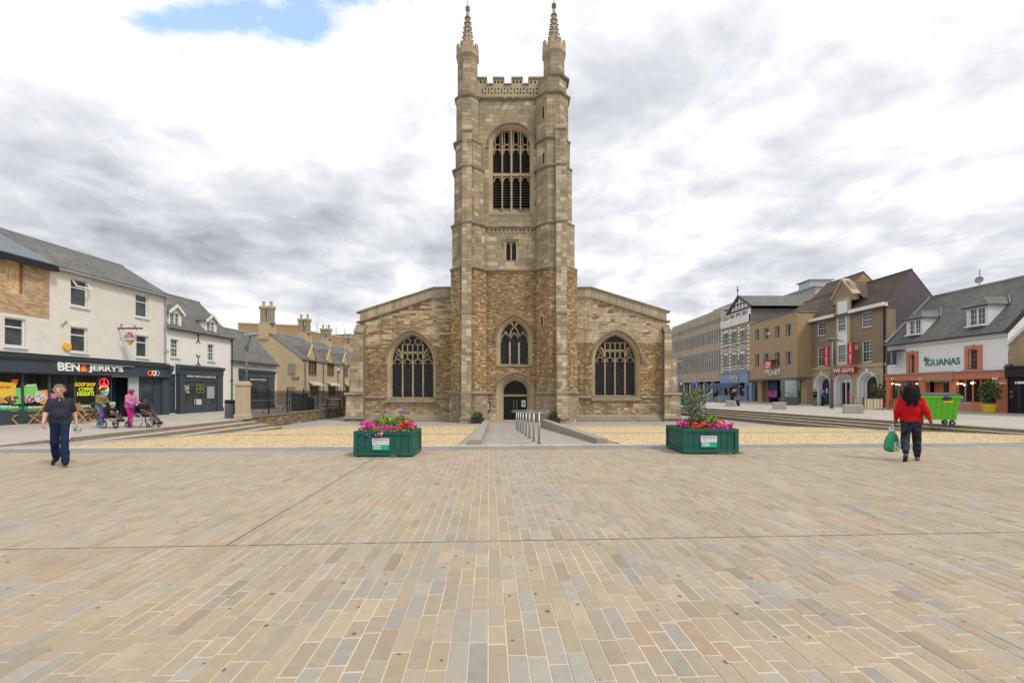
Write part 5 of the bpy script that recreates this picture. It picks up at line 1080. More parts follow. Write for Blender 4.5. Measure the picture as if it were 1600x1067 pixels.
def dormer(b, px0, px1, pya, wx0, wx1, wyt, wyb, yf, k, mt, gm=M_WHITE, rm=M_SLATE, cols=4, rows=3, hip=False, ze=5.9, deep=2.4):
    R = b.r(wx0, wx1, wyt, wyb, yf); x0, x1, _, _ = b.r(px0, px1, 500, 510, yf); zt = R[3]+.08; za = b.f((px0+px1)/2, pya, yf)[1]; cx = (x0+x1)/2; zb = R[2]-.1
    dr_ = bpy.data.objects.new('dormer', None); COL.objects.link(dr_); dr_.parent = b.root; yb_ = yf+(zt-zb)/k
    m = MB(); wall_holes(m, x0, x1, zb, zt, [dict(x0=R[0],x1=R[1],z0=R[2],z1=R[3])], yf, .1)
    if not hip: m.poly([(x0,yf,zt),(x1,yf,zt),(cx,yf,za-.05)])
    for x in (x0, x1): m.poly([(x,yf,zb),(x,yf,zt),(x,yb_+.2,zt+.0)])
    b.add(m, 'cheeks', mt, dr_, fixn=False); o = b.win(R, cols, rows, yf+.05, sash=False, sill=False, hole=False, fw=.05, gl=M_GLASSU); o.parent = dr_
    m = MB(); m.box((R[0]+R[1])/2-.04, (R[0]+R[1])/2+.04, yf+.04, yf+.12, R[2]+.05, R[3]-.05); b.add(m, 'centre_post', gm, o)
    m = MB(); ov = .14; yr = yf+(za-zb)/k+.3; t = .06; sl_ = (za-zt)/((x1-x0)/2); xo0, xo1 = x0-ov, x1+ov; zo = zt-ov*sl_
    if not hip:
        for xo in (xo0, xo1): m.add([(xo,yf-.16,zo),(cx,yf-.16,za),(cx,yr,za),(xo,yb_+.1,zo),(xo,yf-.16,zo+t),(cx,yf-.16,za+t),(cx,yr,za+t),(xo,yb_+.1,zo+t)], [(0,1,2,3),(4,5,6,7),(0,1,5,4),(3,0,4,7)])
    else:
        yp = yf+(x1-x0)/2
        for xo in (xo0, xo1): m.poly([(xo,yf-.2,zo),(cx,yp,za),(cx,yr,za),(xo,yb_+.2,zo)])
        m.poly([(xo0,yf-.2,zo),(xo1,yf-.2,zo),(cx,yp,za)]); m.poly([(xo0,yf-.2,zo-.08),(xo1,yf-.2,zo-.08),(xo1,yf-.2,zo),(xo0,yf-.2,zo)])
        m.poly([(xo0,yf-.2,zo-.02),(xo1,yf-.2,zo-.02),(xo1,yb_,zo-.02),(xo0,yb_,zo-.02)])
    b.add(m, 'dormer_roof', rm, dr_, fixn=False)
    if not hip:
        m = MB()
        for xo in (xo0, xo1): m.bar((xo,yf-.17,zo-.03), (cx,yf-.17,za-.03), .05, .16)
        b.add(m, 'bargeboard', gm, dr_)
    return dr_
dormer(b, 263.5, 283.5, 477, 266, 280.5, 489, 508, .06, 1.0, M_WREND, cols=4); dormer(b, 321.5, 338.5, 492, 323.5, 336, 503, 520, .06, 1.0, M_WREND, cols=4)
x, z = b.f(260.5, 545); b.box('alarm_box', M_CREAM, x-.12, x+.12, -.1, 0, z-.13, z+.13)
# ---------------------------------------------------------------- left: single-storey annexe
LB2 = LB1+LD*6.56
b = Bld('white_annexe', 'low white annexe under a steep slate roof with a second dark gallery front', 'building', LB1+LD*.02, LB2)
M_WBLK = brickmat('white_blockwork', (.66,.62,.54), (.62,.585,.51), (.52,.48,.41), .6, .26, .008, .06, .8, .3, .15, stc=(.42,.37,.29))
b.wall('front_wall', M_WBLK, 0, b.len, -.2, 4.15); b.shell(M_WBLK, 0, b.len, 4.15, 5.2); b.roof(0, b.len, 4.15, 7.0, 2.6, M_SLATE, ends=M_WBLK); b.gutter(0, b.len, 4.0)
shopfront(b, 378.5, 430, 386.5, 418, 'HENRY SMITH & HAMILTON', 391, 416, 593, 3.35, nm=2, h=.15)
# ---------------------------------------------------------------- left: golden stone almshouse range
AY = 50.0; AX = XW(471.5, AY); ridx = AX-4.2
b = Bld('stone_almshouse', 'golden stone range with gabled dormers, mullioned windows and tall twin chimneys', 'building', (AX, AY), (AX+.6, AY+32))
ZE3 = 5.1; ZR3 = 8.25; dpt = 8.4
M_OAKF = mat('oak_mullion', (.26,.165,.075), .8, .15, 4)
def mullwin(b, R, n, par=None, y=.08, nm='window'):
    x0, x1, z0, z1 = R; m = MB(); fw = .09; m.box(x0-fw,x0,-.03,y+.08,z0-fw,z1+fw); m.box(x1,x1+fw,-.03,y+.08,z0-fw,z1+fw); m.box(x0,x1,-.03,y+.08,z1,z1+fw); m.box(x0,x1,-.05,y+.08,z0-fw,z0); o = b.add(m, nm, M_OAKF, par)
    m = MB(); m.quad((x0,y+.04,z0),(x1,y+.04,z0),(x1,y+.04,z1),(x0,y+.04,z1)); b.add(m, 'glass', M_GLASSU, o, fixn=False)
    for k in range(1, n): m = MB(); x = x0+(x1-x0)*k/n; m.box(x-.045,x+.045,-.01,y+.06,z0,z1); b.add(m, 'mullion', M_OAKF, o)
    return o
holes3 = []
for x0, x1, yt, yb in ((482.5,494,565,585.5), (511.5,521.5,568,586.5), (538.5,543.2,575,588)): R = b.r(x0,x1,yt,yb); b.hole(R); mullwin(b, R, 3)
for x0, x1, yt, yb in ((485,497,604,617), (513.5,524,604.5,617), (540.5,545.5,605,617)):
    R = b.r(x0,x1,yt,yb); b.hole(R); w = mullwin(b, R, 3); m = MB(); m.add([(R[0]-.45,-.55,R[3]+.12),(R[1]+.45,-.55,R[3]+.12),(R[1]+.45,-.02,R[3]+.5),(R[0]-.45,-.02,R[3]+.5),(R[0]-.45,-.55,R[3]+.2),(R[1]+.45,-.55,R[3]+.2),(R[1]+.45,-.02,R[3]+.58),(R[0]-.45,-.02,R[3]+.58)], [(0,1,2,3),(4,5,6,7),(0,1,5,4),(1,2,6,5),(3,0,4,7)]); b.add(m, 'window_canopy', M_CONC, w)
b.wall('long_wall', M_ALMS, 0, b.len, -.4, ZE3); m = MB()
# the gable end that faces the square
m.poly([(0,0,-.4),(0,dpt,-.4),(0,dpt,ZE3),(0,dpt/2,ZR3),(0,0,ZE3)]); b.add(m, 'gable_wall', M_ALMS, fixn=False); b.shell(M_ALMS, .01, b.len, ZE3, dpt)
b.roof(.0, b.len, ZE3, ZR3, dpt/2, M_SLATE, over=.15)
for (pz, pt, pb) in ((455.6, 568.5, 585.5), (456.0, 604, 619)):
    Yg = AY; x0, x1 = XW(450, Yg), XW(461, Yg); z0, z1 = ZW(pb, Yg), ZW(pt, Yg); ya, yb_ = AX-x1, AX-x0; m = MB(); m.box(-.06,.02,ya,yb_,z0,z1); o = b.add(m, 'gable_window', M_OAKF); m = MB(); m.quad((-.065,ya+.1,z0+.1),(-.065,ya+.1,z1-.1),(-.065,(ya+yb_)/2-.05,z1-.1),(-.065,(ya+yb_)/2-.05,z0+.1)); m.quad((-.065,(ya+yb_)/2+.05,z0+.1),(-.065,(ya+yb_)/2+.05,z1-.1),(-.065,yb_-.1,z1-.1),(-.065,yb_-.1,z0+.1)); b.add(m, 'glass', M_GLASSB, o, fixn=False)
ya = AX-XW(467, AY); yb_ = AX-XW(456, AY); z = ZW(591, AY); m = MB(); m.box(-.05, 0, ya, yb_, z-.14, z+.14); sg = b.add(m, 'street_sign', flat('sign_black', (.02,.02,.025)))
m = MB(); m.box(-.056, -.0505, ya+.09, yb_-.09, z-.05, z+.05); b.add(m, 'sign_print', flat('sign_grey', (.35,.35,.36)), sg)
for px, ap in ((487.5, 544), (515.3, 549), (539.5, 559)):
    x = b.f(px, 560)[0]; hw = 1.0; za = 6.75; m = MB(); m.poly([(x-hw,-.02,ZE3-.1),(x+hw,-.02,ZE3-.1),(x+hw,-.02,ZE3+.25),(x,-.02,za),(x-hw,-.02,ZE3+.25)]); g = b.add(m, 'wall_gable', M_ALMS, fixn=False)
    m = MB()
    for s in (-1, 1): m.add([(x+s*(hw+.1),-.1,ZE3+.12),(x,-.1,za+.04),(x,3.0,za+.04),(x+s*(hw+.1),.6,ZE3+.12)], [(0,1,2,3)])
    b.add(m, 'gable_roof', M_SLATE, g, fixn=False); m = MB()
    for s in (-1, 1): m.bar((x+s*(hw+.06),-.05,ZE3+.2), (x,-.05,za+.08), .22, .12)
    b.add(m, 'gable_coping', M_STONEC, g); m = MB(); m.lathe([(.1,za),(.12,za+.2),(.05,za+.25),(.1,za+.38),(.01,za+.6)], x, .05, 8); b.add(m, 'finial', M_STONEC, g)
for px in (476, 504.5, 527.5): b.pipe(b.f(px, 600)[0], 0, ZE3, M_GALV)
for Yc, hh, k in ((50.7, 11.0, 1), (59.4, 11.0, 1), (66.0, 10.6, .95), (74.5, 10.4, .95)):
    x = Yc-AY; ch = bpy.data.objects.new('chimney', None); COL.objects.link(ch); ch.parent = b.root; m = MB(); m.box(x-.85,x+.85,dpt/2-.55,dpt/2+.55,ZR3-1.0,ZR3+.55); b.add(m, 'chimney_base', M_STONEC, ch); m = MB(); m.box(x-.72,x+.72,dpt/2-.5,dpt/2+.5,ZR3+.55,ZR3+.85); b.add(m, 'chimney_step', M_ALMS, ch)
    for s in (-1, 1):
        for s2 in (-1, 1):
            m = MB(); cx_, cy_ = x+s*.0+s2*.0, dpt/2
        m = MB(); m.frust(x, dpt/2+s*.42, ZR3+.8, hh-.45, .36, .36, 8, PI/8); m.frust(x, dpt/2+s*.42, ZR3+.8, ZR3+1.05, .46, .38, 8, PI/8); b.add(m, 'flue', M_BRICKV, ch)
        m = MB(); m.frust(x, dpt/2+s*.42, hh-.45, hh-.25, .38, .5, 8, PI/8); m.frust(x, dpt/2+s*.42, hh-.25, hh-.05, .5, .5, 8, PI/8); b.add(m, 'flue_cap', M_STONEC, ch); m = MB(); m.lathe([(.16,hh-.05),(.13,hh+.35),(.17,hh+.38),(.17,hh+.5),(.1,hh+.5)], x, dpt/2+s*.42, 10); b.add(m, 'chimney_pot', mat('buff_clay', (.42,.30,.18), .8, .15, 5), ch)
# ---------------------------------------------------------------- far left: big brown brick block over the roofs
b = Bld('brick_block', 'large plain brown brick block rising behind the stone chimneys', 'building', (XW(372, 96), 96), (XW(478, 100), 100))
M_BRB = brickmat('orange_brown_brick', (.36,.215,.105), (.31,.185,.09), (.30,.22,.14), .5, .2, .01, .1)
b.wall('front_wall', M_BRB, 0, b.len, -1, ZW(506, 96)); b.shell(M_BRB, 0, b.len, ZW(506, 96), 14); b.box('coping', M_CONC, -.1, b.len+.1, -.12, 14, ZW(506, 96), ZW(506,96)+.3)
b = Bld('brick_wing', 'lower brown brick wing with a netted roof behind the almshouse', 'building', (XW(480, 104), 104), (XW(575, 128), 128)); zt = ZW(518, 104)
b.wall('front_wall', M_BRB, 0, b.len, -1, zt); b.shell(M_BRB, 0, b.len, zt, 12); b.box('coping', M_CONC, -.1, b.len+.1, -.12, 12, zt, zt+.3)
for k in range(4): x = 4+k*3.6; m = MB(); m.tube([(x,.5,zt),(x,.5,zt+2.6)], .07, 5); b.add(m, 'net_pole', M_GALV)
b.box('rooftop_plant', mat('blue_grey_cladding', (.12,.16,.20), .5, .1, 3), b.len-7, b.len-1, 1, 8, zt, zt+1.6)
# ================================================================ right-hand row
XR = 35.4
def YR(px, X=XR): return X*F/(px-HX)
def row(name, label, pl, pr, X=XR, cat='building'): return Bld(name, label, cat, (X, YR(pl, X)), (X, YR(pr, X)))
# ---------------------------------------------------------------- concrete office block (far end)
b = row('office_block', 'long concrete sixties office block with vertical fins and ochre panels', 1050, 1127.5); LEN = b.len
zg, z1b, z1t, z2b, z2t, z3b, z3t, zt = 3.55, 5.0, 8.5, 9.9, 12.1, 13.2, 13.9, 15.2
b.box('core', M_CONC, 0, LEN, .35, 14, zg, zt-.2); n = 25; wv = LEN/n
for nm, za, zb in (('spandrel', zg, z1b), ('spandrel', z1t, z2b), ('spandrel', z2t, z3b), ('spandrel', z3t, zt)):
    for k in range(n): b.box(nm, M_OCHRE, k*wv+.14, (k+1)*wv-.14, .02, .34, za+.03, zb-.03)
gl = glassmat('office_glass', (.05,.065,.065), .12)
for za, zb in ((z1b, z1t), (z2b, z2t), (z3b, z3t)):
    for k in range(n):
        x0, x1 = k*wv+.14, (k+1)*wv-.14; m = MB(); m.box(x0,x0+.06,.18,.26,za,zb); m.box(x1-.06,x1,.18,.26,za,zb); m.box(x0+.06,x1-.06,.18,.26,za,za+.07); m.box(x0+.06,x1-.06,.18,.26,zb-.07,zb)
        if zb-za > 2: m.box(x0+.06,x1-.06,.18,.26,za+(zb-za)*.72,za+(zb-za)*.72+.07)
        w = b.add(m, 'window', M_WHITE); m = MB(); m.quad((x0+.06,.22,za+.07),(x1-.06,.22,za+.07),(x1-.06,.22,zb-.07),(x0+.06,.22,zb-.07)); b.add(m, 'glass', gl, w, fixn=False)
for k in range(n+1): b.box('fin', M_CONC, k*wv-.12, k*wv+.12, -.10, .33, zg-.02, zt+(.0 if k % 2 else .0))
b.box('parapet', M_CONC, -.1, LEN+.1, .1, 14, zt+.005, zt+.35); b.box('soffit', M_CONC, 0, LEN, -.3, 8, zg-.35, zg-.025)
b.box('penthouse', M_CONC, LEN-9, LEN-1, 2.5, 10, zt+.35, zt+1.5)
b.box('shop_back', M_DARK, 0, LEN, 2.2, 2.3, 0, zg-.35)
for k in range(9): x = LEN-.4-k*3.3; b.box('column', M_CONC, x-.22, x+.22, .0, .45, 0, zg-.35)
for k in range(8):
    x0, x1 = LEN-.65-k*3.3-2.85, LEN-.65-k*3.3; m = MB(); m.box(x0,x0+.06,.9,.98,0,2.9); m.box(x1-.06,x1,.9,.98,0,2.9); m.box(x0+.06,x1-.06,.9,.98,2.84,2.9); w = b.add(m, 'shop_window', M_GALV); m = MB(); m.quad((x0,.94,.1),(x1,.94,.1),(x1,.94,2.84),(x0,.94,2.84)); b.add(m, 'glass', glassmat('shop_glass3', (.03,.035,.03)), w, fixn=False)
x0, x1, za, zb = b.r(1082, 1093, 595.5, 600.5, .8); s_ = b.box('shop_sign', mat('blue_lit_sign', (.01,.05,.6), .4, 0, 1, emit=(.01,.08,.95), estr=.7), x0, x1, .7, .8, za, zb)
# ---------------------------------------------------------------- Victorian house with gable
b = row('victorian_house', 'narrow Victorian brick house with white bands, timbered gable and blue restaurant front', 1127.7, 1171.5); LEN = b.len
ZV = 11.9; bays = [(1132,1137.5), (1144.5,1150), (1157.5,1163)]
for yt, yb in ((519.5,540.5), (555,578)):
    for (x0, x1), dy in zip(bays, (0, -1.5, -3.5)): b.win(b.r(x0,x1,yt+dy,yb+dy*.5), 1, 2, .1, lintel=M_WHITE)
b.wall('front_wall', M_BRICKV, 0, LEN, 4.4, ZV); b.shell(M_BRICKV, 0, LEN, ZV, 12)
for z in (5.0, 5.35, 7.9, 8.2, 9.0, 11.0): b.box('white_band', M_WHITE, 0, LEN, -.06, .05, z, z+.1)
for k in range(4):
    x = k*(LEN-.5)/3
    for j in range(12): z = 4.6+j*.6; b.box('quoin', M_WHITE if j % 2 else M_CREAM, x, x+.5, -.09, .02, z, z+.3)
b.box('balustrade', M_CREAM, 0, LEN, -.12, .15, ZV, ZV+1.15); 
for k in range(4): x = k*(LEN-.6)/3; m = MB(); m.box(x,x+.6,-.18,.2,ZV,ZV+1.3); b.add(m, 'pier', M_WHITE)
gx0, gx1, za = 1.6, 8.4, 16.4; m = MB(); m.poly([(gx0,.5,ZV),(gx1,.5,ZV),(gx1,.5,14.2),((gx0+gx1)/2,.5,za),(gx0,.5,14.2)]); b.add(m, 'gable_front', M_WHITE, fixn=False)
for k in range(3): x = gx0+.45+k*2.0; R = (x, x+1.4, 12.3, 13.9); b.win(R, 2, 1, .38, hole=False, sill=False)
m = MB()
for s in (0, 1): m.bar((gx0-.5 if s == 0 else gx1+.5, .3, 14.2), ((gx0+gx1)/2, .3, za+.05), .2, .35)
m.box(gx0-.3, gx1+.3, .35, .48, 14.1, 14.35)
for k in range(1, 7): x = gx0+(gx1-gx0)*k/7; zt_ = za-abs(x-(gx0+gx1)/2)*.78-.1; m.box(x-.07, x+.07, .42, .49, 14.3, zt_)
m.box(gx0+1.4, gx1-1.4, .42, .489, 15.1, 15.25); b.add(m, 'gable_timbers', flat('dark_timber', (.06,.065,.075)))
m = MB()
for s in (0, 1): xo = gx0-.5 if s == 0 else gx1+.5; m.add([(xo,.2,14.25),((gx0+gx1)/2,.2,za+.15),((gx0+gx1)/2,13,za+.15),(xo,13,14.25)], [(0,1,2,3)])
m.box(gx0, gx1, .6, 13, ZV, 13.9); b.add(m, 'roof', M_SLATE, fixn=False); m = MB(); m.tube([((gx0+gx1)/2,.2,za+.2),((gx0+gx1)/2,.2,za+1.6)], .06, 5); m.sphere(((gx0+gx1)/2,.2,za+1.0), .16, 6, 5); b.add(m, 'finial', M_BLACKP)
m = MB(); m.box(0, LEN, -.25, .05, 2.75, 4.4); fa = b.add(m, 'fascia', M_POWDER); b.box('fascia_cornice', M_POWDER, -.05, LEN+.05, -.4, .05, 4.405, 4.58); b.text('CÔTE', 1139.5, 1152.5, 590, .62, flat('gold_letter', (.80,.60,.18)), -.27, fa, bold=.025, depth=.03)
b.box('shop_back', M_DARK, 0, LEN, .9, 1.0, 0, 2.75)
for k, (p0, p1) in enumerate(((1129,1133), (1139.5,1141.5), (1153,1156), (1165,1168), (1176,1180))): x0, x1 = sorted((lx_at(b,p0), lx_at(b,p1))); b.box('pilaster', M_POWDER, x0, min(x1, LEN), -.15, .3, 0, 2.75)
for p0, p1 in ((1133,1139.5), (1141.5,1153), (1156,1165)): x0, x1 = sorted((lx_at(b,p0), lx_at(b,p1))); b.box('stall_riser', M_POWDER, x0, x1, .02, .2, 0, .75); m = MB(); m.quad((x0,.1,.75),(x1,.1,.75),(x1,.1,2.75),(x0,.1,2.75)); b.add(m, 'shop_glass', M_SHOP, fixn=False)
x0, x1 = sorted((lx_at(b,1168.2), LEN)); b.box('door', mat('navy_door', (.03,.05,.09), .5), x0, x1, .3, .36, 0, 2.4); b.box('door_head', M_POWDER, x0, x1, -.1, .3, 2.4, 2.75)
for p0, p1 in ((1121.5,1134.5), (1135,1163.5)):                # awnings
    x0, x1 = sorted((lx_at(b,p0), lx_at(b,p1))); x1 = min(x1, LEN-1.5); m = MB(); m.add([(x0,-.25,2.85),(x1,-.25,2.85),(x1,-2.3,2.15),(x0,-2.3,2.15),(x0,-2.3,1.95),(x1,-2.3,1.95),(x0,-.25,2.80),(x1,-.25,2.80),(x1,-2.28,2.10),(x0,-2.28,2.10)], [(0,1,2,3),(3,2,5,4),(6,7,8,9)]); aw = b.add(m, 'awning', M_NAVYC, fixn=False)
    m = MB()
    for x in (x0+.05, x1-.05): m.tube([(x,-.2,2.3),(x,-2.25,2.12)], .025, 5)
    b.add(m, 'awning_arm', M_WHITE, aw)
# ---------------------------------------------------------------- brown brick bank with projecting upper floors
XF = 33.7; b = row('brick_bank', 'brown brick bank with projecting upper floors on slim brick piers', 1171, 1246, XF); LEN = b.len; ZO, ZT = 3.2, 10.9
for (p0, p1), dy in zip(((1180,1186.5), (1193.5,1201.5), (1211,1218.5), (1227.5,1236.5)), (0, -2, -5, -8)):
    b.win(b.r(p0,p1,514.5+dy,532+dy*.8), 2, 1, .22, sash=False, sill=False); b.win(b.r(p0,p1,553+dy*.5,573.5+dy*.35), 2, 1, .22, sash=False, sill=False)
b.wall('front_wall', M_BRICKN, 0, LEN, ZO, ZT, dep=.3); m = MB(); m.quad((0,0,ZO),(0,11,ZO),(0,11,ZT),(0,0,ZT)); b.add(m, 'side_wall', M_BRICKN, fixn=False); m = MB(); m.quad((LEN,0,ZO),(LEN,2.4,ZO),(LEN,2.4,ZT),(LEN,0,ZT)); b.add(m, 'return_wall', M_BRICKN, fixn=False); b.box('flat_roof', M_CONC, 0, LEN, .1, 11, ZT-.2, ZT-.1); b.box('coping', M_GALV, -.05, LEN+.05, -.05, .3, ZT, ZT+.12); b.box('dark_room', M_DARK, .05, LEN-.05, .5, .55, ZO, ZT-.3)
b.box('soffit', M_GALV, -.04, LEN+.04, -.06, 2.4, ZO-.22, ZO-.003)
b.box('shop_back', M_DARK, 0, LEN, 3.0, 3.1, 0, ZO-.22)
for p0, p1 in ((1185,1191.5), (1252.5,1262)): a, c = sorted((b.f(p0,600,1.2)[0], b.f(p1,600,1.2)[0])); b.box('pier', M_BRICKN, a, c, 1.1, 2.3, 0, ZO-.22)
a, c = sorted((b.f(1191.5,600,1.7)[0], b.f(1200,600,1.7)[0])); b.box('brick_panel', M_BRICKN, a, c, 1.7, 1.9, 0, ZO-.22)
a, c = sorted((b.f(1200.5,600,1.65)[0], b.f(1215,600,1.65)[0])); pn = b.box('window_poster', flat('poster_navy', (.03,.035,.08)), a, c, 1.6, 1.66, .6, ZO-.3); b.box('poster_magenta', flat('poster_magenta', (.50,.05,.38)), a+.05, c-.05, 1.585, 1.599, .75, 1.55, pn); b.box('poster_phone', flat('poster_phone', (.05,.05,.06)), (a+c)/2-.25, (a+c)/2+.22, 1.575, 1.584, 1.15, 1.95, pn)
m = MB(); a, c = sorted((b.f(1216,600,1.8)[0], b.f(1250,600,1.8)[0])); m.quad((a,1.8,0),(c,1.8,0),(c,1.8,ZO-.22),(a,1.8,ZO-.22)); b.add(m, 'shop_glass', M_SHOP, fixn=False)
b.roof(0, LEN, 10.7, 14.0, 4.2, M_TILE, y0=3.6, name='rear_roof', ends=M_BRICKN)
b.text('MONEY', 1196, 1220, 581.3, .75, M_LET, -.08, bold=.02, depth=.05, name='wall_lettering')
x0, x1, za, zb = b.r(1194, 1205.5, 564.5, 575.5, -.8); hs = b.box('hanging_sign', flat('sign_red2', (.55,.02,.03)), x0, x1, -.85, -.75, za, zb); b.box('sign_bracket', M_BLACKP, x0-.2, x1+.1, -.86, -.0, zb+.02, zb+.12, hs); b.text('mo', 1196.3, 1203.5, 567.8, .42, M_LET, -.865, hs, bold=.02, depth=.004); b.text('NEY', 1196, 1203.8, 572.6, .36, M_LET, -.865, hs, bold=.02, depth=.004)
x, z = b.f(1203.5, 521.5, 0); b.box('floodlight', M_CREAM, x-.15, x+.15, -.3, 0, z-.12, z+.15); x, z = b.f(1176.5, 573.5, 0); b.box('alarm_box', flat('alarm_yellow2', (.6,.38,.12)), x-.2, x+.2, -.12, 0, z-.22, z+.22)
# ---------------------------------------------------------------- brick and stone burger house with arcade
b = row('arcaded_house', 'brown brick house on a tan stone arcade with red burger signs', 1262.8, 1385.5); LEN = b.len; ZE = 9.95
for p0, p1, yt, yb, c, r_ in ((1277,1292,543,572,3,6), (1346.5,1363,532,566,3,6)): b.win(b.r(p0,p1,yt,yb), c, r_, .07, fw=.09, sill=True, sillm=M_STONEC)
for p0, p1, yt, yb in ((1277,1289,503,524.5), (1346,1362,487.5,511.5)): b.win(b.r(p0,p1,yt,yb), 3, 4, .07, fw=.09, sillm=M_STONEC)
ZA = 4.05; arches = []
for p0, p1, ya in ((1273,1297,585.5), (1305,1331.5,584.2), (1341,1372,582)):
    x0, x1, _, _ = b.r(p0, p1, 600, 610); z = b.f((p0+p1)/2, ya)[1]; b.hole((x0, x1, 0.0, z), zs=z-(x1-x0)/2*.92, kind='round', dep=.7); arches.append((x0, x1, z))
b.wall('stone_arcade', M_STONEC, 0, LEN, 0, ZA, dep=.7, holes=[h for h in b.holes if 'zs' in h]); b.wall('front_wall', M_BRICKD, 0, LEN, ZA+.003, ZE, holes=[h for h in b.holes if 'zs' not in h]); b.shell(M_BRICKD, 0, LEN, ZE, 4.6, 0, room=ZA)
b.box('stone_band', M_STONEC, 0, LEN, -.12, .05, ZA-.12, ZA+.22); m = MB(); m.quad((0,.71,0),(LEN,.71,0),(LEN,.71,ZA),(0,.71,ZA)); b.add(m, 'arcade_back', M_DARK, fixn=False)
for k, (x0, x1, z) in enumerate(arches):
    P = arch_path(x0, x1, 0, z-(x1-x0)/2*.92, z, 'round'); m = MB(); sweep(m, P, [(.12,-.06), (0,-.06), (0,.0), (-.12,.05), (-.14,.25), (-.26,.3), (-.28,.55), (-.42,.58)], 0.0); b.add(m, 'arch_moulding', M_WHITE, fixn=False)
    m = MB(); xm = (x0+x1)/2; m.prism([(xm-.1,z),(xm+.1,z),(xm+.14,z+.42),(xm-.14,z+.42)], 'y', -.14, 0); b.add(m, 'keystone', M_WHITE)
    if k != 1: IP = off_path(P, -.42); m = MB(); m.poly([(x, .60, zz_) for x, zz_ in IP]); d_ = b.add(m, 'arched_door', mat('graphite_door', (.025,.028,.034), .45), fixn=False); m = MB(); m.box(xm-.25, xm+.05, .585, .598, 1.3, 1.85); b.add(m, 'door_notice', flat('paper_white', (.6,.62,.62)), d_)
    else:
        b.box('door_header', M_WHITE, x0+.42, x1-.42, .5, .6, 2.45, z-.5); b.box('door_frame', M_GALV, x0+.42, x0+.5, .45, .6, 0, 2.45); b.box('door_frame', M_GALV, x1-.5, x1-.42, .45, .6, 0, 2.45); b.box('red_interior', flat('red_board', (.28,.02,.02)), xm-.3, xm+.25, .66, .7, .2, 1.6)
        for s in (-.35, .3): b.box('door_post', M_WHITE, xm+s-.06, xm+s+.06, .5, .6, 0, 2.45)
# central bay
x0, x1, _, _ = b.r(1306, 1328, 560, 570, -.15); zc_ = b.f(1317, 463)[1]
b.box('bay', M_STONEC, x0, x1, -.15, .02, ZA+.22, 11.4); gxm = (x0+x1)/2; m = MB(); m.prism([(x0-.5,11.0),(x1+.5,11.0),(x1+.5,11.6),(gxm+.8,13.0),(gxm,13.4),(gxm-.8,13.0),(x0-.5,11.6)], 'y', -.1, .5); b.add(m, 'bay_gable', M_BRICKV)
m = MB()
for s in (-1, 1): m.bar((gxm+s*((x1-x0)/2+.6), .1, 11.55), (gxm, .1, 13.45), .8, .16)
b.add(m, 'gable_coping', M_STONEC)
m = MB()
for s in (-1, 1): m.add([(gxm+s*2.3,.3,11.0),(gxm,.3,13.2),(gxm,2.4,13.2),(gxm+s*2.3,2.4,11.0)], [(0,1,2,3)])
b.add(m, 'gable_roof', M_TILE, fixn=False)
b.box('white_panel', M_WHITE, x0+.35, x1-.35, -.19, -.15, ZA+.3, 11.1)
for yt, yb, r_ in ((494,518,4), (538,567,6)): R = b.r(1310, 1323, yt, yb, -.2); b.win(R, 3, r_, -.27, hole=False, fw=.08, sill=False)
b.box('cornice', M_WHITE, -.05, x0-.1, -.45, .05, ZE-.35, ZE-.005); b.box('cornice', M_WHITE, x1+.1, LEN+.05, -.45, .05, ZE-.35, ZE-.0051)
b.roof(0, LEN, ZE, 12.95, 2.35, M_TILE, over=.4); m = MB(); m.poly([(LEN+.03,0,ZE-.6),(LEN+.03,4.7,ZE-.6),(LEN+.03,4.7,ZE),(LEN+.03,2.35,12.9),(LEN+.03,0,ZE)]); m.quad((LEN+.03,.9,5.5),(LEN+.03,4.7,5.5),(LEN+.03,4.7,ZE-.6),(LEN+.03,.9,ZE-.6)); b.add(m, 'slate_gable', M_SLATEP, fixn=False); m = MB(); m.poly([(0,0,ZE),(0,4.7,ZE),(0,2.35,12.9)]); b.add(m, 'gable_wall', M_BRICKD, fixn=False)
b.pipe(.12, 0, ZE, M_BLACKP, r=.07); b.pipe(LEN-.2, 0, ZE, M_BLACKP, r=.07)
M_FGR = flat('burger_red', (.42,.012,.02)); x0, x1, za, zb = b.r(1299, 1336, 574, 583.5, -.35); sg = b.box('fascia_sign', M_FGR, x0, x1, -.42, -.2, za, zb); b.text('FIVE GUYS', 1300.5, 1334, 578.6, .42, M_LET, -.43, sg, bold=.025, depth=.015)
for p0, p1, yt, yb in ((1287.5,1296.5,540.5,571.5), (1324.5,1334.5,535,568.5)):
    x0, x1, za, zb = b.r(p0, p1, yt, yb, -.6); sg = b.box('banner_sign', M_FGR, x0, x1, -.65, -.55, za, zb); n = 9; zs2 = np.linspace(zb-.22, za+.22, n)
    for ch_, z in zip('FIVE GUYS', zs2):
        if ch_ != ' ': text('letter', ch_, .36, M_LET, sg, ((x0+x1)/2, -.66, z), depth=.005, bold=.012)
    b.box('banner_bracket', M_BLACKP, (x0+x1)/2-.03, (x0+x1)/2+.03, -.55, 0, zb-.1, zb-.04, sg)
x, z = b.f(1339, 543, 0); b.box('alarm_box', M_CREAM, x-.14, x+.14, -.12, 0, z-.2, z+.2)
x, z = b.f(1371, 585.5, 0); m = MB(); m.tube([(x,0,z),(x,-.3,z+.02)], .03, 5); m.box(x-.12, x+.12, -.55, -.2, z-.08, z+.07); b.add(m, 'security_camera', M_WHITE)
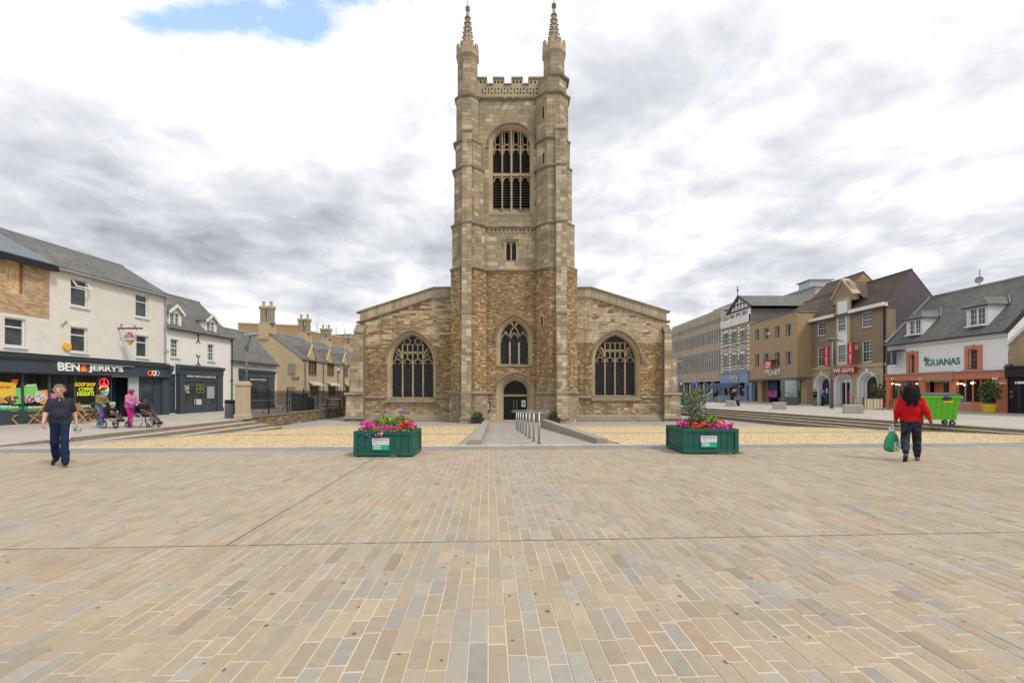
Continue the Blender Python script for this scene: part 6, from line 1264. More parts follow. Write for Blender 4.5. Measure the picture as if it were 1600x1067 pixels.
# ---------------------------------------------------------------- white restaurant with coral ground floor
b = row('white_restaurant', 'white rendered restaurant with coral shop front, two white dormers and slate roof', 1386.3, 1575); LEN = b.len; ZE = 6.05
for p0, p1, yt, yb in ((1417.5,1435,549,585), (1508.5,1535,540,579.5)):
    R = b.r(p0,p1,yt,yb); w = b.win((R[0]+.28,R[1]-.28,R[2]+.12,R[3]-.3), 3, 4, .12, fm=mat('dull_coral', (.36,.14,.085), .5)); m = MB(); m.box(R[0],R[0]+.28,-.1,.02,R[2],R[3]); m.box(R[1]-.28,R[1],-.1,.02,R[2],R[3]); m.box(R[0]+.28,R[1]-.28,-.1,.02,R[3]-.3,R[3]); m.box(R[0]-.05,R[1]+.05,-.16,.02,R[2]-.06,R[2]+.12); m.box((R[0]+R[1])/2-.1,(R[0]+R[1])/2+.1,-.14,0,R[3]-.25,R[3]+.06); b.add(m, 'architrave', M_CORAL, w)
ZG = 3.05
b.wall('front_wall', M_RENDER, 0, LEN, ZG, ZE); b.shell(M_RENDER, 0, LEN, ZE, 8.0, room=2.6); rf = b.roof(0, LEN, ZE, 10.3, 4.0, M_SLATE, over=.3, gx=.12); m = MB(); m.poly([(LEN,0,ZE-.02),(LEN,8,ZE-.02),(LEN,4,10.2)]); b.add(m, 'gable_wall', M_RENDER, fixn=False)
m = MB()
for s in (0, 1): m.bar((LEN+.14, -.32 if s == 0 else 8.32, ZE-.33), (LEN+.14, 4, 10.27), .05, .3)
b.add(m, 'bargeboard', M_BLACKP); b.gutter(0, LEN+.1, ZE-.28, -.33); m = MB(); m.tube([(0,-.02,ZE-.62),(LEN,-.02,ZE-.62)], .012, 4); b.add(m, 'cable', M_BLACKP)
m = MB(); m.bar((.03,-.2,ZE+.1), (.03,4.0,10.45), .35, .06); b.add(m, 'flashing', M_LEADG)
M_CLAP = brickmat('white_clapboard', (.68,.68,.68), (.66,.66,.66), (.42,.42,.43), 9.0, .14, .012, .03, .6, .5)
dormer(b, 1417, 1467, 477, 1419.5, 1438.5, 500, 522.5, .9, 1.06, M_CLAP, rm=M_SLATE, cols=4, rows=3, hip=True, deep=3) if False else None
def hipdormer(p0, p1, pr_, wyt, wyb, py_peak):
    yf = .3; R = b.r(p0+2.5, p1-1.0, wyt, wyb, yf); x0, x1, _, _ = b.r(p0, p1, 500, 520, yf); x0 -= .1; x1 += .1; k = (10.3-ZE)/4.0; zb = R[2]-.12; zt = R[3]+.14; dr_ = bpy.data.objects.new('dormer', None); COL.objects.link(dr_); dr_.parent = b.root
    m = MB(); wall_holes(m, x0, x1, zb, zt, [dict(x0=R[0],x1=R[1],z0=R[2],z1=R[3])], yf, .1)
    ye = (zt-ZE)/k+.1
    for x in (x0, x1): m.poly([(x,yf,zb),(x,yf,zt),(x,ye,zt)])
    b.add(m, 'cheeks', M_CLAP, dr_, fixn=False); w = b.win(R, 4, 3, yf+.03, sash=False, sill=True, hole=False, fw=.07); w.parent = dr_; m = MB(); m.box((R[0]+R[1])/2-.06,(R[0]+R[1])/2+.06,yf+.02,yf+.1,R[2]+.07,R[3]-.07); b.add(m, 'centre_post', M_WHITE, w)
    ov = .2; cx = (x0+x1)/2; za = zt+.75; yr = (za-ZE)/k+.1; yp = yf+.55; m = MB(); zo = zt-.02; yo = yf-ov; yb_ = (zo-ZE)/k+.2
    m.poly([(x0-ov,yo,zo),(x1+ov,yo,zo),(cx,yp,za)])
    for s, xo in ((0, x0-ov), (1, x1+ov)): m.poly([(xo,yo,zo),(cx,yp,za),(cx,yr,za),(xo,yb_,zo)])
    m.poly([(x0-ov,yo,zo-.01),(x1+ov,yo,zo-.01),(x1+ov,yb_,zo-.01),(x0-ov,yb_,zo-.01)]); b.add(m, 'dormer_roof', M_SLATE, dr_, fixn=False); b.box('dormer_eaves', M_BLACKP, x0-ov, x1+ov, yo-.02, yo+.05, zo-.1, zo-.012, dr_); m = MB(); m.bar((x1+ov-.02, yb_-.3, zo), (cx, yr+.05, za+.05), .04, .3); b.add(m, 'dormer_flashing', M_LEADG, dr_)
hipdormer(1418, 1440, 0, 500, 522.5, 477); hipdormer(1512, 1541, 0, 481, 508.5, 455)
# coral front
b.box('fascia', M_CORAL, 0, LEN, -.22, .05, 2.5, ZG-.02); b.box('fascia_lead', M_LEADG, 0, LEN+.05, -.34, .05, ZG-.015, ZG+.06)
x0, x1 = sorted((lx_at(b, 1446), lx_at(b, 1494))); sb = b.box('sign_board', M_CORAL, x0, x1, -.28, -.225, 2.45, ZG+.1); b.text('las iGUANAS', 1447, 1487, 593.2, .34, flat('sign_sage', (.30,.36,.30)), -.295, sb, bold=.02, depth=.006)
b.text('iGUANAS', 1446, 1500, 565.2, .55, flat('sign_teal', (.02,.20,.19)), -.03, bold=.012, depth=.02, name='wall_lettering'); b.text('las', 1443.5, 1451, 560.3, .42, flat('sign_teal', (.02,.20,.19)), -.03, bold=.01, depth=.02, name='wall_lettering', shear=.3)
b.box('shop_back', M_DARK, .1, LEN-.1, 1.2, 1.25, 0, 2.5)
for p0, p1 in ((1386.5,1393), (1437,1448), (1486,1496), (1557,1575)): x0, x1 = sorted((lx_at(b,p0), lx_at(b,p1))); b.box('pilaster', M_CORAL, max(0,x0), x1, -.14, .3, 0, 2.5)
for p0, p1, n in ((1393,1437,4), (1496,1557,5)):
    X0, X1 = sorted((lx_at(b,p0), lx_at(b,p1))); b.box('stall_riser', M_CORAL, X0, X1, .0, .2, 0, .72)
    for k in range(n):
        x0, x1 = X0+(X1-X0)*k/n, X0+(X1-X0)*(k+1)/n; m = MB(); m.box(x0,x0+.05,.04,.12,.72,2.5); m.box(x1-.05,x1,.04,.12,.72,2.5); m.box(x0+.05,x1-.05,.04,.12,2.42,2.5); w = b.add(m, 'shop_window', M_CORAL); m = MB(); m.quad((x0+.05,.08,.72),(x1-.05,.08,.72),(x1-.05,.08,2.42),(x0+.05,.08,2.42)); b.add(m, 'glass', M_SHOP, w, fixn=False)
X0, X1 = sorted((lx_at(b,1448), lx_at(b,1486))); b.box('entrance_wall', M_CORAL, X0, X1, .62, .7, 0, 2.5); x0, x1 = sorted((lx_at(b,1464), lx_at(b,1477))); b.box('entrance_door', mat('dark_brown_door', (.035,.02,.014), .5), x0, x1, .55, .615, 0, 2.15)
for px in (1400.5, 1406.5, 1411, 1438.5, 1504, 1509, 1513.5, 1525, 1527.5):
    x, z = b.f(px, 600.5 if px < 1450 else 599.5, .35); z += random.uniform(-.12,.1); m = MB(); m.sphere((x,.0,z), .055, 8, 6); b.add(m, 'festoon_bulb', M_WARM)
for px in (1396.5, 1440, 1556): x, z = b.f(px, 591.5, -.3); m = MB(); m.box(x-.08, x+.08, -.5, -.22, z-.07, z+.07); b.add(m, 'spotlight', M_WHITE)
for s in (-1, 1):
    x, z = b.f(1395.5, 559, -.6); 
x, z = b.f(1394, 559, -.6); sg = b.box('bracket_sign', flat('sign_charcoal', (.035,.04,.05)), x-.5, x+.45, -.66, -.58, z-.62, z+.55); b.box('sign_bracket', M_BLACKP, x-.55, x+.75, -.66, 0, z+.6, z+.68, sg)
text('lettering', 'iGUANAS', .23, flat('sign_pale_grey', (.5,.52,.52)), sg, (x, -.67, z-.03), (PI/2, PI/2, 0), depth=.003, bold=.004)
x, z = b.f(1558, 600.5, -.2); m = MB(); m.tube([(x-.2,0,z+.2),(x+.3,-.15,z+.1)], .04, 5); m.box(x+.1, x+.55, -.4, -.1, z-.0, z+.14); b.add(m, 'security_camera', M_WHITE)
# satellite dish and aerials on the ridge
m = MB(); xd, zd = 4.6, 10.3; m.tube([(xd,4,zd),(xd,4,zd+1.5)], .03, 5); dish = b.add(m, 'aerial_mast', M_GALV); m = MB(); m.lathe([(.02,0),(.18,.04),(.30,.12)], 0, 0, 14); d2 = b.add(m, 'satellite_dish', M_LEADG, dish, smooth=True); d2.location = (xd+.1, 3.9, zd+.55); d2.rotation_euler = (PI/2.2, 0, .4)
x = LEN-1.2; m = MB(); m.tube([(x,4,zd),(x,4,zd+1.4)], .025, 5); m.tube([(x-.6,4,zd+.9),(x+.7,4,zd+.75)], .018, 4)
for k in range(6): xx = x-.5+k*.22; m.tube([(xx,3.75,zd+.9-k*.025),(xx,4.25,zd+.9-k*.025)], .01, 4)
b.add(m, 'tv_aerial', M_GALV)
# ---------------------------------------------------------------- black shop at the right edge
YN = YR(1575.5); b = Bld('black_shop', 'rubble stone house with a black shop front beside the white restaurant', 'building', (XR, YN-.03), (XR, YN-8))
M_RUBH = brickmat('rubble_house_stone', (.40,.31,.18), (.33,.255,.15), (.28,.22,.14), .32, .12, .01, .22, .9, .5, .2)
b.wall('front_wall', M_RUBH, 0, 8, 3.2, 4.6); m = MB(); m.poly([(0,0,4.6),(8,0,4.6),(8,0,6.0),(4,0,8.6),(0,0,4.9)]); b.add(m, 'gable_wall', M_RUBH, fixn=False); m = MB(); m.bar((-.05,0,4.9), (4,0,8.7), .3, .2); m.bar((4,0,8.7), (8,0,6.1), .3, .2); b.add(m, 'gable_coping', M_WHITE); b.shell(M_RUBH, 0, 8, 4.6, 8)
b.box('fascia', M_BLACKP, 0, 8, -.3, .05, 2.55, 3.2); b.box('fascia_cornice', M_BLACKP, 0, 8, -.4, .05, 3.21, 3.3); b.box('shop_wall', M_BLACKP, 0, 8, 0, .2, 0, 2.55)
x0, x1, za, zb = b.r(1586, 1606, 596, 599.5, -.32); sg = b.box('sign_panel', M_LET, x0, x1, -.34, -.31, za, zb); m = MB(); m.M = Matrix.Translation((x0+.13, -.343, (za+zb)/2)) @ Matrix.Rotation(PI/2, 4, 'X'); m.frust(0,0,-.002,.002,.05,.05,12); b.add(m, 'sign_emblem', flat('emblem_red', (.42,.03,.10)), sg); b.text('TATTOO', 1592, 1604, 597.7, .12, flat('sign_redt', (.5,.03,.03)), -.345, sg, bold=.03, depth=.003) if False else None
x0, x1, _, _ = b.r(1587, 1600, 600, 640, -.02); m = MB(); m.box(x0, x1, -.06, 0, 0, 2.4); d_ = b.add(m, 'door', M_BLACKP)
for k in range(5): b.box('door_pane', M_GLASSB, x0+.25, x1-.25, -.068, -.061, .35+k*.4, .7+k*.4, d_)
for px, py in ((1581,612), (1581,619.5)): x, z = b.f(px, py, -.02); b.box('intercom', M_STEEL, x-.08, x+.08, -.05, 0, z-.1, z+.1)
x, z = b.f(1579, 573.5, 0); b.box('meter_box', M_GALV, x-.14, x+.16, -.25, 0, z-.25, z+.2)
# ---------------------------------------------------------------- blocks seen over the roofs
b = Bld('rooftop_block', 'pale grey flat-roofed block with a glazed lantern behind the bank', 'building', (48, 112), (48, 72)); zt = 18.0
b.wall('front_wall', M_CONC, 0, b.len, 0, zt); b.shell(M_CONC, 0, b.len, zt, 6); b.box('roof_slab', M_CONC, -.2, b.len+.2, -.2, 6, zt, zt+.3); x0 = b.len-6; lan = b.box('lantern', mat('pale_cladding', (.42,.46,.50), .4, .08, 2), x0+1, x0+4, .5, 4, zt+.3, zt+1.5); b.box('lantern_roof', M_LEADG, x0+.7, x0+4.3, .2, 4.3, zt+1.5, zt+1.65, lan)
b = Bld('gabled_brick_block', 'plain orange-brown brick gable behind the arcaded house', 'building', (42.6, 66), (42.6, 59)); m = MB(); m.poly([(b.len,0,0),(b.len,6,0),(b.len,6,13.9),(b.len,3,16.9),(b.len,0,13.9)]); m.quad((0,0,0),(b.len,0,0),(b.len,0,13.9),(0,0,13.9)); b.add(m, 'wall', M_BRB, fixn=False); b.roof(0, b.len, 13.9, 16.9, 3.0, M_TILE, over=.2)
# ================================================================ street furniture and plants
M_WOOD = mat('teak', (.42,.25,.105), .6, .18, 8)
M_LEAF = mat('leaf', (1,1,1), .6, .15, 6, attr=True, spec=.3)
M_PETAL = mat('petal', (1,1,1), .6, .1, 8, attr=True, spec=.2)
M_PLGREEN = mat('planter_green', (.005,.085,.064), .5, .2, 4, stain=.4, stc=(.05,.105,.08), sscale=2.2)
M_TRIM = mat('aged_limestone', (.44,.36,.25), .85, .14, 3, stain=.3, stc=(.28,.23,.16))
def leaves(mb, c, r, n, size, pal, shell=.35, up=.3):
    for _ in range(n):
        while True:
            d = Vector((random.gauss(0,1), random.gauss(0,1), random.gauss(0,1)))
            if d.length > .1: break
        d.normalize(); k = (shell+(1-shell)*random.random())**.7; p = Vector((c[0]+d.x*r[0]*k, c[1]+d.y*r[1]*k, c[2]+d.z*r[2]*k)); s = size*random.uniform(.6, 1.35)
        a = Vector((random.gauss(0,1), random.gauss(0,1), random.gauss(0,1)+up)).normalized(); b_ = a.cross(Vector((random.gauss(0,1), random.gauss(0,1), random.gauss(0,1)))).normalized(); c_ = random.choice(pal); v = random.uniform(.75, 1.25); mb.cur = tuple(x*v for x in c_)
        n_ = a.cross(b_)*s*.12; mb.add([p-a*s*.5, p+b_*s*.26+n_, p+a*s*.5, p-b_*s*.26+n_], [(0,1,2), (0,2,3)])
def flowers(mb, c, r, n, size, pal):
    for _ in range(n):
        a = random.uniform(0, 2*PI); k = math.sqrt(random.random()); p = Vector((c[0]+r[0]*k*math.cos(a), c[1]+r[1]*k*math.sin(a), c[2]+r[2]*random.uniform(-.6, 1))); nv = Vector((random.gauss(0,.5), random.gauss(-.6,.5), random.uniform(.2,1.2))).normalized(); u = nv.cross(Vector((.3,.2,1))).normalized(); w = nv.cross(u); s = size*random.uniform(.75, 1.25); col = random.choice(pal); v = random.uniform(.8, 1.2); mb.cur = tuple(x*v for x in col)
        P = [p+(u*math.cos(q)+w*math.sin(q))*s*(.5 if i % 2 == 0 else .34)+nv*s*.12 for i, q in enumerate(np.linspace(0, 2*PI, 11)[:-1])]; mb.add([p]+P, [(0, i+1, (i+1) % 10+1) for i in range(10)])
GRN = [(.10,.19,.035), (.15,.27,.05), (.07,.14,.03), (.20,.32,.07)]; OLV = [(.17,.21,.12), (.22,.27,.16), (.12,.16,.085)]; DKG = [(.03,.075,.025), (.045,.10,.03), (.025,.055,.02)]
MAG = [(.46,.02,.24), (.55,.03,.30), (.40,.015,.16)]; RED = [(.62,.03,.02), (.70,.06,.03), (.50,.02,.02)]; VIO = [(.16,.10,.42), (.22,.14,.50)]; PNK = [(.70,.25,.38), (.75,.35,.45)]
# ---------------------------------------------------------------- the two flower planters
def planter(label, x0, x1, y0, y1, h):
    t = thing('flower_planter', label, 'planter', ((x0+x1)/2, (y0+y1)/2, 0), 0, 'green timber planters on the square'); W_, D_ = (x1-x0)/2, (y1-y0)/2
    for s in (-1, 1):
        for ax_ in (0, 1):
            L_ = W_ if ax_ == 0 else D_; off_ = D_ if ax_ == 0 else W_; n = 7
            def bx(a0, a1, d0, d1, z0, z1, nm):
                m = MB(); d0, d1 = sorted((s*d0, s*d1)); m.cham(a0, a1, d0, d1, z0, z1, .006) if ax_ == 0 else m.cham(d0, d1, a0, a1, z0, z1, .006); m.build(nm, M_PLGREEN, t)
            e = .0 if ax_ == 0 else .051
            bx(-L_+e, L_-e, off_-.05, off_, h-.085, h, 'top_rail'); bx(-L_+e, L_-e, off_-.05, off_+.004, .03, .115, 'bottom_rail')
            for q in (-1, 1): bx(min(q*(L_-e), q*(L_-.10)), max(q*(L_-e), q*(L_-.10)), off_-.05, off_-.001, .116, h-.086, 'corner_stile')
            for k in range(n): a = -L_+.101+(2*L_-.202)*k/n; bx(a+.003, a+(2*L_-.202)/n-.003, off_-.05, off_-.028, .116, h-.086, 'board')
    m = MB(); m.box(-W_+.04, W_-.04, -D_+.04, D_-.04, h-.12, h-.06); m.build('soil', mat('soil', (.035,.025,.018), .95, .3, 12), t)
    # the two-part sign
    sw, sh = .40, .28; cx = -.06; zc = h*.50; y = -D_-.002
    m = MB(); m.box(cx-sw/2, cx+sw/2, y-.006, y+.03, zc-.01, zc+sh/2); pl = m.build('sign_panel', flat('sign_lilac_white', (.70,.68,.74)), t); m = MB(); m.box(cx-sw/2, cx+sw/2, y-.006, y+.03, zc-sh/2, zc-.0101); p2 = m.build('sign_panel', flat('sign_teal_green', (.01,.36,.28)), t)
    def tt(body, x, z, size, mt, par, wid=None, bold=.0, al='CENTER'):
        o = text('lettering', body, size, mt, par, (x, y-.008, z), depth=.0015, bold=bold, align=al)
        if wid: xs = [v.co.x for v in o.data.vertices]; k = wid/(max(xs)-min(xs)); o.scale = (k, 1, 1)
    tt('PETERBOROUGH', cx, zc+.105, .045, flat('sign_indigo', (.10,.09,.20)), pl, .35, .0008)
    for k, (ch_, c) in enumerate(zip('POSITIVE', ((.6,.05,.12), (.25,.2,.5), (.7,.5,.08), (.2,.5,.6), (.6,.05,.12), (.3,.45,.55), (.7,.5,.08), (.6,.25,.45)))): tt(ch_, cx-.155+k*.0445, zc+.045, .062, flat('sgn%d' % k, c), pl, None, .002)
    tt('Flower', cx-.075, zc-.048, .055, M_LET, p2, .17, .0015); tt('Power!', cx-.075, zc-.098, .055, M_LET, p2, .17, .0015)
    return t, W_, D_
PF1 = GP(552, 714.5); pt, W_, D_ = planter('green timber planter with red and magenta flowers, left of the church ramp', XW(552, 10.94), XW(645, 10.94), 10.94, 12.0, .62)
def bed(t, W_, D_, h, spec, nm='flowers'):
    g = MB(); f = MB()
    for kind, x, y, z, rx, ry, rz, n, s, pal in spec: (leaves if kind == 'l' else flowers)(g if kind == 'l' else f, (x, y, h+z), *( ((rx, ry, rz), n, s, pal) ))
    a = g.build('foliage', M_LEAF, t, fixn=False); b_ = f.build('blossoms', M_PETAL, t, fixn=False); a['kind'] = 'stuff'; b_['kind'] = 'stuff'
base = [('l', 0, 0, .0, W_*.92, D_*.9, .10, 900, .075, GRN), ('l', 0, -D_*.75, .0, W_*.9, .16, .10, 350, .06, GRN)]
bed(pt, W_, D_, .62, base+[('l', -.12, .05, .16, .24, .25, .22, 420, .085, [(.22,.36,.05),(.15,.28,.04),(.28,.42,.08)]), ('l', .30, .1, .14, .25, .22, .20, 380, .08, GRN+[(.28,.40,.12)]),
    ('f', -.45, -.2, .08, .24, .25, .13, 90, .075, MAG), ('f', -.2, .1, .14, .2, .2, .1, 26, .07, RED), ('f', .05, -.36, .03, .5, .16, .06, 40, .07, RED), ('f', .12, -.42, .05, .3, .1, .06, 40, .07, MAG), ('f', .46, -.1, .12, .18, .25, .10, 46, .07, RED), ('f', .58, .0, .10, .12, .2, .1, 24, .07, MAG),
    ('f', -.38, -.53, -.10, .09, .03, .05, 14, .055, VIO), ('f', -.1, -.55, -.09, .12, .03, .05, 14, .06, PNK), ('f', -.12, .1, .40, .1, .1, .14, 26, .035, VIO), ('f', .3, .15, .44, .1, .1, .14, 26, .035, VIO)])
pt, W_, D_ = planter('green timber planter with a small olive tree, right of the church ramp', 4.31, 5.70, 11.43, 12.75, .64)
bed(pt, W_, D_, .64, [('l', 0, 0, .0, W_*.92, D_*.92, .10, 900, .075, GRN), ('l', .12, -.1, .16, .28, .3, .2, 420, .085, GRN+[(.24,.36,.10)]), ('l', -.12, .1, .12, .2, .2, .16, 160, .07, DKG), ('l', -.35, -.1, .12, .15, .15, .12, 90, .1, [(.20,.24,.14),(.16,.07,.03)]),
    ('f', -.56, -.2, .08, .12, .3, .08, 40, .075, MAG), ('f', -.22, -.3, .05, .25, .25, .09, 60, .075, RED), ('f', .28, -.5, .02, .3, .14, .08, 95, .075, MAG), ('f', .42, .0, .12, .18, .3, .08, 40, .075, RED), ('f', .62, -.3, .08, .06, .2, .06, 10, .07, MAG), ('f', .1, .05, .36, .12, .1, .08, 16, .04, VIO)])
ol = thing('olive_tree', 'small grey-green olive tree growing in the right-hand planter', 'tree', (4.82, 12.0, .58)); m = MB(); m.tube([(0,0,0),(.02,0,.25),(-.01,.01,.5),(.03,0,.75)], [.022,.02,.017,.01], 6)
for a in range(7): q = 2*PI*a/7; m.tube([(0,0,.42+.03*a), (.16*math.cos(q), .16*math.sin(q), .62+.03*a), (.25*math.cos(q), .25*math.sin(q), .74+.04*a)], [.009,.007,.004], 5)
m.build('trunk', mat('olive_bark', (.13,.10,.07), .9, .2, 12), ol)
g = MB()
for c, r, n in (((0,0,.58), (.30,.28,.22), 620), ((-.05,0,.80), (.22,.2,.2), 330), ((.08,.0,.98), (.10,.1,.14), 120), ((.27,0,.80), (.10,.1,.18), 110), ((0,0,.34), (.16,.16,.14), 160)): leaves(g, c, r, n, .06, OLV if c[2] < .9 else OLV+[(.28,.34,.14)], .2, .8)
g.build('crown', M_LEAF, ol, fixn=False)
# weeds at the planter feet
g = MB()
for cx_, cy_ in ((-2.85, 10.92), (5.25, 11.4), (5.45, 11.41), (5.75, 11.5)):
    for _ in range(40): a = random.uniform(0, 2*PI); r_ = random.uniform(.0, .09); x, y = cx_+r_*math.cos(a), cy_-abs(r_*math.sin(a)); g.cur = random.choice([(.22,.24,.07), (.30,.24,.10)]); g.add([(x-.004,y,0),(x+.004,y,0),(x+random.uniform(-.03,.03),y-random.uniform(0,.03),random.uniform(.03,.12))], [(0,1,2)])
tag(g.build('weeds', M_LEAF, fixn=False), 'tufts of weeds at the foot of the green planters', 'weeds', kind='stuff')
# ---------------------------------------------------------------- handrail down the ramp
hr = thing('handrail', 'stainless steel handrail on round posts down the church ramp', 'handrail', (.8, 13.5, 0)); pts = []
M_SS = mat('stainless', (.36,.355,.34), .45, .1, 10, metal=.8)
for k in range(8):
    f = k/7; x, y = .8-.56*f, 13.5+11.1*f; z = gz(x, y); m = MB(); m.tube([(x-.8,y-13.5,z-.02),(x-.8,y-13.5,z+.98)], .036, 10); po = m.build('post', M_SS, hr, True); m = MB(); m.frust(x-.8, y-13.5, z-.005, z+.02, .085, .085, 12); m.build('base_plate', M_SS, po); m = MB(); m.box(x-1.06, x-.54, y-13.52, y-13.48, z+.93, z+.97); m.build('rail_arm', M_SS, po)
for s in (-.24, .24):
    m = MB(); P = [(-.0+s, -.38, gz(.8,13.1)+1.0)]+[(-.56*k/7+s, 11.1*k/7, gz(.8-.56*k/7, 13.5+11.1*k/7)+1.02) for k in range(8)]; m.tube(P, .021, 8); m.build('rail', M_SS, hr, True)
# pots by the church door
for px, lab in ((747, 'dark box planter with a green shrub left of the church door'), (864.5, 'dark box planter with a green shrub right of the church door')):
    x = XW(px, 32.5); t = thing('door_planter', lab, 'planter', (x, 32.1, LOWZ), 0, 'box planters by the church door'); m = MB(); m.prism([(-.42,0),(.42,0),(.46,.38),(-.46,.38)], 'y', -.3, .3); m.build('box', mat('charred_wood', (.03,.024,.018), .8, .2, 5), t); g = MB(); leaves(g, (0,0,.55), (.36,.3,.28), 500, .10, DKG+GRN[:1]); o = g.build('shrub', M_LEAF, t, fixn=False)
# ---------------------------------------------------------------- left: retaining wall with railings
rw = thing('retaining_wall', 'dark weathered rubble retaining wall below the black railings', 'wall', (-15.35, 26.1, LOWZ)); A_ = Vector((-15.35, 26.1, 0)); B_ = Vector((-15.05, 47, 0)); d = (B_-A_).normalized(); Ln = (B_-A_).length
STN = MB(); BIGS = []
m = MB(); nv = d.cross(Vector((0,0,1))); q = [A_, B_, B_-nv*.4, A_-nv*.4]; m.prism([(p.x+15.35, p.y-26.1) for p in q], 'z', -.3, .68); m.build('wall_core', mat('dark_mortar', (.16,.125,.085), .95, .2, 6), rw)
DRK = [(.22,.165,.10), (.17,.125,.075), (.27,.21,.13), (.13,.10,.065), (.31,.245,.155), (.20,.15,.085)]
lay(A_, d, Ln, LOWZ-.2, -.03, (), (.09,.15), (.2,.5), DRK, .03, proud=(.01,.035)); 
for r in BIGS: stone(STN, *r)
STN.v = [(x+15.35, y-26.1, z-LOWZ) for x, y, z in STN.v]; o = STN.build('wall_stones', M_STONE, rw, fixn=False); o['kind'] = 'stuff'
s = 0.0
while s < Ln-.1:
    w = min(random.uniform(.8,1.2), Ln-s); p, q_ = A_+d*(s+.004), A_+d*(s+w-.004); m = MB(); v = random.uniform(.85,1.1); m.cur = (.25*v,.205*v,.145*v); c = [p+nv*.05, q_+nv*.05, q_-nv*.42, p-nv*.42]; m.prism([(k.x+15.35, k.y-26.1) for k in c], 'z', .685, .80); m.build('coping_stone', M_STONE, rw); s += w
fe = thing('railings', 'black iron railings on the retaining wall between the stone pier and the church', 'fence', (-15.35, 26.1, .10), 0); y = .25; nb = 0
pk = MB(); pk.tube([(0,0,0),(0,0,1.42)], .020, 5); pk.frust(0,0,1.42,1.52,.024,.002,5); me = pk.mesh('picket', M_BLACKP)
M_IRON = M_BLACKP; dx = d.x/d.y
while y < 19.5: link('picket', me, fe, (y*dx-.18, y, 0)); y += .118
for z in (.12, 1.2): m = MB(); m.bar((-.18,.1,z), (19.6*dx-.18,19.6,z), .045, .012); m.build('rail', M_IRON, fe)
for k in range(9): yy = .5+k*2.35; m = MB(); m.bar((yy*dx-.18,yy,0), (yy*dx-.18,yy,1.62), .05); m.tube([(yy*dx-.18,yy,.75),(yy*dx-.32,yy,.5),(yy*dx-.6,yy,.02)], .02, 5); m.sphere((yy*dx-.18,yy,1.66), .045, 6, 5); m.build('post', M_IRON, fe)
# limestone pier
p = GP(372.5, 655); t = thing('stone_pier', 'square buff limestone pier at the top of the left-hand steps', 'pier', (p.x, p.y+.42, 0)); m = MB(); m.cham(-.34,.34,-.34,.34,0,.26,.03); m.build('base', M_TRIM, t); m = MB(); m.cham(-.28,.28,-.28,.28,.26,1.88,.012); m.build('shaft', M_TRIM, t); m = MB(); m.cham(-.33,.33,-.33,.33,1.88,2.02,.03); m.cham(-.29,.29,-.29,.29,2.02,2.12,.04); m.build('cap', M_TRIM, t)
def lamp(label, x, y, h, arm, style=0, g='street lamps'):
    t = thing('street_lamp', label, 'lamp', (x, y, 0), 0, g); m = MB(); m.frust(0,0,0,1.1,.10,.10,10); m.frust(0,0,1.1,h*.86,.07,.06,10); m.build('column', M_GALV, t, True)
    m = MB(); m.frust(0,0,h*.80,h*.86,.10,.16,4,PI/4); m.tube([(0,0,h*.84),(arm*.7,0,h*.965),(arm,0,h)], .045, 6); m.build('bracket', M_GALV, t); m = MB(); m.M = Matrix.Translation((arm*.95,0,h)) @ Matrix.Rotation(-.12, 4, 'Y'); m.cham(-.42,.42,-.17,.17,-.05,.07,.03); he = m.build('lamp_head', M_LEADG, t); m = MB(); m.box(arm*.95-.25, arm*.95+.25, -.12, .12, h-.062, h-.055); m.build('lens', mat('lamp_lens', (.55,.55,.5), .3), he); return t
lamp('grey street lamp with a slanted head behind the limestone pier', XW(385, 29.4), 29.4, 5.2, .35)
lamp('thin grey street lamp in front of the blue restaurant', XW(1154.5, 47), 47, 5.4, .2); lamp('thin grey street lamp against the right edge of the church', XW(1062.5, 60), 60, 5.4, -.2)
# CCTV pole
t = thing('camera_pole', 'grey pole with a white dome security camera near the church buttress', 'camera', (XW(537.3, 44), 44, 0)); m = MB(); m.frust(0,0,0,4.3,.075,.06,8); m.build('pole', M_GALV, t); m = MB(); m.tube([(0,0,3.7),(-.5,0,3.75)], .035, 5); m.build('arm', M_GALV, t); m = MB(); m.sphere((-.5,0,3.45), .16, 10, 8); m.frust(-.5,0,3.5,3.75,.17,.12,10); m.build('dome', M_WHITE, t, True); m = MB(); m.sphere((-.5,0,3.42), .155, 10, 8, 1.01, 1.01, 1); m.build('lens', M_BLACKP, t, True)
# litter bin, cabinets, guard rails
p = GP(356, 653.5); t = thing('litter_bin', 'grey litter bin with a black hood beside the limestone pier', 'bin', (p.x, p.y+.3, 0)); m = MB(); m.cham(-.24,.24,-.24,.24,.0,.80,.02); m.build('body', M_GALV, t); m = MB(); m.cham(-.25,.25,-.25,.25,.82,1.06,.04); m.build('hood', M_BLACKP, t); m = MB(); m.box(-.18,.18,-.256,-.2505,.86,.98); m.build('slot', M_DARK, t)
for (x0, x1, yt, Y, lab) in ((455, 477, 615, 36.0, 'tall dark grey utility cabinet behind the railings'), (477.5, 486, 620.5, 37.0, 'shorter black utility cabinet beside the tall grey one')):
    X0, X1 = XW(x0,Y), XW(x1,Y); h = ZW(yt, Y); t = thing('utility_cabinet', lab, 'cabinet', ((X0+X1)/2, Y, 0)); w = (X1-X0)/2; mt = mat('cabinet_grey%d' % x0, (.055,.062,.07) if x0 < 460 else (.02,.022,.025), .5, .1, 3); m = MB(); m.box(-w,w,0,.5,.0,h-.06); m.build('body', mt, t); m = MB(); m.prism([(-w-.04,h-.06),(w+.04,h-.06),(w+.04,h),(-w-.04,h)], 'y', -.05, .55); m.build('lid', mt, t)
    for s in (-1, 1): m = MB(); m.box(min(s*.01,s*(w-.02)), max(s*.01,s*(w-.02)), -.012, -.001, .08, h-.1); m.build('door', mt, t)
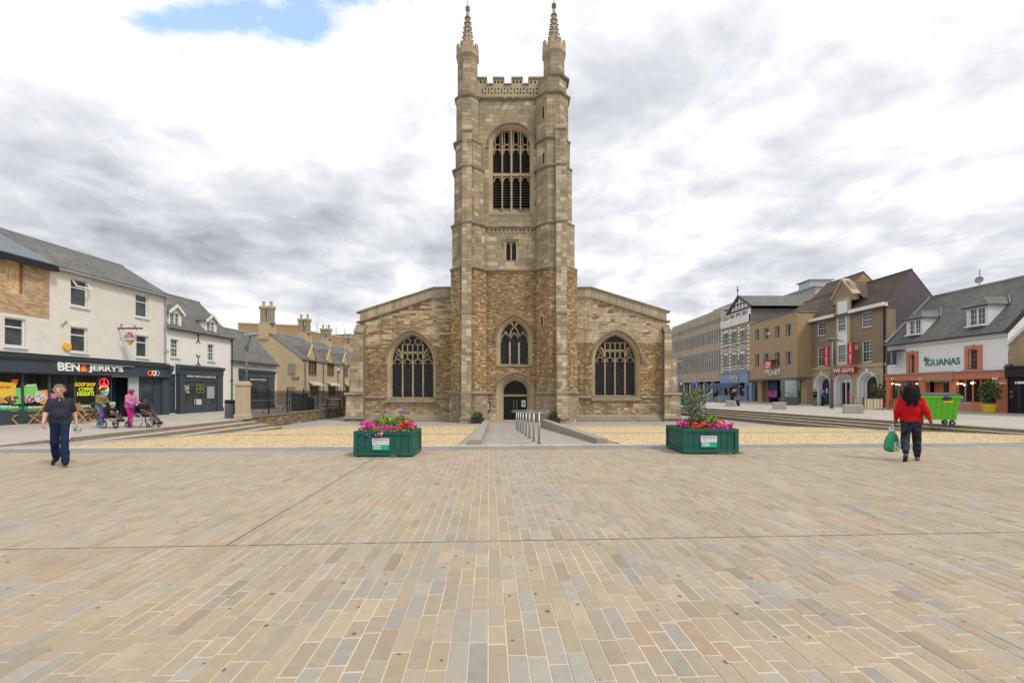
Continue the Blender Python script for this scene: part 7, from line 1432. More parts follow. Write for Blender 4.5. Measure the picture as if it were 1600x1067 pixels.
for x0, x1, Y, lab in ((491, 531, 38.0, 'grey tubular guard rail right of the utility cabinets'), (388, 452, 33.0, 'long silver guard rail left of the utility cabinets')):
    X0, X1 = XW(x0,Y), XW(x1,Y); t = thing('guard_rail', lab, 'railing', (X0, Y, 0)); n = 3
    for k in range(n): x = (X1-X0)*k/(n-1); m = MB(); m.tube([(x,0,0),(x,0,.86)], .03, 6); m.build('post', M_BLACKP, t)
    m = MB(); m.tube([(-.05,0,.88),(X1-X0+.05,0,.88)], .035, 8); m.build('rail', M_SS, t); m = MB(); m.tube([(0,0,.3),(X1-X0,0,.3)], .02, 5); m.build('lower_rail', M_BLACKP, t)
# ---------------------------------------------------------------- left: wooden folding furniture
def fold_chair(label, x, y, rz):
    t = thing('folding_chair', label, 'chair', (x, y, 0), rz, 'wooden folding chairs outside the dessert shop')
    for s in (-.22, .22): m = MB(); m.bar((s,-.28,0),(s,.16,.62), .035, .05); m.bar((s,.16,.62),(s,.34,1.0), .035, .05); m.build('back_leg', M_WOOD, t); m = MB(); m.bar((s*.9,.30,0),(s*.9,-.24,.44), .03, .045); m.build('front_leg', M_WOOD, t); m = MB(); m.bar((s*1.1,-.28,.64),(s*1.1,.24,.66), .055, .03); m.build('armrest', M_WOOD, t)
    for k in range(6): yy = -.24+k*.085; m = MB(); m.box(-.21,.21,yy,yy+.07,.43-.006*k,.447-.006*k); m.build('seat_slat', M_WOOD, t)
    for k in range(5): f = .15+k*.18; m = MB(); m.bar((-.2,.16+.18*f,.62+.38*f),(.2,.16+.18*f,.62+.38*f), .012, .055); m.build('back_slat', M_WOOD, t)
    return t
def fold_table(label, x, y, rz):
    t = thing('folding_table', label, 'table', (x, y, 0), rz, 'folding tables outside the dessert shop')
    for k in range(7): xx = -.35+k*.1; m = MB(); m.box(xx,xx+.09,-.32,.32,.72,.742); m.build('top_slat', mat('dark_teak', (.20,.10,.05), .6, .2, 8), t)
    for s in (-.28, .28): m = MB(); m.bar((-.3,s,0),(.3,s,.72), .02, .03); m.build('leg', M_BLACKP, t); m = MB(); m.bar((.3,s*.9,0),(-.3,s*.9,.72), .02, .03); m.build('leg', M_BLACKP, t)
    return t
def gp(px, py, z=0): p = GP(px, py, z); return p.x, p.y
fold_chair('wooden folding armchair nearest the left edge, outside the dessert shop', *gp(18, 663), 2.1); fold_table('folding slatted table beside the leftmost wooden armchair', *gp(46, 660.5), .05)
fold_chair('wooden folding chair half hidden behind the walking man', *gp(60, 662), -1.2); fold_chair('wooden folding chair under the yellow neon lettering', *gp(131, 661), 1.8); fold_table('folding slatted table under the yellow neon lettering', *gp(138, 658.5), .05); fold_chair('wooden folding chair partly behind the person in the olive jacket', *gp(148, 657.5), -1.3)
# ---------------------------------------------------------------- right: wheelie bin
p = GP(1480, 664); bn = thing('wheeled_bin', 'large lime green four-wheeled waste bin with a black lid on the right pavement', 'bin', (p.x-.42, p.y+.30, 0), -.42); bn.scale = (1.16, 1.1, 1.1)
M_LIME = mat('lime_plastic', (.10,.42,.02), .45, .08, 3)
m = MB(); lo, hi = [(-.60,-.42),(.60,-.42),(.60,.42),(-.60,.42)], [(-.70,-.52),(.70,-.52),(.70,.52),(-.70,.52)]; m.add([(*q,.24) for q in lo]+[(*q,1.20) for q in hi], [(3,2,1,0),(0,1,5,4),(1,2,6,5),(2,3,7,6),(3,0,4,7),(4,5,6,7)]); m.build('body', M_LIME, bn)
for k in range(7): x = -.52+k*.173; m = MB(); m.bar((x*.98,-.425,.27),(x*1.12,-.515,1.12), .05, .03, up=(0,1,0)); m.build('rib', M_LIME, bn)
for k in range(4): y = -.3+k*.2; m = MB(); m.bar((-.605,y,.27),(-.70,y*1.15,1.12), .03, .05, up=(0,1,0)); m.build('rib', M_LIME, bn)
m = MB(); m.box(-.75,.75,-.57,-.50,1.14,1.24); m.box(-.75,.75,.50,.57,1.14,1.24); m.box(-.75,-.69,-.5,.5,1.14,1.24); m.box(.69,.75,-.5,.5,1.14,1.24); m.build('rim', M_LIME, bn)
m = MB(); m.add([(-.72,-.54,1.245),(.72,-.54,1.245),(.72,.56,1.31),(-.72,.56,1.31),(-.70,-.52,1.29),(.70,-.52,1.29),(.70,.54,1.37),(-.70,.54,1.37)], [(0,1,2,3),(4,5,6,7),(0,1,5,4),(1,2,6,5),(2,3,7,6),(3,0,4,7)]); m.build('lid', mat('black_plastic', (.035,.036,.045), .45, .1, 4), bn)
m = MB(); m.sphere((.28,-.55,1.14), .16, 8, 6, 1, .3, .7); m.build('sack', MATS['black_plastic'], bn, True); m = MB(); m.box(.18,.48,-.522,-.49,.95,1.03); m.build('label_plate', flat('bin_yellow', (.75,.55,.02)), bn)
for sx in (-.5, .5):
    for sy in (-.34, .34): m = MB(); m.M = Matrix.Translation((sx,sy,.1)) @ Matrix.Rotation(PI/2, 4, 'X'); m.frust(0,0,-.03,.03,.1,.1,14); w = m.build('castor', M_BLACKP, bn); m = MB(); m.M = Matrix.Translation((sx,sy,.1)) @ Matrix.Rotation(PI/2, 4, 'X'); m.frust(0,0,-.034,.034,.045,.045,10); m.build('hub', M_LEADG, w); m = MB(); m.box(sx-.05,sx+.05,sy-.045,sy+.045,.19,.25); m.build('fork', M_GALV, w)
# stone cube seats
M_CUBE = mat('granite_cube', (.40,.37,.325), .8, .15, 6, stain=.3, stc=(.25,.22,.18))
for px, py, w, lab in ((1342, 646, 1.1, 'pale stone block seat in front of the striped barrier'), (1223, 639.6, .95, 'pale stone block seat in front of the display kiosk'), (1145, 634.8, .9, 'pale stone block seat the seated person is on')):
    p = GP(px, py); t = thing('stone_bench', lab, 'bench', (p.x, p.y+w/2, 0), -.55 if px > 1300 else -.45, 'stone block seats'); m = MB(); m.cham(-w/2,w/2,-w/2,w/2,.02,.60,.02); m.build('block', M_CUBE, t); m = MB(); m.box(-w/2+.05,w/2-.05,-w/2+.05,w/2-.05,0,.02); m.build('shadow_plinth', M_GALV, t)
# display kiosk
p = GP(1236, 632.8); t = thing('display_kiosk', 'dark grey information kiosk with a pale screen under the bank overhang', 'kiosk', (p.x, p.y, 0), -.08); m = MB(); m.cham(-.85,.85,-.0,.5,0,.72,.02); m.build('plinth', M_GALV, t); m = MB(); m.box(-.78,.78,.05,.45,.72,2.85); m.build('case', M_GALV, t); m = MB(); m.box(-.62,.62,.035,.05,.9,2.7); sc = m.build('screen', mat('pale_screen', (.38,.44,.44), .25, .06, 2), t); m = MB(); m.box(-.62,.62,.028,.034,1.28,1.33); m.build('screen_bar', M_GALV, sc); m = MB(); m.box(-.3,.4,.028,.034,1.0,1.12); m.build('screen_print', flat('print_blue', (.10,.18,.42)), sc)
# post with verdigris leaf sculpture
p = GP(1299.5, 638); t = thing('sculpture_post', 'tall grey post topped with a verdigris sculpture of outstretched wings', 'post', (p.x, p.y, 0)); m = MB(); m.frust(0,0,0,6.0,.14,.11,10); m.build('post', M_GALV, t, True); M_VERD = mat('verdigris', (.13,.15,.09), .7, .3, 8)
for s in (-1, 1):
    for j, (l, zt_) in enumerate(((1.0, .0), (.75, .25))):
        m = MB(); P = [(0,0,5.98+zt_*.5), (s*.4*l,0,6.10+zt_*.5), (s*.8*l,-.05,6.04+zt_*.3), (s*1.15*l,-.1,5.88+zt_*.3)]; m.tube(P, [.08,.085,.06,.02], 7); m.v = [(x, y*.5, z) for x, y, z in m.v]; m.build('wing', M_VERD, t, True)
m = MB(); m.sphere((0,0,6.15), .22, 10, 7, 1.3, .8, .7); m.build('body', M_VERD, t, True); m = MB(); m.tube([(-.9,0,6.1),(-.4,0,6.55),(.2,0,6.6),(1.0,0,6.3)], .012, 4); m.build('wire', M_GALV, t)
# striped barriers, bush, furniture of the restaurants
STR = [(.62,.45,.08), (.12,.30,.50), (.60,.14,.08), (.55,.55,.50), (.10,.40,.42), (.68,.30,.06)]
for x0, x1, yb, lab in ((1334, 1349, 638, 'short striped fabric barrier behind the stone block seat'), (1350, 1379.5, 641, 'long striped fabric barrier below the potted bush')):
    Y = F*EYE/(yb-HY); X0, X1 = XW(x0,Y), XW(x1,Y); t = thing('striped_barrier', lab, 'barrier', (X0, Y, 0), 0, 'striped cafe barriers'); n = int((X1-X0)/.09)
    for k in range(n): m = MB(); a = .05+(X1-X0-.1)*k/n; m.box(a, a+(X1-X0-.1)/n-.001, -.008, .008, .14, .92); m.build('stripe', flat('stripe_%d' % (k % 6), STR[k % 6], .85), t)
    for x in (0, X1-X0): m = MB(); m.tube([(x,0,0),(x,0,1.02)], .025, 6); m.build('post', M_BLACKP, t)
    m = MB(); m.tube([(0,0,.95),(X1-X0,0,.95)], .018, 5); m.build('top_bar', M_BLACKP, t)
def bush(label, x, y, h, r, pot, pal, name='potted_bush'):
    t = thing(name, label, 'plant', (x, y, 0)); m = MB(); m.lathe([(.26,0),(.30,.05),(.42,.52),(.46,.54),(.46,.62),(.40,.62)], 0, 0, 16); m.build('pot', pot, t, True); m = MB(); m.tube([(0,0,.5),(.02,0,h*.5),(0,0,h*.8)], [.04,.03,.01], 6); m.build('stem', MATS['olive_bark'], t); g = MB(); leaves(g, (0,0,.62+(h-.62)*.5), (r,r,(h-.62)*.55), 900, .17, pal, .35); leaves(g, (-r*.4,0,.75+(h-.62)*.25), (r*.7,r*.7,.4), 300, .17, pal); f = g.build('foliage', M_LEAF, t, fixn=False)
    fl = MB(); flowers(fl, (0,-r*.6,.7+(h-.62)*.45), (r*.6,.2,(h-.62)*.4), 14, .10, PNK); f = fl.build('blossoms', M_PETAL, t, fixn=False); return t
bush('potted evergreen bush in a yellow pot by the coral shop front', XR-1.1, YR(1546, XR-1.1), 2.35, .62, mat('yellow_glaze', (.68,.55,.03), .35, .05, 3), DKG+GRN[:2]+[(.16,.07,.05)]); bush('potted evergreen bush behind the striped barrier', XW(1371,39.5), 39.5, 2.2, .6, M_GALV, DKG+GRN[:1]+[(.15,.06,.04)])
def slat_chair(label, x, y, rz, mt, h=.45, g='metal chairs outside the white restaurant'):
    t = thing('cafe_chair', label, 'chair', (x, y, 0), rz, g); m = MB(); m.cham(-.2,.2,-.2,.2,h-.02,h+.02,.01); m.build('seat', mt, t)
    for sx in (-.18,.18):
        for sy in (-.18,.18): m = MB(); m.tube([(sx*1.15,sy*1.15,0),(sx,sy,h)], .014, 5); m.build('leg', mt, t)
    for z in (h+.2, h+.32, h+.42): m = MB(); m.box(-.2,.2,.19,.205,z,z+.07); m.build('back_slat', mt, t)
    for sx in (-.19,.19): m = MB(); m.tube([(sx,.2,h),(sx,.22,h+.5)], .014, 5); m.build('back_post', mt, t)
    return t
M_ORCH = mat('orange_chair', (.50,.13,.06), .5); M_TEAL = mat('teal_chair', (.16,.34,.34), .5)
slat_chair('orange metal chair just right of the striped barrier', XW(1384,38.5), 38.5, .6, M_ORCH); slat_chair('orange metal chair nearest the coral front, behind the woman in red', XW(1396,38.6), 38.6, -1.2, M_ORCH); slat_chair('teal metal bar stool beside the lime green bin', XW(1509,30.8), 30.8, .4, M_TEAL, .72)
t = thing('cafe_table', 'small orange cafe table between the two orange chairs', 'table', (XW(1390,38.9), 38.9, 0)); m = MB(); m.frust(0,0,.71,.74,.34,.34,16); m.build('top', M_ORCH, t); m = MB(); m.tube([(0,0,.02),(0,0,.71)], .03, 6); m.frust(0,0,0,.03,.24,.22,14); m.build('pedestal', M_BLACKP, t)
# blue restaurant's planters, board and lectern
for x0, x1, yb, lab in ((1124, 1141, 628.7, 'pale blue planter trough below the blue awning'), (1103.5, 1112.5, 627.5, 'pale blue planter box at the corner left of the menu board'), (1093, 1100, 626.5, 'pale blue planter box farthest left outside the restaurant')):
    Y = F*EYE/(yb-HY); X0, X1 = XW(x0,Y), XW(x1,Y); t = thing('blue_planter', lab, 'planter', ((X0+X1)/2, Y+.3, 0), 0, 'pale blue restaurant planters'); w = (X1-X0)/2; n = 8
    for k in range(n): m = MB(); m.box(-w+2*w*k/n+.004, -w+2*w*(k+1)/n-.004, -.3, -.27, .05, .95); m.build('board', M_POWDER, t)
    m = MB(); m.box(-w+.01,w-.01,-.268,.3,.0,.9); m.build('box', M_POWDER, t); g = MB(); leaves(g, (0,0,1.02), (w*.9,.25,.2), 260, .14, GRN+[(.35,.30,.10)]); g.build('plants', M_LEAF, t, fixn=False)
Y = 62; t = thing('menu_board', 'black pavement menu board with a food picture by the blue planters', 'sign', (XW(1118.5, Y), Y, 0)); m = MB(); m.box(-.38,.38,-.02,.02,.05,1.25); m.build('board', M_BLACKP, t); m = MB(); m.box(-.3,.3,-.03,-.021,.15,.75); m.build('picture', foodmat('menu_print', [(.5,.15,.05),(.6,.55,.5),(.2,.08,.04),(.55,.35,.1)]), t)
Y = 60; t = thing('menu_lectern', 'slanted pale menu lectern outside the blue restaurant', 'lectern', (XW(1109, Y), Y, 0)); m = MB(); m.tube([(0,0,0),(0,0,1.1)], .04, 6); m.frust(0,0,0,.04,.22,.2,12); m.build('stand', M_POWDER, t); m = MB(); m.bar((-.3,0,1.05),(.35,0,1.55), .4, .04); m.build('panel', M_LEADG, t)
p = GP(1068, 633); t = thing('far_planter', 'small green timber planter beside the church corner', 'planter', (p.x, p.y, 0)); m = MB(); m.cham(-.55,.55,-.5,.5,0,.62,.01); m.build('box', M_PLGREEN, t); g = MB(); leaves(g, (0,0,.75), (.5,.45,.2), 260, .12, GRN); leaves(g, (.05,0,1.35), (.35,.35,.4), 260, .1, OLV); g.build('plants', M_LEAF, t, fixn=False); fl = MB(); flowers(fl, (0,-.3,.7), (.5,.2,.1), 24, .09, RED); fl.build('blossoms', M_PETAL, t, fixn=False)
# ================================================================ people: one continuous skin per body, polygonised from tapered limbs
def surface_nets(Vv, org, h):
    S = Vv < 0; nx, ny, nz = Vv.shape
    c = [(0,0,0),(1,0,0),(0,1,0),(1,1,0),(0,0,1),(1,0,1),(0,1,1),(1,1,1)]
    sl_ = lambda A, d: A[d[0]:nx-1+d[0], d[1]:ny-1+d[1], d[2]:nz-1+d[2]]
    cnt = sum(sl_(S, d).astype(np.int8) for d in c); act = (cnt > 0) & (cnt < 8); ii = np.argwhere(act)
    idx = -np.ones(act.shape, np.int64); idx[act] = np.arange(len(ii))
    acc = np.zeros((len(ii), 3)); num = np.zeros(len(ii))
    for a in range(8):
        for b in range(a+1, 8):
            df = [abs(c[a][k]-c[b][k]) for k in range(3)]
            if sum(df) != 1: continue
            va = Vv[ii[:,0]+c[a][0], ii[:,1]+c[a][1], ii[:,2]+c[a][2]]; vb = Vv[ii[:,0]+c[b][0], ii[:,1]+c[b][1], ii[:,2]+c[b][2]]
            m_ = (va < 0) != (vb < 0); t = np.where(m_, va/np.where(va-vb == 0, 1, va-vb), 0); P = np.array(c[a])+(np.array(c[b])-np.array(c[a]))*t[:,None]
            acc += P*m_[:,None]; num += m_
    verts = (ii+acc/num[:,None])*h+org; faces = []
    for ax_ in range(3):
        d = [0,0,0]; d[ax_] = 1; A = S[:nx-d[0], :ny-d[1], :nz-d[2]]; B = S[d[0]:, d[1]:, d[2]:]; e = np.argwhere(A != B); o1, o2 = [(1,2),(2,0),(0,1)][ax_]
        e = e[(e[:,o1] > 0) & (e[:,o2] > 0) & (e[:,o1] < act.shape[o1]) & (e[:,o2] < act.shape[o2]) & (e[:,ax_] < act.shape[ax_])]; fl = A[e[:,0], e[:,1], e[:,2]]
        q = []
        for a, b in ((1,1),(0,1),(0,0),(1,0)): f = e.copy(); f[:,o1] -= a; f[:,o2] -= b; q.append(idx[f[:,0], f[:,1], f[:,2]])
        q = np.stack(q, 1); q[~fl] = q[~fl][:, ::-1]; faces.append(q[(q >= 0).all(1)])
    return verts, np.concatenate(faces)
def cap_d(P, a, b, ra, rb):
    ba = b-a; L2 = max((ba*ba).sum(), 1e-9); t = np.clip(((P-a)@ba)/L2, 0, 1); return np.linalg.norm(P-a-t[...,None]*ba, axis=-1)-(ra+(rb-ra)*t)
def body_mesh(name, prims, h, mats, tagf=None, smooth_it=1, noise=0.0):
    """prims: (a, b, ra, rb, material index, blend)"""
    A = np.array([p[0] for p in prims]+[p[1] for p in prims], float); R = max(max(p[2], p[3]) for p in prims)
    lo = np.min([np.minimum(p[0], p[1])-max(p[2], p[3]) for p in prims], 0)-3*h; hi = np.max([np.maximum(p[0], p[1])+max(p[2], p[3]) for p in prims], 0)+3*h
    n = np.ceil((hi-lo)/h).astype(int)+1; D = np.full(n, 1.0); ax_ = [lo[k]+h*np.arange(n[k]) for k in range(3)]
    for a, b, ra, rb, mi, k in prims:
        a = np.array(a, float); b = np.array(b, float); r = max(ra, rb)+k+2*h; l = np.maximum(((np.minimum(a,b)-r-lo)/h).astype(int), 0); u = np.minimum(((np.maximum(a,b)+r-lo)/h).astype(int)+2, n)
        G = np.stack(np.meshgrid(*[ax_[q][l[q]:u[q]] for q in range(3)], indexing='ij'), -1); d = cap_d(G, a, b, ra, rb); s = D[l[0]:u[0], l[1]:u[1], l[2]:u[2]]
        w = np.clip(.5+.5*(s-d)/k, 0, 1); D[l[0]:u[0], l[1]:u[1], l[2]:u[2]] = s*(1-w)+d*w-k*w*(1-w)
    V_, Fc = surface_nets(D, lo, h)
    C = V_[Fc].mean(1); best = np.full(len(C), 9.0); mi_ = np.zeros(len(C), int)
    for a, b, ra, rb, mi, k in prims: d = cap_d(C, np.array(a, float), np.array(b, float), ra, rb); q = d < best; best[q] = d[q]; mi_[q] = mi
    if tagf is not None: mi_ = tagf(C, mi_)
    if noise: V_ = V_+noise*np.stack([np.sin(V_[:,1]*61+V_[:,2]*47)*np.cos(V_[:,0]*53), np.sin(V_[:,2]*59+V_[:,0]*41)*np.cos(V_[:,1]*67), np.sin(V_[:,0]*71+V_[:,1]*37)*np.cos(V_[:,2]*43)], 1)
    me = bpy.data.meshes.new(name); me.from_pydata(V_.tolist(), [], Fc.tolist())
    for m in mats: me.materials.append(m)
    me.polygons.foreach_set('material_index', mi_.tolist()); me.polygons.foreach_set('use_smooth', [True]*len(Fc)); me.update(); return me
v3 = lambda *a: np.array(a, float)
def cloth(name, c, c2=None, scale=7, rough=.85):
    if name in MATS: return MATS[name]
    t = NT(name); f = t.ramp(t.noise(scale, 5, .6), .38, .62); t.col(t.mix(f, c, c2 or tuple(x*.78 for x in c))); t.set(t.b, Roughness=rough); t.b.inputs['Specular IOR Level'].default_value = .15; t.bump(t.math('ADD', t.noise(14, 4, .6), t.math('MULTIPLY', t.noise(180, 2), .25)), .45, .02); MATS[name] = t.m; return t.m
def skinm(name, c):
    if name in MATS: return MATS[name]
    t = NT(name); t.col(t.mix(t.noise(12, 3), tuple(x*.88 for x in c), tuple(min(1, x*1.1) for x in c))); t.set(t.b, Roughness=.5); t.b.inputs['Subsurface Weight'].default_value = .08; t.b.inputs['Subsurface Radius'].default_value = (.01,.004,.002); MATS[name] = t.m; return t.m
def hand(pr, wr, d, side, mi, curl=.6, spread=1.0, nrm=None):
    # palm, four unequal bent fingers and a thumb that leaves the side of the palm
    d = d/np.linalg.norm(d); n = nrm if nrm is not None else v3(side, 0, 0); n = n-d*(n@d); n = n/np.linalg.norm(n); s = np.cross(d, n)          # n: palm faces -n, s: across the knuckles
    if s[1] > 0: s = -s                                                     # thumb side points forward (-y)
    for k in (-1, 0, 1): pr.append((wr+s*k*.018, wr+d*.085+s*k*.024, .016, .0135, mi, .012))
    for k, l in zip((-1.5,-.5,.5,1.5), (.060,.074,.080,.072)):
        a = wr+d*.085+s*k*.0195*spread; b = a+(d*math.cos(curl)-n*math.sin(curl))*l*.55; c = b+(d*math.cos(curl*2.1)-n*math.sin(curl*2.1))*l*.5; pr.append((a, b, .0100, .0092, mi, .004)); pr.append((b, c, .0092, .0078, mi, .004))
    a = wr+d*.03+s*.03; b = a+d*.032+s*.026-n*.012; c = b+d*.032+s*.004-n*.012; pr.append((a, b, .0125, .0105, mi, .008)); pr.append((b, c, .0105, .0088, mi, .005))
def head(pr, c, f, mi, k=1.0, up=v3(0,0,1)):
    # c: head centre, f: where the face points
    f = f/np.linalg.norm(f); s = np.cross(f, up)
    pr += [(c-f*.035*k+up*.028*k, c+f*.022*k+up*.032*k, .083*k, .078*k, mi, .03), (c+f*.035*k-up*.02*k, c+f*.045*k-up*.072*k, .058*k, .040*k, mi, .04), (c+f*.088*k+up*.012*k, c+f*.108*k-up*.020*k, .010*k, .0155*k, mi, .014), (c+f*.075*k-up*.052*k-s*.016*k, c+f*.075*k-up*.052*k+s*.016*k, .012*k, .012*k, mi, .012)]
    for q in (-1, 1): pr.append((c+s*q*.080*k-up*.015*k-f*.005*k, c+s*q*.086*k+up*.022*k-f*.012*k, .011*k, .015*k, mi, .008))
def face_bits(t, c, f, k=1.0, glasses=False, brow=(.12,.09,.07)):
    f = f/np.linalg.norm(f); s = np.cross(f, v3(0,0,1)); u = v3(0,0,1); M_EYE = flat('eye_dark', (.03,.02,.015), .3); M_SCL = flat('eye_white', (.6,.58,.55), .3); M_LIP = flat('lips', (.32,.13,.10), .5)
    for q in (-1, 1):
        e = c+f*.080*k+s*q*.032*k+u*.014*k; m = MB(); m.sphere(e, .0125*k, 8, 6, 1, 1, .75); o = m.build('eye', M_SCL, t, True); m = MB(); m.sphere(e+f*.0085*k, .0065*k, 8, 6); m.build('iris', M_EYE, o, True)
        m = MB(); m.tube([e+u*.02*k-s*.018*k+f*.008*k, e+u*.026*k+f*.012*k, e+u*.02*k+s*.018*k+f*.006*k], .0045*k, 5); m.build('eyebrow', flat('brow_%d' % int(brow[0]*1000), brow), t, True)
        if glasses: m = MB(); g = e+f*.018*k; m.tube([g+s*.023*k*math.cos(a)+u*.016*k*math.sin(a) for a in np.linspace(0, 2*PI, 13)[:-1]], .0022, 5, True); m.tube([g+s*q*.022*k, c+s*q*.086*k+u*.016*k-f*.01*k], .002, 4); m.build('glasses_rim', M_BLACKP, t)
    if glasses: m = MB(); m.tube([c+f*.1*k-s*.01*k+u*.016*k, c+f*.1*k+s*.01*k+u*.016*k], .0022, 4); m.build('glasses_bridge', M_BLACKP, t)
    m = MB(); b0 = c+f*.087*k-u*.050*k; m.tube([b0-s*.024*k-f*.008*k, b0, b0+s*.024*k-f*.008*k], [.003,.0055,.003], 6); m.build('mouth', M_LIP, t, True)
def figure(label, loc, rz, J, rad, mats, h=.010, scale=1.0, name='person', headk=1.0, hem=None, sleeves=.99, curl=.6, handn=True, tagx=None, facev=None, group=None, waist=None, shoe=True):
    """J: joints in the figure's own frame (faces -y). rad: dict of radii. mats: skin, top, trousers, shoes"""
    t = thing(name, label, 'person', loc, rz, group); t.scale = (scale,)*3; g = lambda k: np.array(J[k], float); pr = []
    R = dict(chest=.115, belly=.12, hip=.125, thigh=.085, knee=.06, calf=.052, ankle=.042, arm=.052, elbow=.043, wrist=.03, neck=.055, sh=.062, cuff=.06); R.update(rad)
    sl, sr = g('shL'), g('shR'); hl, hr_ = g('hipL'), g('hipR'); nk = g('neck'); mid = (hl+hr_)/2; cs = (sl+sr)/2; up = cs-mid; wid = (sr-sl); wx = wid/np.linalg.norm(wid)
    bw = R.get('bellyw', .085); cw = np.linalg.norm(wid)/2-.035
    chest = mid+up*.78; belly = mid+up*.36; fwd = np.cross(v3(0,0,1), wx); fwd = fwd/np.linalg.norm(fwd); fwd = fwd if fwd[1] < 0 else -fwd
    pr += [(chest-wx*cw*.72, chest+wx*cw*.72, R['chest'], R['chest'], 1, .05), (sl*.99+cs*.01-v3(0,0,.015), sr*.99+cs*.01-v3(0,0,.015), R['sh'], R['sh'], 1, .06), (belly-wx*bw+fwd*R.get('bf', .01), belly+wx*bw+fwd*R.get('bf', .01), R['belly'], R['belly'], 1, .07), (chest-wx*.05, belly-wx*.05, R['chest'], R['belly'], 1, .07), (chest+wx*.05, belly+wx*.05, R['chest'], R['belly'], 1, .07), (hl*1.0+v3(0,0,.02), hr_+v3(0,0,.02), R['hip'], R['hip'], 2, .05), (cs+v3(0,0,.0), nk, R['neck']*1.25, R['neck'], 0 if not R.get('collar') else 1, .035)]
    if R.get('seat'): pr.append((mid-fwd*R['seat']-wx*.07-v3(0,0,.03), mid-fwd*R['seat']+wx*.07-v3(0,0,.03), R['hip']*.85, R['hip']*.85, 2, .06))
    if R.get('bust'): pr.append((chest+fwd*.07-wx*.07-v3(0,0,.03), chest+fwd*.07+wx*.07-v3(0,0,.03), R['bust'], R['bust'], 1, .05))
    for S in 'LR':
        a, e, w = g('sh'+S), g('el'+S), g('wr'+S); p, k_, an, to = g('hip'+S), g('kn'+S), g('an'+S), g('toe'+S); sg = 1 if (a-cs)@wx > 0 else -1
        if sleeves <= 1: q = a+(e-a)*sleeves; pr += [(a, q, R['arm']*1.12, R['elbow']*1.3 if sleeves < .9 else R['elbow']*1.15, 1, .03), (q-(e-a)*.02, e, R['elbow']*1.02, R['elbow'], 0, .012), (e, w, R['elbow']*.98, R['wrist'], 0, .02)]
        else: f_ = sleeves-1; q = e+(w-e)*f_; pr += [(a, e, R['arm']*1.12, R['elbow']*1.2, 1, .035), (e, q, R['elbow']*1.2, R['wrist']*1.35, 1, .03), (q-(w-e)*.03, w, R['wrist']*1.05, R['wrist'], 0, .01)]
        if handn: hand(pr, w, (w-e)*.7+v3(0,0,-.3)*np.linalg.norm(w-e), sg, 0, curl if not isinstance(curl, dict) else curl[S], nrm=wx*sg)
        pr += [(p+v3(0,0,.0), k_, R['thigh'], R['knee'], 2, .04), (k_, k_*.45+an*.55, R['knee'], R['calf']*1.06, 2, .03), (k_*.45+an*.55, an+v3(0,0,.03), R['calf']*1.06, R['cuff'], 2, .03)]
        ft = to-an; ft[2] = 0; fl_ = np.linalg.norm(ft); pr += [(an+v3(0,0,.02), an-v3(0,0,.035)-ft*.1, R['ankle'], .042, 3 if shoe else 0, .015), (an-v3(0,0,.042)-ft*.28, an+ft*.55-v3(0,0,.045)+v3(0,0,(to-an)[2]+.08)*.5, .040, .044, 3 if shoe else 0, .02), (an+ft*.55-v3(0,0,.045)+v3(0,0,(to-an)[2]+.08)*.5, to+v3(0,0,.0), .044, .033, 3 if shoe else 0, .02)]
    hc = g('head'); fv = np.array(facev if facev is not None else (0,-1,0), float); pr.append((nk-v3(0,0,.02), hc-v3(0,0,.04), R['neck'], R['neck']*.95, 0, .02)); head(pr, hc, fv, 0, headk)
    def tf(C, mi):
        if hem is not None: z = C[:,2]+.012*np.sin(C[:,0]*23); q = (mi == 2) & (z > hem); mi[q] = 1; q = (mi == 1) & (z < hem) & (np.abs(C[:,0]-mid[0]) < .30) & (C[:,2] < hem); mi[q] = 2
        return tagx(C, mi) if tagx else mi
    me = body_mesh('body', pr, h, mats, tf); o = link('body', me, t); return t, hc, fv
def STAND(w=.19, hw=.085, h=1.0): return dict(shL=(-w,0,1.42), shR=(w,0,1.42), neck=(0,-.005,1.49), head=(0,-.025,1.625), hipL=(-hw,0,.93), hipR=(hw,0,.93), elL=(-w-.06,.03,1.13), elR=(w+.06,.03,1.13), wrL=(-w-.08,-.06,.90), wrR=(w+.08,-.06,.90), knL=(-hw-.01,-.01,.50), knR=(hw+.01,-.01,.50), anL=(-hw-.02,.02,.08), anR=(hw+.02,.02,.08), toeL=(-hw-.04,-.15,.033), toeR=(hw+.04,-.15,.033))
def haircap(t, c, f, mt, k=1.0, low=-.01, front=.03, name='hair', thick=.010, back=0.0):
    pr = [(c-f*.040*k+v3(0,0,.032*k), c+f*.020*k+v3(0,0,.038*k), (.083+thick)*k, (.077+thick)*k, 0, .02), (c-f*.060*k-v3(0,0,.005*k), c-f*.05*k-v3(0,0,.04*k+back), (.068+thick)*k, (.05+thick)*k, 0, .03)]
    me = body_mesh(name, pr, .011, [mt], None, noise=.0035); V_ = np.array([v.co for v in me.vertices]); bm = bmesh.new(); bm.from_mesh(me)
    kill = [fc for fc in bm.faces if ((np.array(fc.calc_center_median())-c)@f > front*k+.012*math.sin(fc.calc_center_median().x*90) and fc.calc_center_median().z < c[2]+.062*k) or (abs((np.array(fc.calc_center_median())-c)@np.cross(f, v3(0,0,1))) > .06*k and fc.calc_center_median().z < c[2]+low and (np.array(fc.calc_center_median())-c)@f > -.03*k)]
    bmesh.ops.delete(bm, geom=kill, context='FACES'); bm.to_mesh(me); bm.free(); return link(name, me, t)
SK1 = skinm('skin_fair', (.52,.30,.21)); SK2 = skinm('skin_brown', (.13,.065,.04)); SK3 = skinm('skin_tan', (.40,.23,.15))
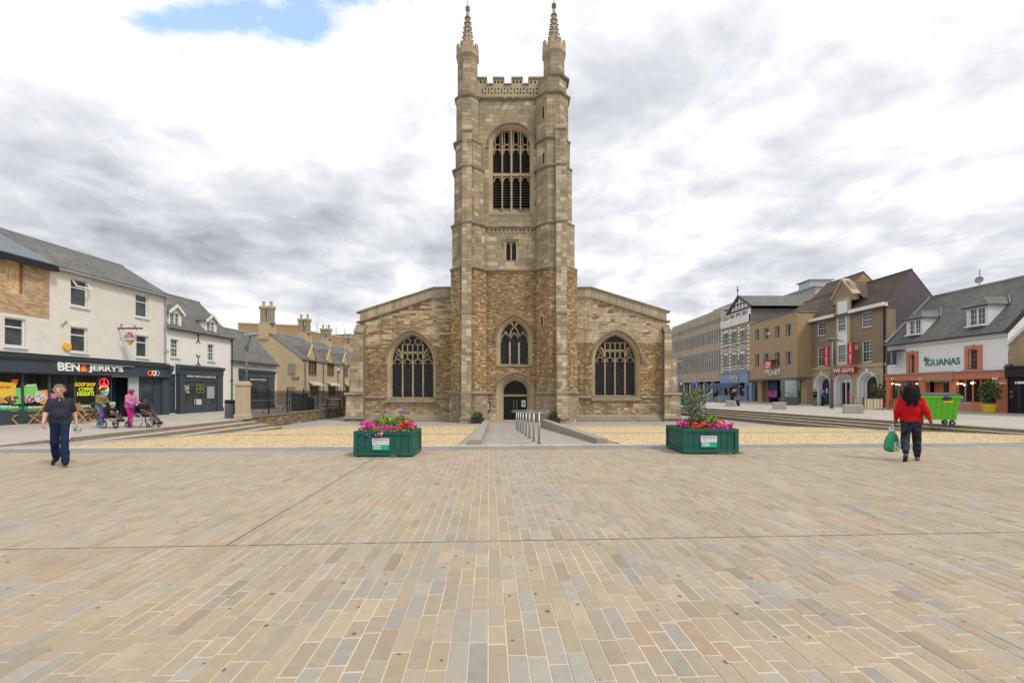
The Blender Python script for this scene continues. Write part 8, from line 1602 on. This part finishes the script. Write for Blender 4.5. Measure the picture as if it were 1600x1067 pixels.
# ---------------------------------------------------------------- man walking towards the camera
J = STAND(.16, .083); J.update(shL=(-.16,0,1.385), shR=(.16,0,1.385), neck=(0,-.01,1.45), anR=(.13,-.36,.10), knR=(.105,-.25,.53), toeR=(.17,-.54,.10), anL=(-.10,.27,.15), knL=(-.095,.02,.50), toeL=(-.14,.11,.035), elL=(-.235,-.02,1.13), wrL=(-.25,-.20,.93), elR=(.235,.10,1.13), wrR=(.27,.06,.88), head=(-.01,-.045,1.60))
p = GP(94, 727); NAVY = cloth('navy_polo', (.035,.038,.055), (.026,.028,.042), 5); TRK = cloth('navy_tracksuit', (.012,.026,.065), (.009,.018,.048), 6)
t, c, f = figure('man in a navy polo shirt and navy tracksuit trousers walking towards the camera', (p.x, p.y, 0), math.radians(38), J, dict(belly=.122, bellyw=.062, bf=.03, chest=.108, hip=.112, thigh=.092, knee=.078, calf=.072, cuff=.074, arm=.055, elbow=.045, wrist=.031, neck=.060, sh=.052), [SK1, NAVY, TRK, cloth('black_shoe', (.012,.012,.013), None, 8, .5)], .0092, 1.0, headk=1.15, hem=.90, sleeves=.80, curl={'L': .7, 'R': 1.0}, facev=(-.05,-1,-.04))
t.scale = (.91,.95,1.0); face_bits(t, c, f/np.linalg.norm(f), 1.15, True, (.16,.13,.11)); haircap(t, c, v3(0,-1,0), cloth('grey_brown_hair', (.13,.10,.08), (.20,.17,.145), 30), 1.15, front=.035, low=.02, thick=.006)
m = MB(); m.tube([(.062*math.cos(a), -.012+.058*math.sin(a)-.01, 1.445+.012*math.sin(a)) for a in np.linspace(0, 2*PI, 17)[:-1]], .013, 6, True); m.build('collar', NAVY, t, True)
for q in (-1, 1): m = MB(); m.add([(q*.005,-.112,1.395),(q*.06,-.075,1.45),(q*.075,-.09,1.42),(q*.03,-.125,1.365)], [(0,1,2,3)]); m.build('collar_flap', NAVY, t)
for z in (1.38, 1.34): m = MB(); m.sphere((0,-.158,z), .006, 6, 4); m.build('button', M_BLACKP, t)
for S, sg in (('L',-1), ('R',1)):                            # white side stripes of the trousers
    a, b_ = np.array(J['hip'+S]), np.array(J['kn'+S]); an = np.array(J['an'+S]); m = MB()
    for d_ in (-.017, .017): m.tube([a+v3(sg*.100,d_,-.04), (a+b_)/2+v3(sg*.086,d_,0), b_+v3(sg*.077,d_,0), (b_+an)/2+v3(sg*.075,d_,0)], .0065, 5)
    m.build('side_stripe', flat('stripe_white', (.62,.64,.66)), t)
m = MB(); m.tube([(.0325*math.cos(a)-.249, -.185+.0325*math.sin(a)+.0, .945) for a in np.linspace(0, 2*PI, 13)[:-1]], .007, 5, True); m.build('wristband', M_BLACKP, t)
W0 = Matrix.Translation((p.x, p.y, 0)) @ Matrix.Rotation(math.radians(38), 4, 'Z') @ Matrix.Diagonal((.91,.95,1,1))
q = W0 @ Vector((.295, .04, .745)); tc_ = thing('folded_cap', 'green, white and blue folded cap in the walking man\'s left hand', 'cap', q, math.radians(38)); m = MB(); m.sphere((0,0,0), .085, 12, 8, .8, 1.1, .7); m.build('crown', cloth('cap_cloth', (.03,.10,.16), (.25,.42,.32), 9), tc_, True); m = MB(); m.sphere((0,-.09,-.03), .07, 10, 6, .9, .9, .12); m.build('peak', flat('cap_white', (.55,.62,.58)), tc_, True)
# ---------------------------------------------------------------- woman with green bag, seen from behind
J = STAND(.17, .085); J.update(anL=(-.12,-.20,.08), knL=(-.11,-.16,.49), toeL=(-.14,-.38,.03), anR=(.12,.34,.20), knR=(.12,.05,.47), toeR=(.13,.22,.035), elL=(-.265,.09,1.14), wrL=(-.345,.10,.92), elR=(.265,.03,1.13), wrR=(.30,-.02,.87), head=(0,-.03,1.61), neck=(0,0,1.48), shL=(-.17,0,1.41), shR=(.17,0,1.41))
p = GP(1424, 720); REDK = cloth('red_knit', (.50,.008,.014), (.40,.005,.010), 5); LEG = cloth('mottled_leggings', (.050,.056,.080), (.012,.014,.022), 11); RZW = math.radians(180-38)
t, c, f = figure('woman in a red sweatshirt and mottled dark joggers walking away', (p.x, p.y, 0), RZW, J, dict(belly=.14, bellyw=.075, bf=.0, chest=.125, hip=.135, thigh=.112, knee=.085, calf=.076, cuff=.06, arm=.066, elbow=.058, wrist=.034, neck=.058, seat=.06, sh=.065, ankle=.038, bust=.085), [SK2, REDK, LEG, cloth('tan_sole', (.14,.07,.05))], .0095, .985, hem=.93, sleeves=1.62, curl={'L': .35, 'R': 1.35}, shoe=False)
def big_hair(t, c, mt, n=26):
    pr = [(c+v3(0,.01,.045), c+v3(0,.06,-.06), .132, .145, 0, .03)]
    for k in range(n):
        a = PI*(.02+.96*k/(n-1)); x, y = .135*math.cos(a), .02+.115*math.sin(a); r0 = random.uniform(.028,.042); z0 = c[2]+random.uniform(-.02,.09); ln = random.uniform(.16,.34); pr.append((v3(x*.85,y*.9,z0), v3(x*1.15+random.uniform(-.03,.03), y*1.12+random.uniform(0,.03), z0-ln), r0, r0*.55, 0, .015))
    for k in range(8): pr.append((c+v3(random.uniform(-.08,.08),.14,-.06), c+v3(random.uniform(-.12,.12),.175,random.uniform(-.36,-.22)), .034, .016, 0, .015))
    me = body_mesh('hair', pr, .010, [mt], None, noise=.007); return link('hair', me, t)
t.scale = (.93,.95,.985); big_hair(t, c, cloth('black_hair', (.007,.006,.006), (.014,.011,.010), 26, .7)); face_bits(t, c, v3(0,-1,0), 1.0, False, (.02,.015,.012))
for S in 'LR':
    an, to = np.array(J['an'+S]), np.array(J['toe'+S]); d_ = to-an; d_[2] = 0; d_ /= np.linalg.norm(d_); s_ = v3(d_[1], -d_[0], 0); m = MB(); heel = an-d_*.06; tip = to+d_*.02; zt0, zt1 = (.028, .022) if S == 'L' else (.135, .018); m.add([np.append((heel-s_*.034)[:2], zt0-.022), np.append((heel+s_*.034)[:2], zt0-.022), np.append((tip+s_*.045)[:2], zt1-.022), np.append((tip-s_*.045)[:2], zt1-.022), np.append((heel-s_*.034)[:2], zt0), np.append((heel+s_*.034)[:2], zt0), np.append((tip+s_*.045)[:2], zt1), np.append((tip-s_*.045)[:2], zt1)], [(3,2,1,0),(4,5,6,7),(0,1,5,4),(1,2,6,5),(2,3,7,6),(3,0,4,7)]); o = m.build('sandal_sole', flat('sandal_dark', (.025,.02,.02)), t); m = MB(); b0 = an+d_*.11; m.tube([np.append((b0-s_*.045)[:2], .03), np.append(b0[:2], .075), np.append((b0+s_*.045)[:2], .03)], .012, 6); m.build('sandal_strap', MATS['sandal_dark'], o)
J0 = J
W1 = Matrix.Translation((p.x, p.y, 0)) @ Matrix.Rotation(RZW, 4, 'Z') @ Matrix.Scale(.985, 4); q = W1 @ Vector((.345, -.03, .36)); q.z = .24
bag = thing('carrier_bag', 'green plastic carrier bag in the hand of the woman in red', 'bag', q, 0)
def bagm():
    t = NT('green_film'); t.col(t.mix(t.ramp(t.noise(9, 4, .6), .4, .6), (.012,.26,.10), (.02,.36,.15))); t.set(t.b, Roughness=.3); t.bump(t.noise(9, 5, .7), .9, .05); return t.m
pr = [(v3(-.02,0,.05), v3(.02,0,.30), .115, .085, 0, .06), (v3(-.09,0,.04), v3(-.07,.0,.24), .085, .07, 0, .05), (v3(.09,0,.03), v3(.06,0,.24), .08, .07, 0, .05), (v3(0,0,.27), v3(0,0,.42), .07, .04, 0, .05)]
me = body_mesh('bag_body', pr, .014, [bagm()], None, noise=.006); link('bag_body', me, bag); m = MB()
for s in (-1, 1): m.tube([(s*.05,0,.40),(s*.045,.0,.50),(0,0,.58)], [.03,.02,.012], 7)
m.sphere((0,0,.43), .06, 10, 7, 1.1, .8, .7); m.build('handles', mat('white_film', (.62,.66,.66), .35), bag, True); text('lettering', 'co', .20, M_LET, bag, (.05,-.115,.14), depth=.003, bold=.004); text('lettering', 'op', .20, M_LET, bag, (.05,-.117,.04), depth=.003, bold=.004)
# ---------------------------------------------------------------- two carers with pushchair and wheelchair in front of the dessert shop
def push_pose(step=.2, reach=.38, w=.165, hw=.08):
    J = STAND(w, hw); J.update(elL=(-w-.05,-.12,1.16), wrL=(-w+.0,-reach,1.02), elR=(w+.05,-.12,1.16), wrR=(w-.0,-reach,1.02), anL=(-hw-.01,-step,.08), knL=(-hw,-step*.8,.5), toeL=(-hw-.03,-step-.17,.033), anR=(hw+.01,step*1.1,.10), knR=(hw,step*.25,.49), toeR=(hw+.02,step*1.1-.15,.033), shL=(-w,-.05,1.40), shR=(w,-.05,1.40), neck=(0,-.05,1.47), head=(0,-.10,1.60)); return J
DIRW = math.radians(78)                                       # they walk along the pavement, to the right and away
pO = GP(157, 668); OLIVE = cloth('olive_jacket', (.20,.18,.075), (.15,.135,.055)); JEANS = cloth('light_jeans', (.13,.20,.34), (.18,.26,.42))
t, c, f = figure('person in an olive jacket and jeans pushing a pushchair, black bag on the back', (pO.x, pO.y, 0), DIRW, push_pose(.24), dict(belly=.125, hip=.125, thigh=.09, cuff=.062, calf=.065, chest=.12), [SK1, OLIVE, JEANS, cloth('white_trainers', (.60,.60,.60))], .014, .97, hem=.98, sleeves=1.95)
haircap(t, c, v3(0,-1,0), cloth('brown_hair', (.055,.032,.020), (.085,.05,.03), 30), back=.10, front=.03, thick=.022); face_bits(t, c, v3(0,-1,0)); m = MB(); m.sphere((0,.0,0), .16, 12, 8, 1.15, .6, .85); o = m.build('shoulder_bag', flat('bag_black', (.012,.012,.014), .5), t, True); o.location = (-.08,.20,1.02); m = MB(); m.tube([(-.2,.12,1.1),(-.1,.08,1.46),(.1,-.1,1.42),(.16,.1,1.1)], .014, 5); m.build('bag_strap', MATS['bag_black'], t)
pP = GP(203, 667); PINK = cloth('pink_cardigan', (.55,.19,.38), (.48,.15,.32)); FUCH = cloth('fuchsia_trousers', (.56,.02,.24), (.46,.015,.19))
t, c, f = figure('person in pink top, fuchsia trousers and pink headscarf pushing a wheelchair', (pP.x, pP.y, 0), DIRW, push_pose(.16, .40, .17, .085), dict(belly=.13, hip=.135, thigh=.105, knee=.085, calf=.085, cuff=.085, chest=.125), [SK2, PINK, FUCH, cloth('grey_shoes', (.35,.33,.32))], .014, .97, hem=.88, sleeves=1.92)
haircap(t, c, v3(0,-1,0), cloth('pink_scarf', (.52,.06,.22), (.42,.04,.17)), front=.06, low=-.03, name='headscarf', thick=.016, back=.03); face_bits(t, c, v3(0,-1,0), 1.0, False, (.03,.02,.02))
def wheel(par, c, r, tyre, nsp=12, name='wheel', rim=None, tw=.02):
    m = MB(); m.tube([(c[0], c[1]+r*math.cos(a), c[2]+r*math.sin(a)) for a in np.linspace(0, 2*PI, 29)[:-1]], tw, 6, True); o = m.build(name, tyre, par, True); m = MB(); m.tube([(c[0], c[1]+r*.9*math.cos(a), c[2]+r*.9*math.sin(a)) for a in np.linspace(0, 2*PI, 25)[:-1]], tw*.5, 5, True)
    for k in range(nsp): a = 2*PI*k/nsp; m.tube([c, (c[0], c[1]+r*.9*math.cos(a), c[2]+r*.9*math.sin(a))], .004, 4)
    m.sphere(c, .03, 8, 6); m.build('rim', rim or M_SS, o); return o
wd = Vector((math.sin(DIRW), -math.cos(DIRW), 0))
pw = Vector((pP.x, pP.y, 0))+wd*.85; wc = thing('wheelchair', 'wheelchair with large pale-rimmed wheels pushed by the person in pink', 'wheelchair', pw, DIRW); M_TYRE = mat('grey_tyre', (.30,.30,.30), .7)
for s in (-.29, .29): wheel(wc, (s,.10,.31), .29, M_TYRE, 14); wheel(wc, (s*.8,-.42,.09), .08, M_BLACKP, 5, 'castor', tw=.018); m = MB(); m.tube([(s*.9,.42,.98),(s*.9,.30,.92),(s*.9,.26,.50),(s*.9,-.28,.48),(s*.9,-.42,.20)], .014, 6); m.tube([(s*.9,.24,.68),(s*.9,-.2,.68)], .018, 6); m.tube([(s*.7,-.36,.42),(s*.6,-.62,.12),(s*.5,-.74,.12)], .013, 6); m.build('side_frame', M_BLACKP, wc)
m = MB(); m.cham(-.25,.25,-.26,.24,.46,.51,.02); m.build('seat', flat('chair_black', (.014,.014,.016)), wc); m = MB(); m.box(-.25,.25,.25,.28,.52,.95); m.build('backrest', MATS['chair_black'], wc); m = MB(); m.sphere((0,.36,.62), .17, 10, 7, 1.1, .55, 1.1); m.build('hanging_bag', flat('plum_bag', (.09,.035,.05)), wc, True)
J = dict(shL=(-.17,.10,.98), shR=(.17,.10,.98), neck=(0,.09,1.05), head=(0,.05,1.18), hipL=(-.09,.05,.60), hipR=(.09,.05,.60), elL=(-.22,.0,.76), elR=(.22,.0,.76), wrL=(-.14,-.22,.70), wrR=(.14,-.22,.70), knL=(-.10,-.38,.58), knR=(.10,-.38,.58), anL=(-.11,-.60,.22), anR=(.11,-.60,.22), toeL=(-.12,-.76,.20), toeR=(.12,-.76,.20))
t, c, f = figure('person in dark clothes sitting in the wheelchair', pw, DIRW, J, dict(), [SK2, cloth('charcoal_top', (.018,.018,.02)), cloth('dark_blanket', (.03,.026,.028), (.16,.13,.13), 9), cloth('black_shoe', (.012,.012,.013))], .014, 1.0); haircap(t, c, v3(0,-1,0), MATS['black_hair'], front=.02)
face_bits(t, c, v3(0,-1,0), 1.0, False, (.02,.015,.012))
ps = Vector((pO.x, pO.y, 0))+wd*.72; st = thing('pushchair', 'black pushchair with a purple bag hung behind it', 'pushchair', ps, DIRW)
for s in (-.24, .24):
    for yy, r in ((.22,.15), (-.42,.11)): wheel(st, (s,yy,r+.02), r, M_BLACKP, 6, tw=.022)
    m = MB(); m.tube([(s,.42,1.02),(s,.15,.6),(s,-.40,.16)], .014, 6); m.tube([(s,.22,.18),(s,-.05,.6),(s,-.3,.72)], .014, 6); m.build('side_frame', M_BLACKP, st)
m = MB(); m.tube([(-.24,.42,1.02),(.24,.42,1.02)], .018, 6); m.build('handle', M_BLACKP, st); m = MB(); m.add([(-.21,.16,.45),(.21,.16,.45),(.21,-.28,.42),(-.21,-.28,.42),(-.21,.30,.88),(.21,.30,.88)], [(0,1,2,3),(0,1,5,4)]); m.build('seat', MATS['chair_black'], st); pr = [(v3(-.1,0,0), v3(.1,0,0), .12, .12, 0, .05), (v3(-.1,0,-.16), v3(.1,0,-.16), .14, .14, 0, .05)]; o = link('hanging_bag', body_mesh('hanging_bag', pr, .02, [cloth('purple_bag', (.13,.05,.30), (.20,.09,.42), 9)]), st, (0,.42,.70))
J = dict(shL=(-.11,.08,.83), shR=(.11,.08,.83), neck=(0,.07,.88), head=(0,.04,.99), hipL=(-.06,.02,.56), hipR=(.06,.02,.56), elL=(-.14,.0,.70), elR=(.14,.0,.70), wrL=(-.08,-.12,.66), wrR=(.08,-.12,.66), knL=(-.07,-.24,.56), knR=(.07,-.24,.56), anL=(-.07,-.36,.34), anR=(.07,-.36,.34), toeL=(-.07,-.46,.33), toeR=(.07,-.46,.33))
t, c, f = figure('small child in a mint hat sitting in the pushchair', ps, DIRW, J, dict(chest=.085, belly=.085, bellyw=.04, hip=.08, thigh=.055, knee=.045, calf=.04, cuff=.04, ankle=.03, arm=.036, elbow=.032, wrist=.022, neck=.04, sh=.045), [SK1, cloth('charcoal_top', (.018,.018,.02)), MATS['dark_blanket'], MATS['black_shoe']], .013, 1.0, handn=False, headk=.9); haircap(t, c, v3(0,-1,0), cloth('mint_hat', (.32,.58,.52)), .95, front=.06, name='hat', thick=.014); face_bits(t, c, v3(0,-1,0), .9)
# ---------------------------------------------------------------- background people on the right
def bgperson(label, px, py, rz, top, leg, skin=SK1, hair=(.03,.02,.015), J=None, hem=.92, scale=1.0, sl=.75, shift=0, z=0.0, dY=0.0):
    p = GP(px, py); J = J or STAND(.19,.09); t, c, f = figure(label, (p.x, p.y+dY, z), rz, J, dict(belly=.13, thigh=.085), [skin, top, leg, MATS['black_shoe']], .017, scale, hem=hem, sleeves=sl); haircap(t, c, v3(0,-1,0), cloth('hair_%d' % px, hair)); face_bits(t, c, v3(0,-1,0)); return t
J = STAND(.19,.09); J.update(elR=(.30,-.12,1.20), wrR=(.25,-.38,1.25))
bgperson('person in a black T-shirt and camouflage trousers by the left stone arch', 1273.5, 633.2, -1.2, cloth('black_tee', (.015,.015,.017)), cloth('camo', (.06,.065,.04), (.12,.11,.07), 12), J=J)
J = STAND(.19,.09); J.update(elL=(-.30,-.1,1.22), wrL=(-.15,-.22,1.47))
bgperson('person in a bright blue T-shirt and dark shorts by the left stone arch', 1285, 633.8, .3, cloth('blue_tee', (.04,.14,.48)), cloth('dark_shorts', (.02,.025,.05)), J=J)
J = dict(shL=(-.19,.02,1.02), shR=(.19,.02,1.02), neck=(0,0,1.09), head=(0,-.05,1.22), hipL=(-.09,0,.66), hipR=(.09,0,.66), elL=(-.24,-.08,.80), elR=(.24,-.08,.80), wrL=(-.12,-.32,.70), wrR=(.12,-.32,.70), knL=(-.11,-.42,.56), knR=(.11,-.42,.56), anL=(-.11,-.48,.09), anR=(.11,-.48,.09), toeL=(-.11,-.68,.035), toeR=(.11,-.68,.035))
bgperson('person in black sitting on the stone block seat', 1148, 634.4, 1.35, MATS['black_tee'], cloth('black_jeans', (.016,.016,.02)), J=J, hem=.72, dY=.45)
J = STAND(.19,.09); J.update(elR=(.33,-.05,1.45), wrR=(.12,-.15,1.62), elL=(-.33,-.05,1.42), wrL=(-.14,-.18,1.60))
bgperson('bald person in black standing behind the seated one, arms raised', 1152.5, 634.6, .6, MATS['black_tee'], MATS['black_jeans'], hair=(.30,.18,.13), J=J, dY=.9)
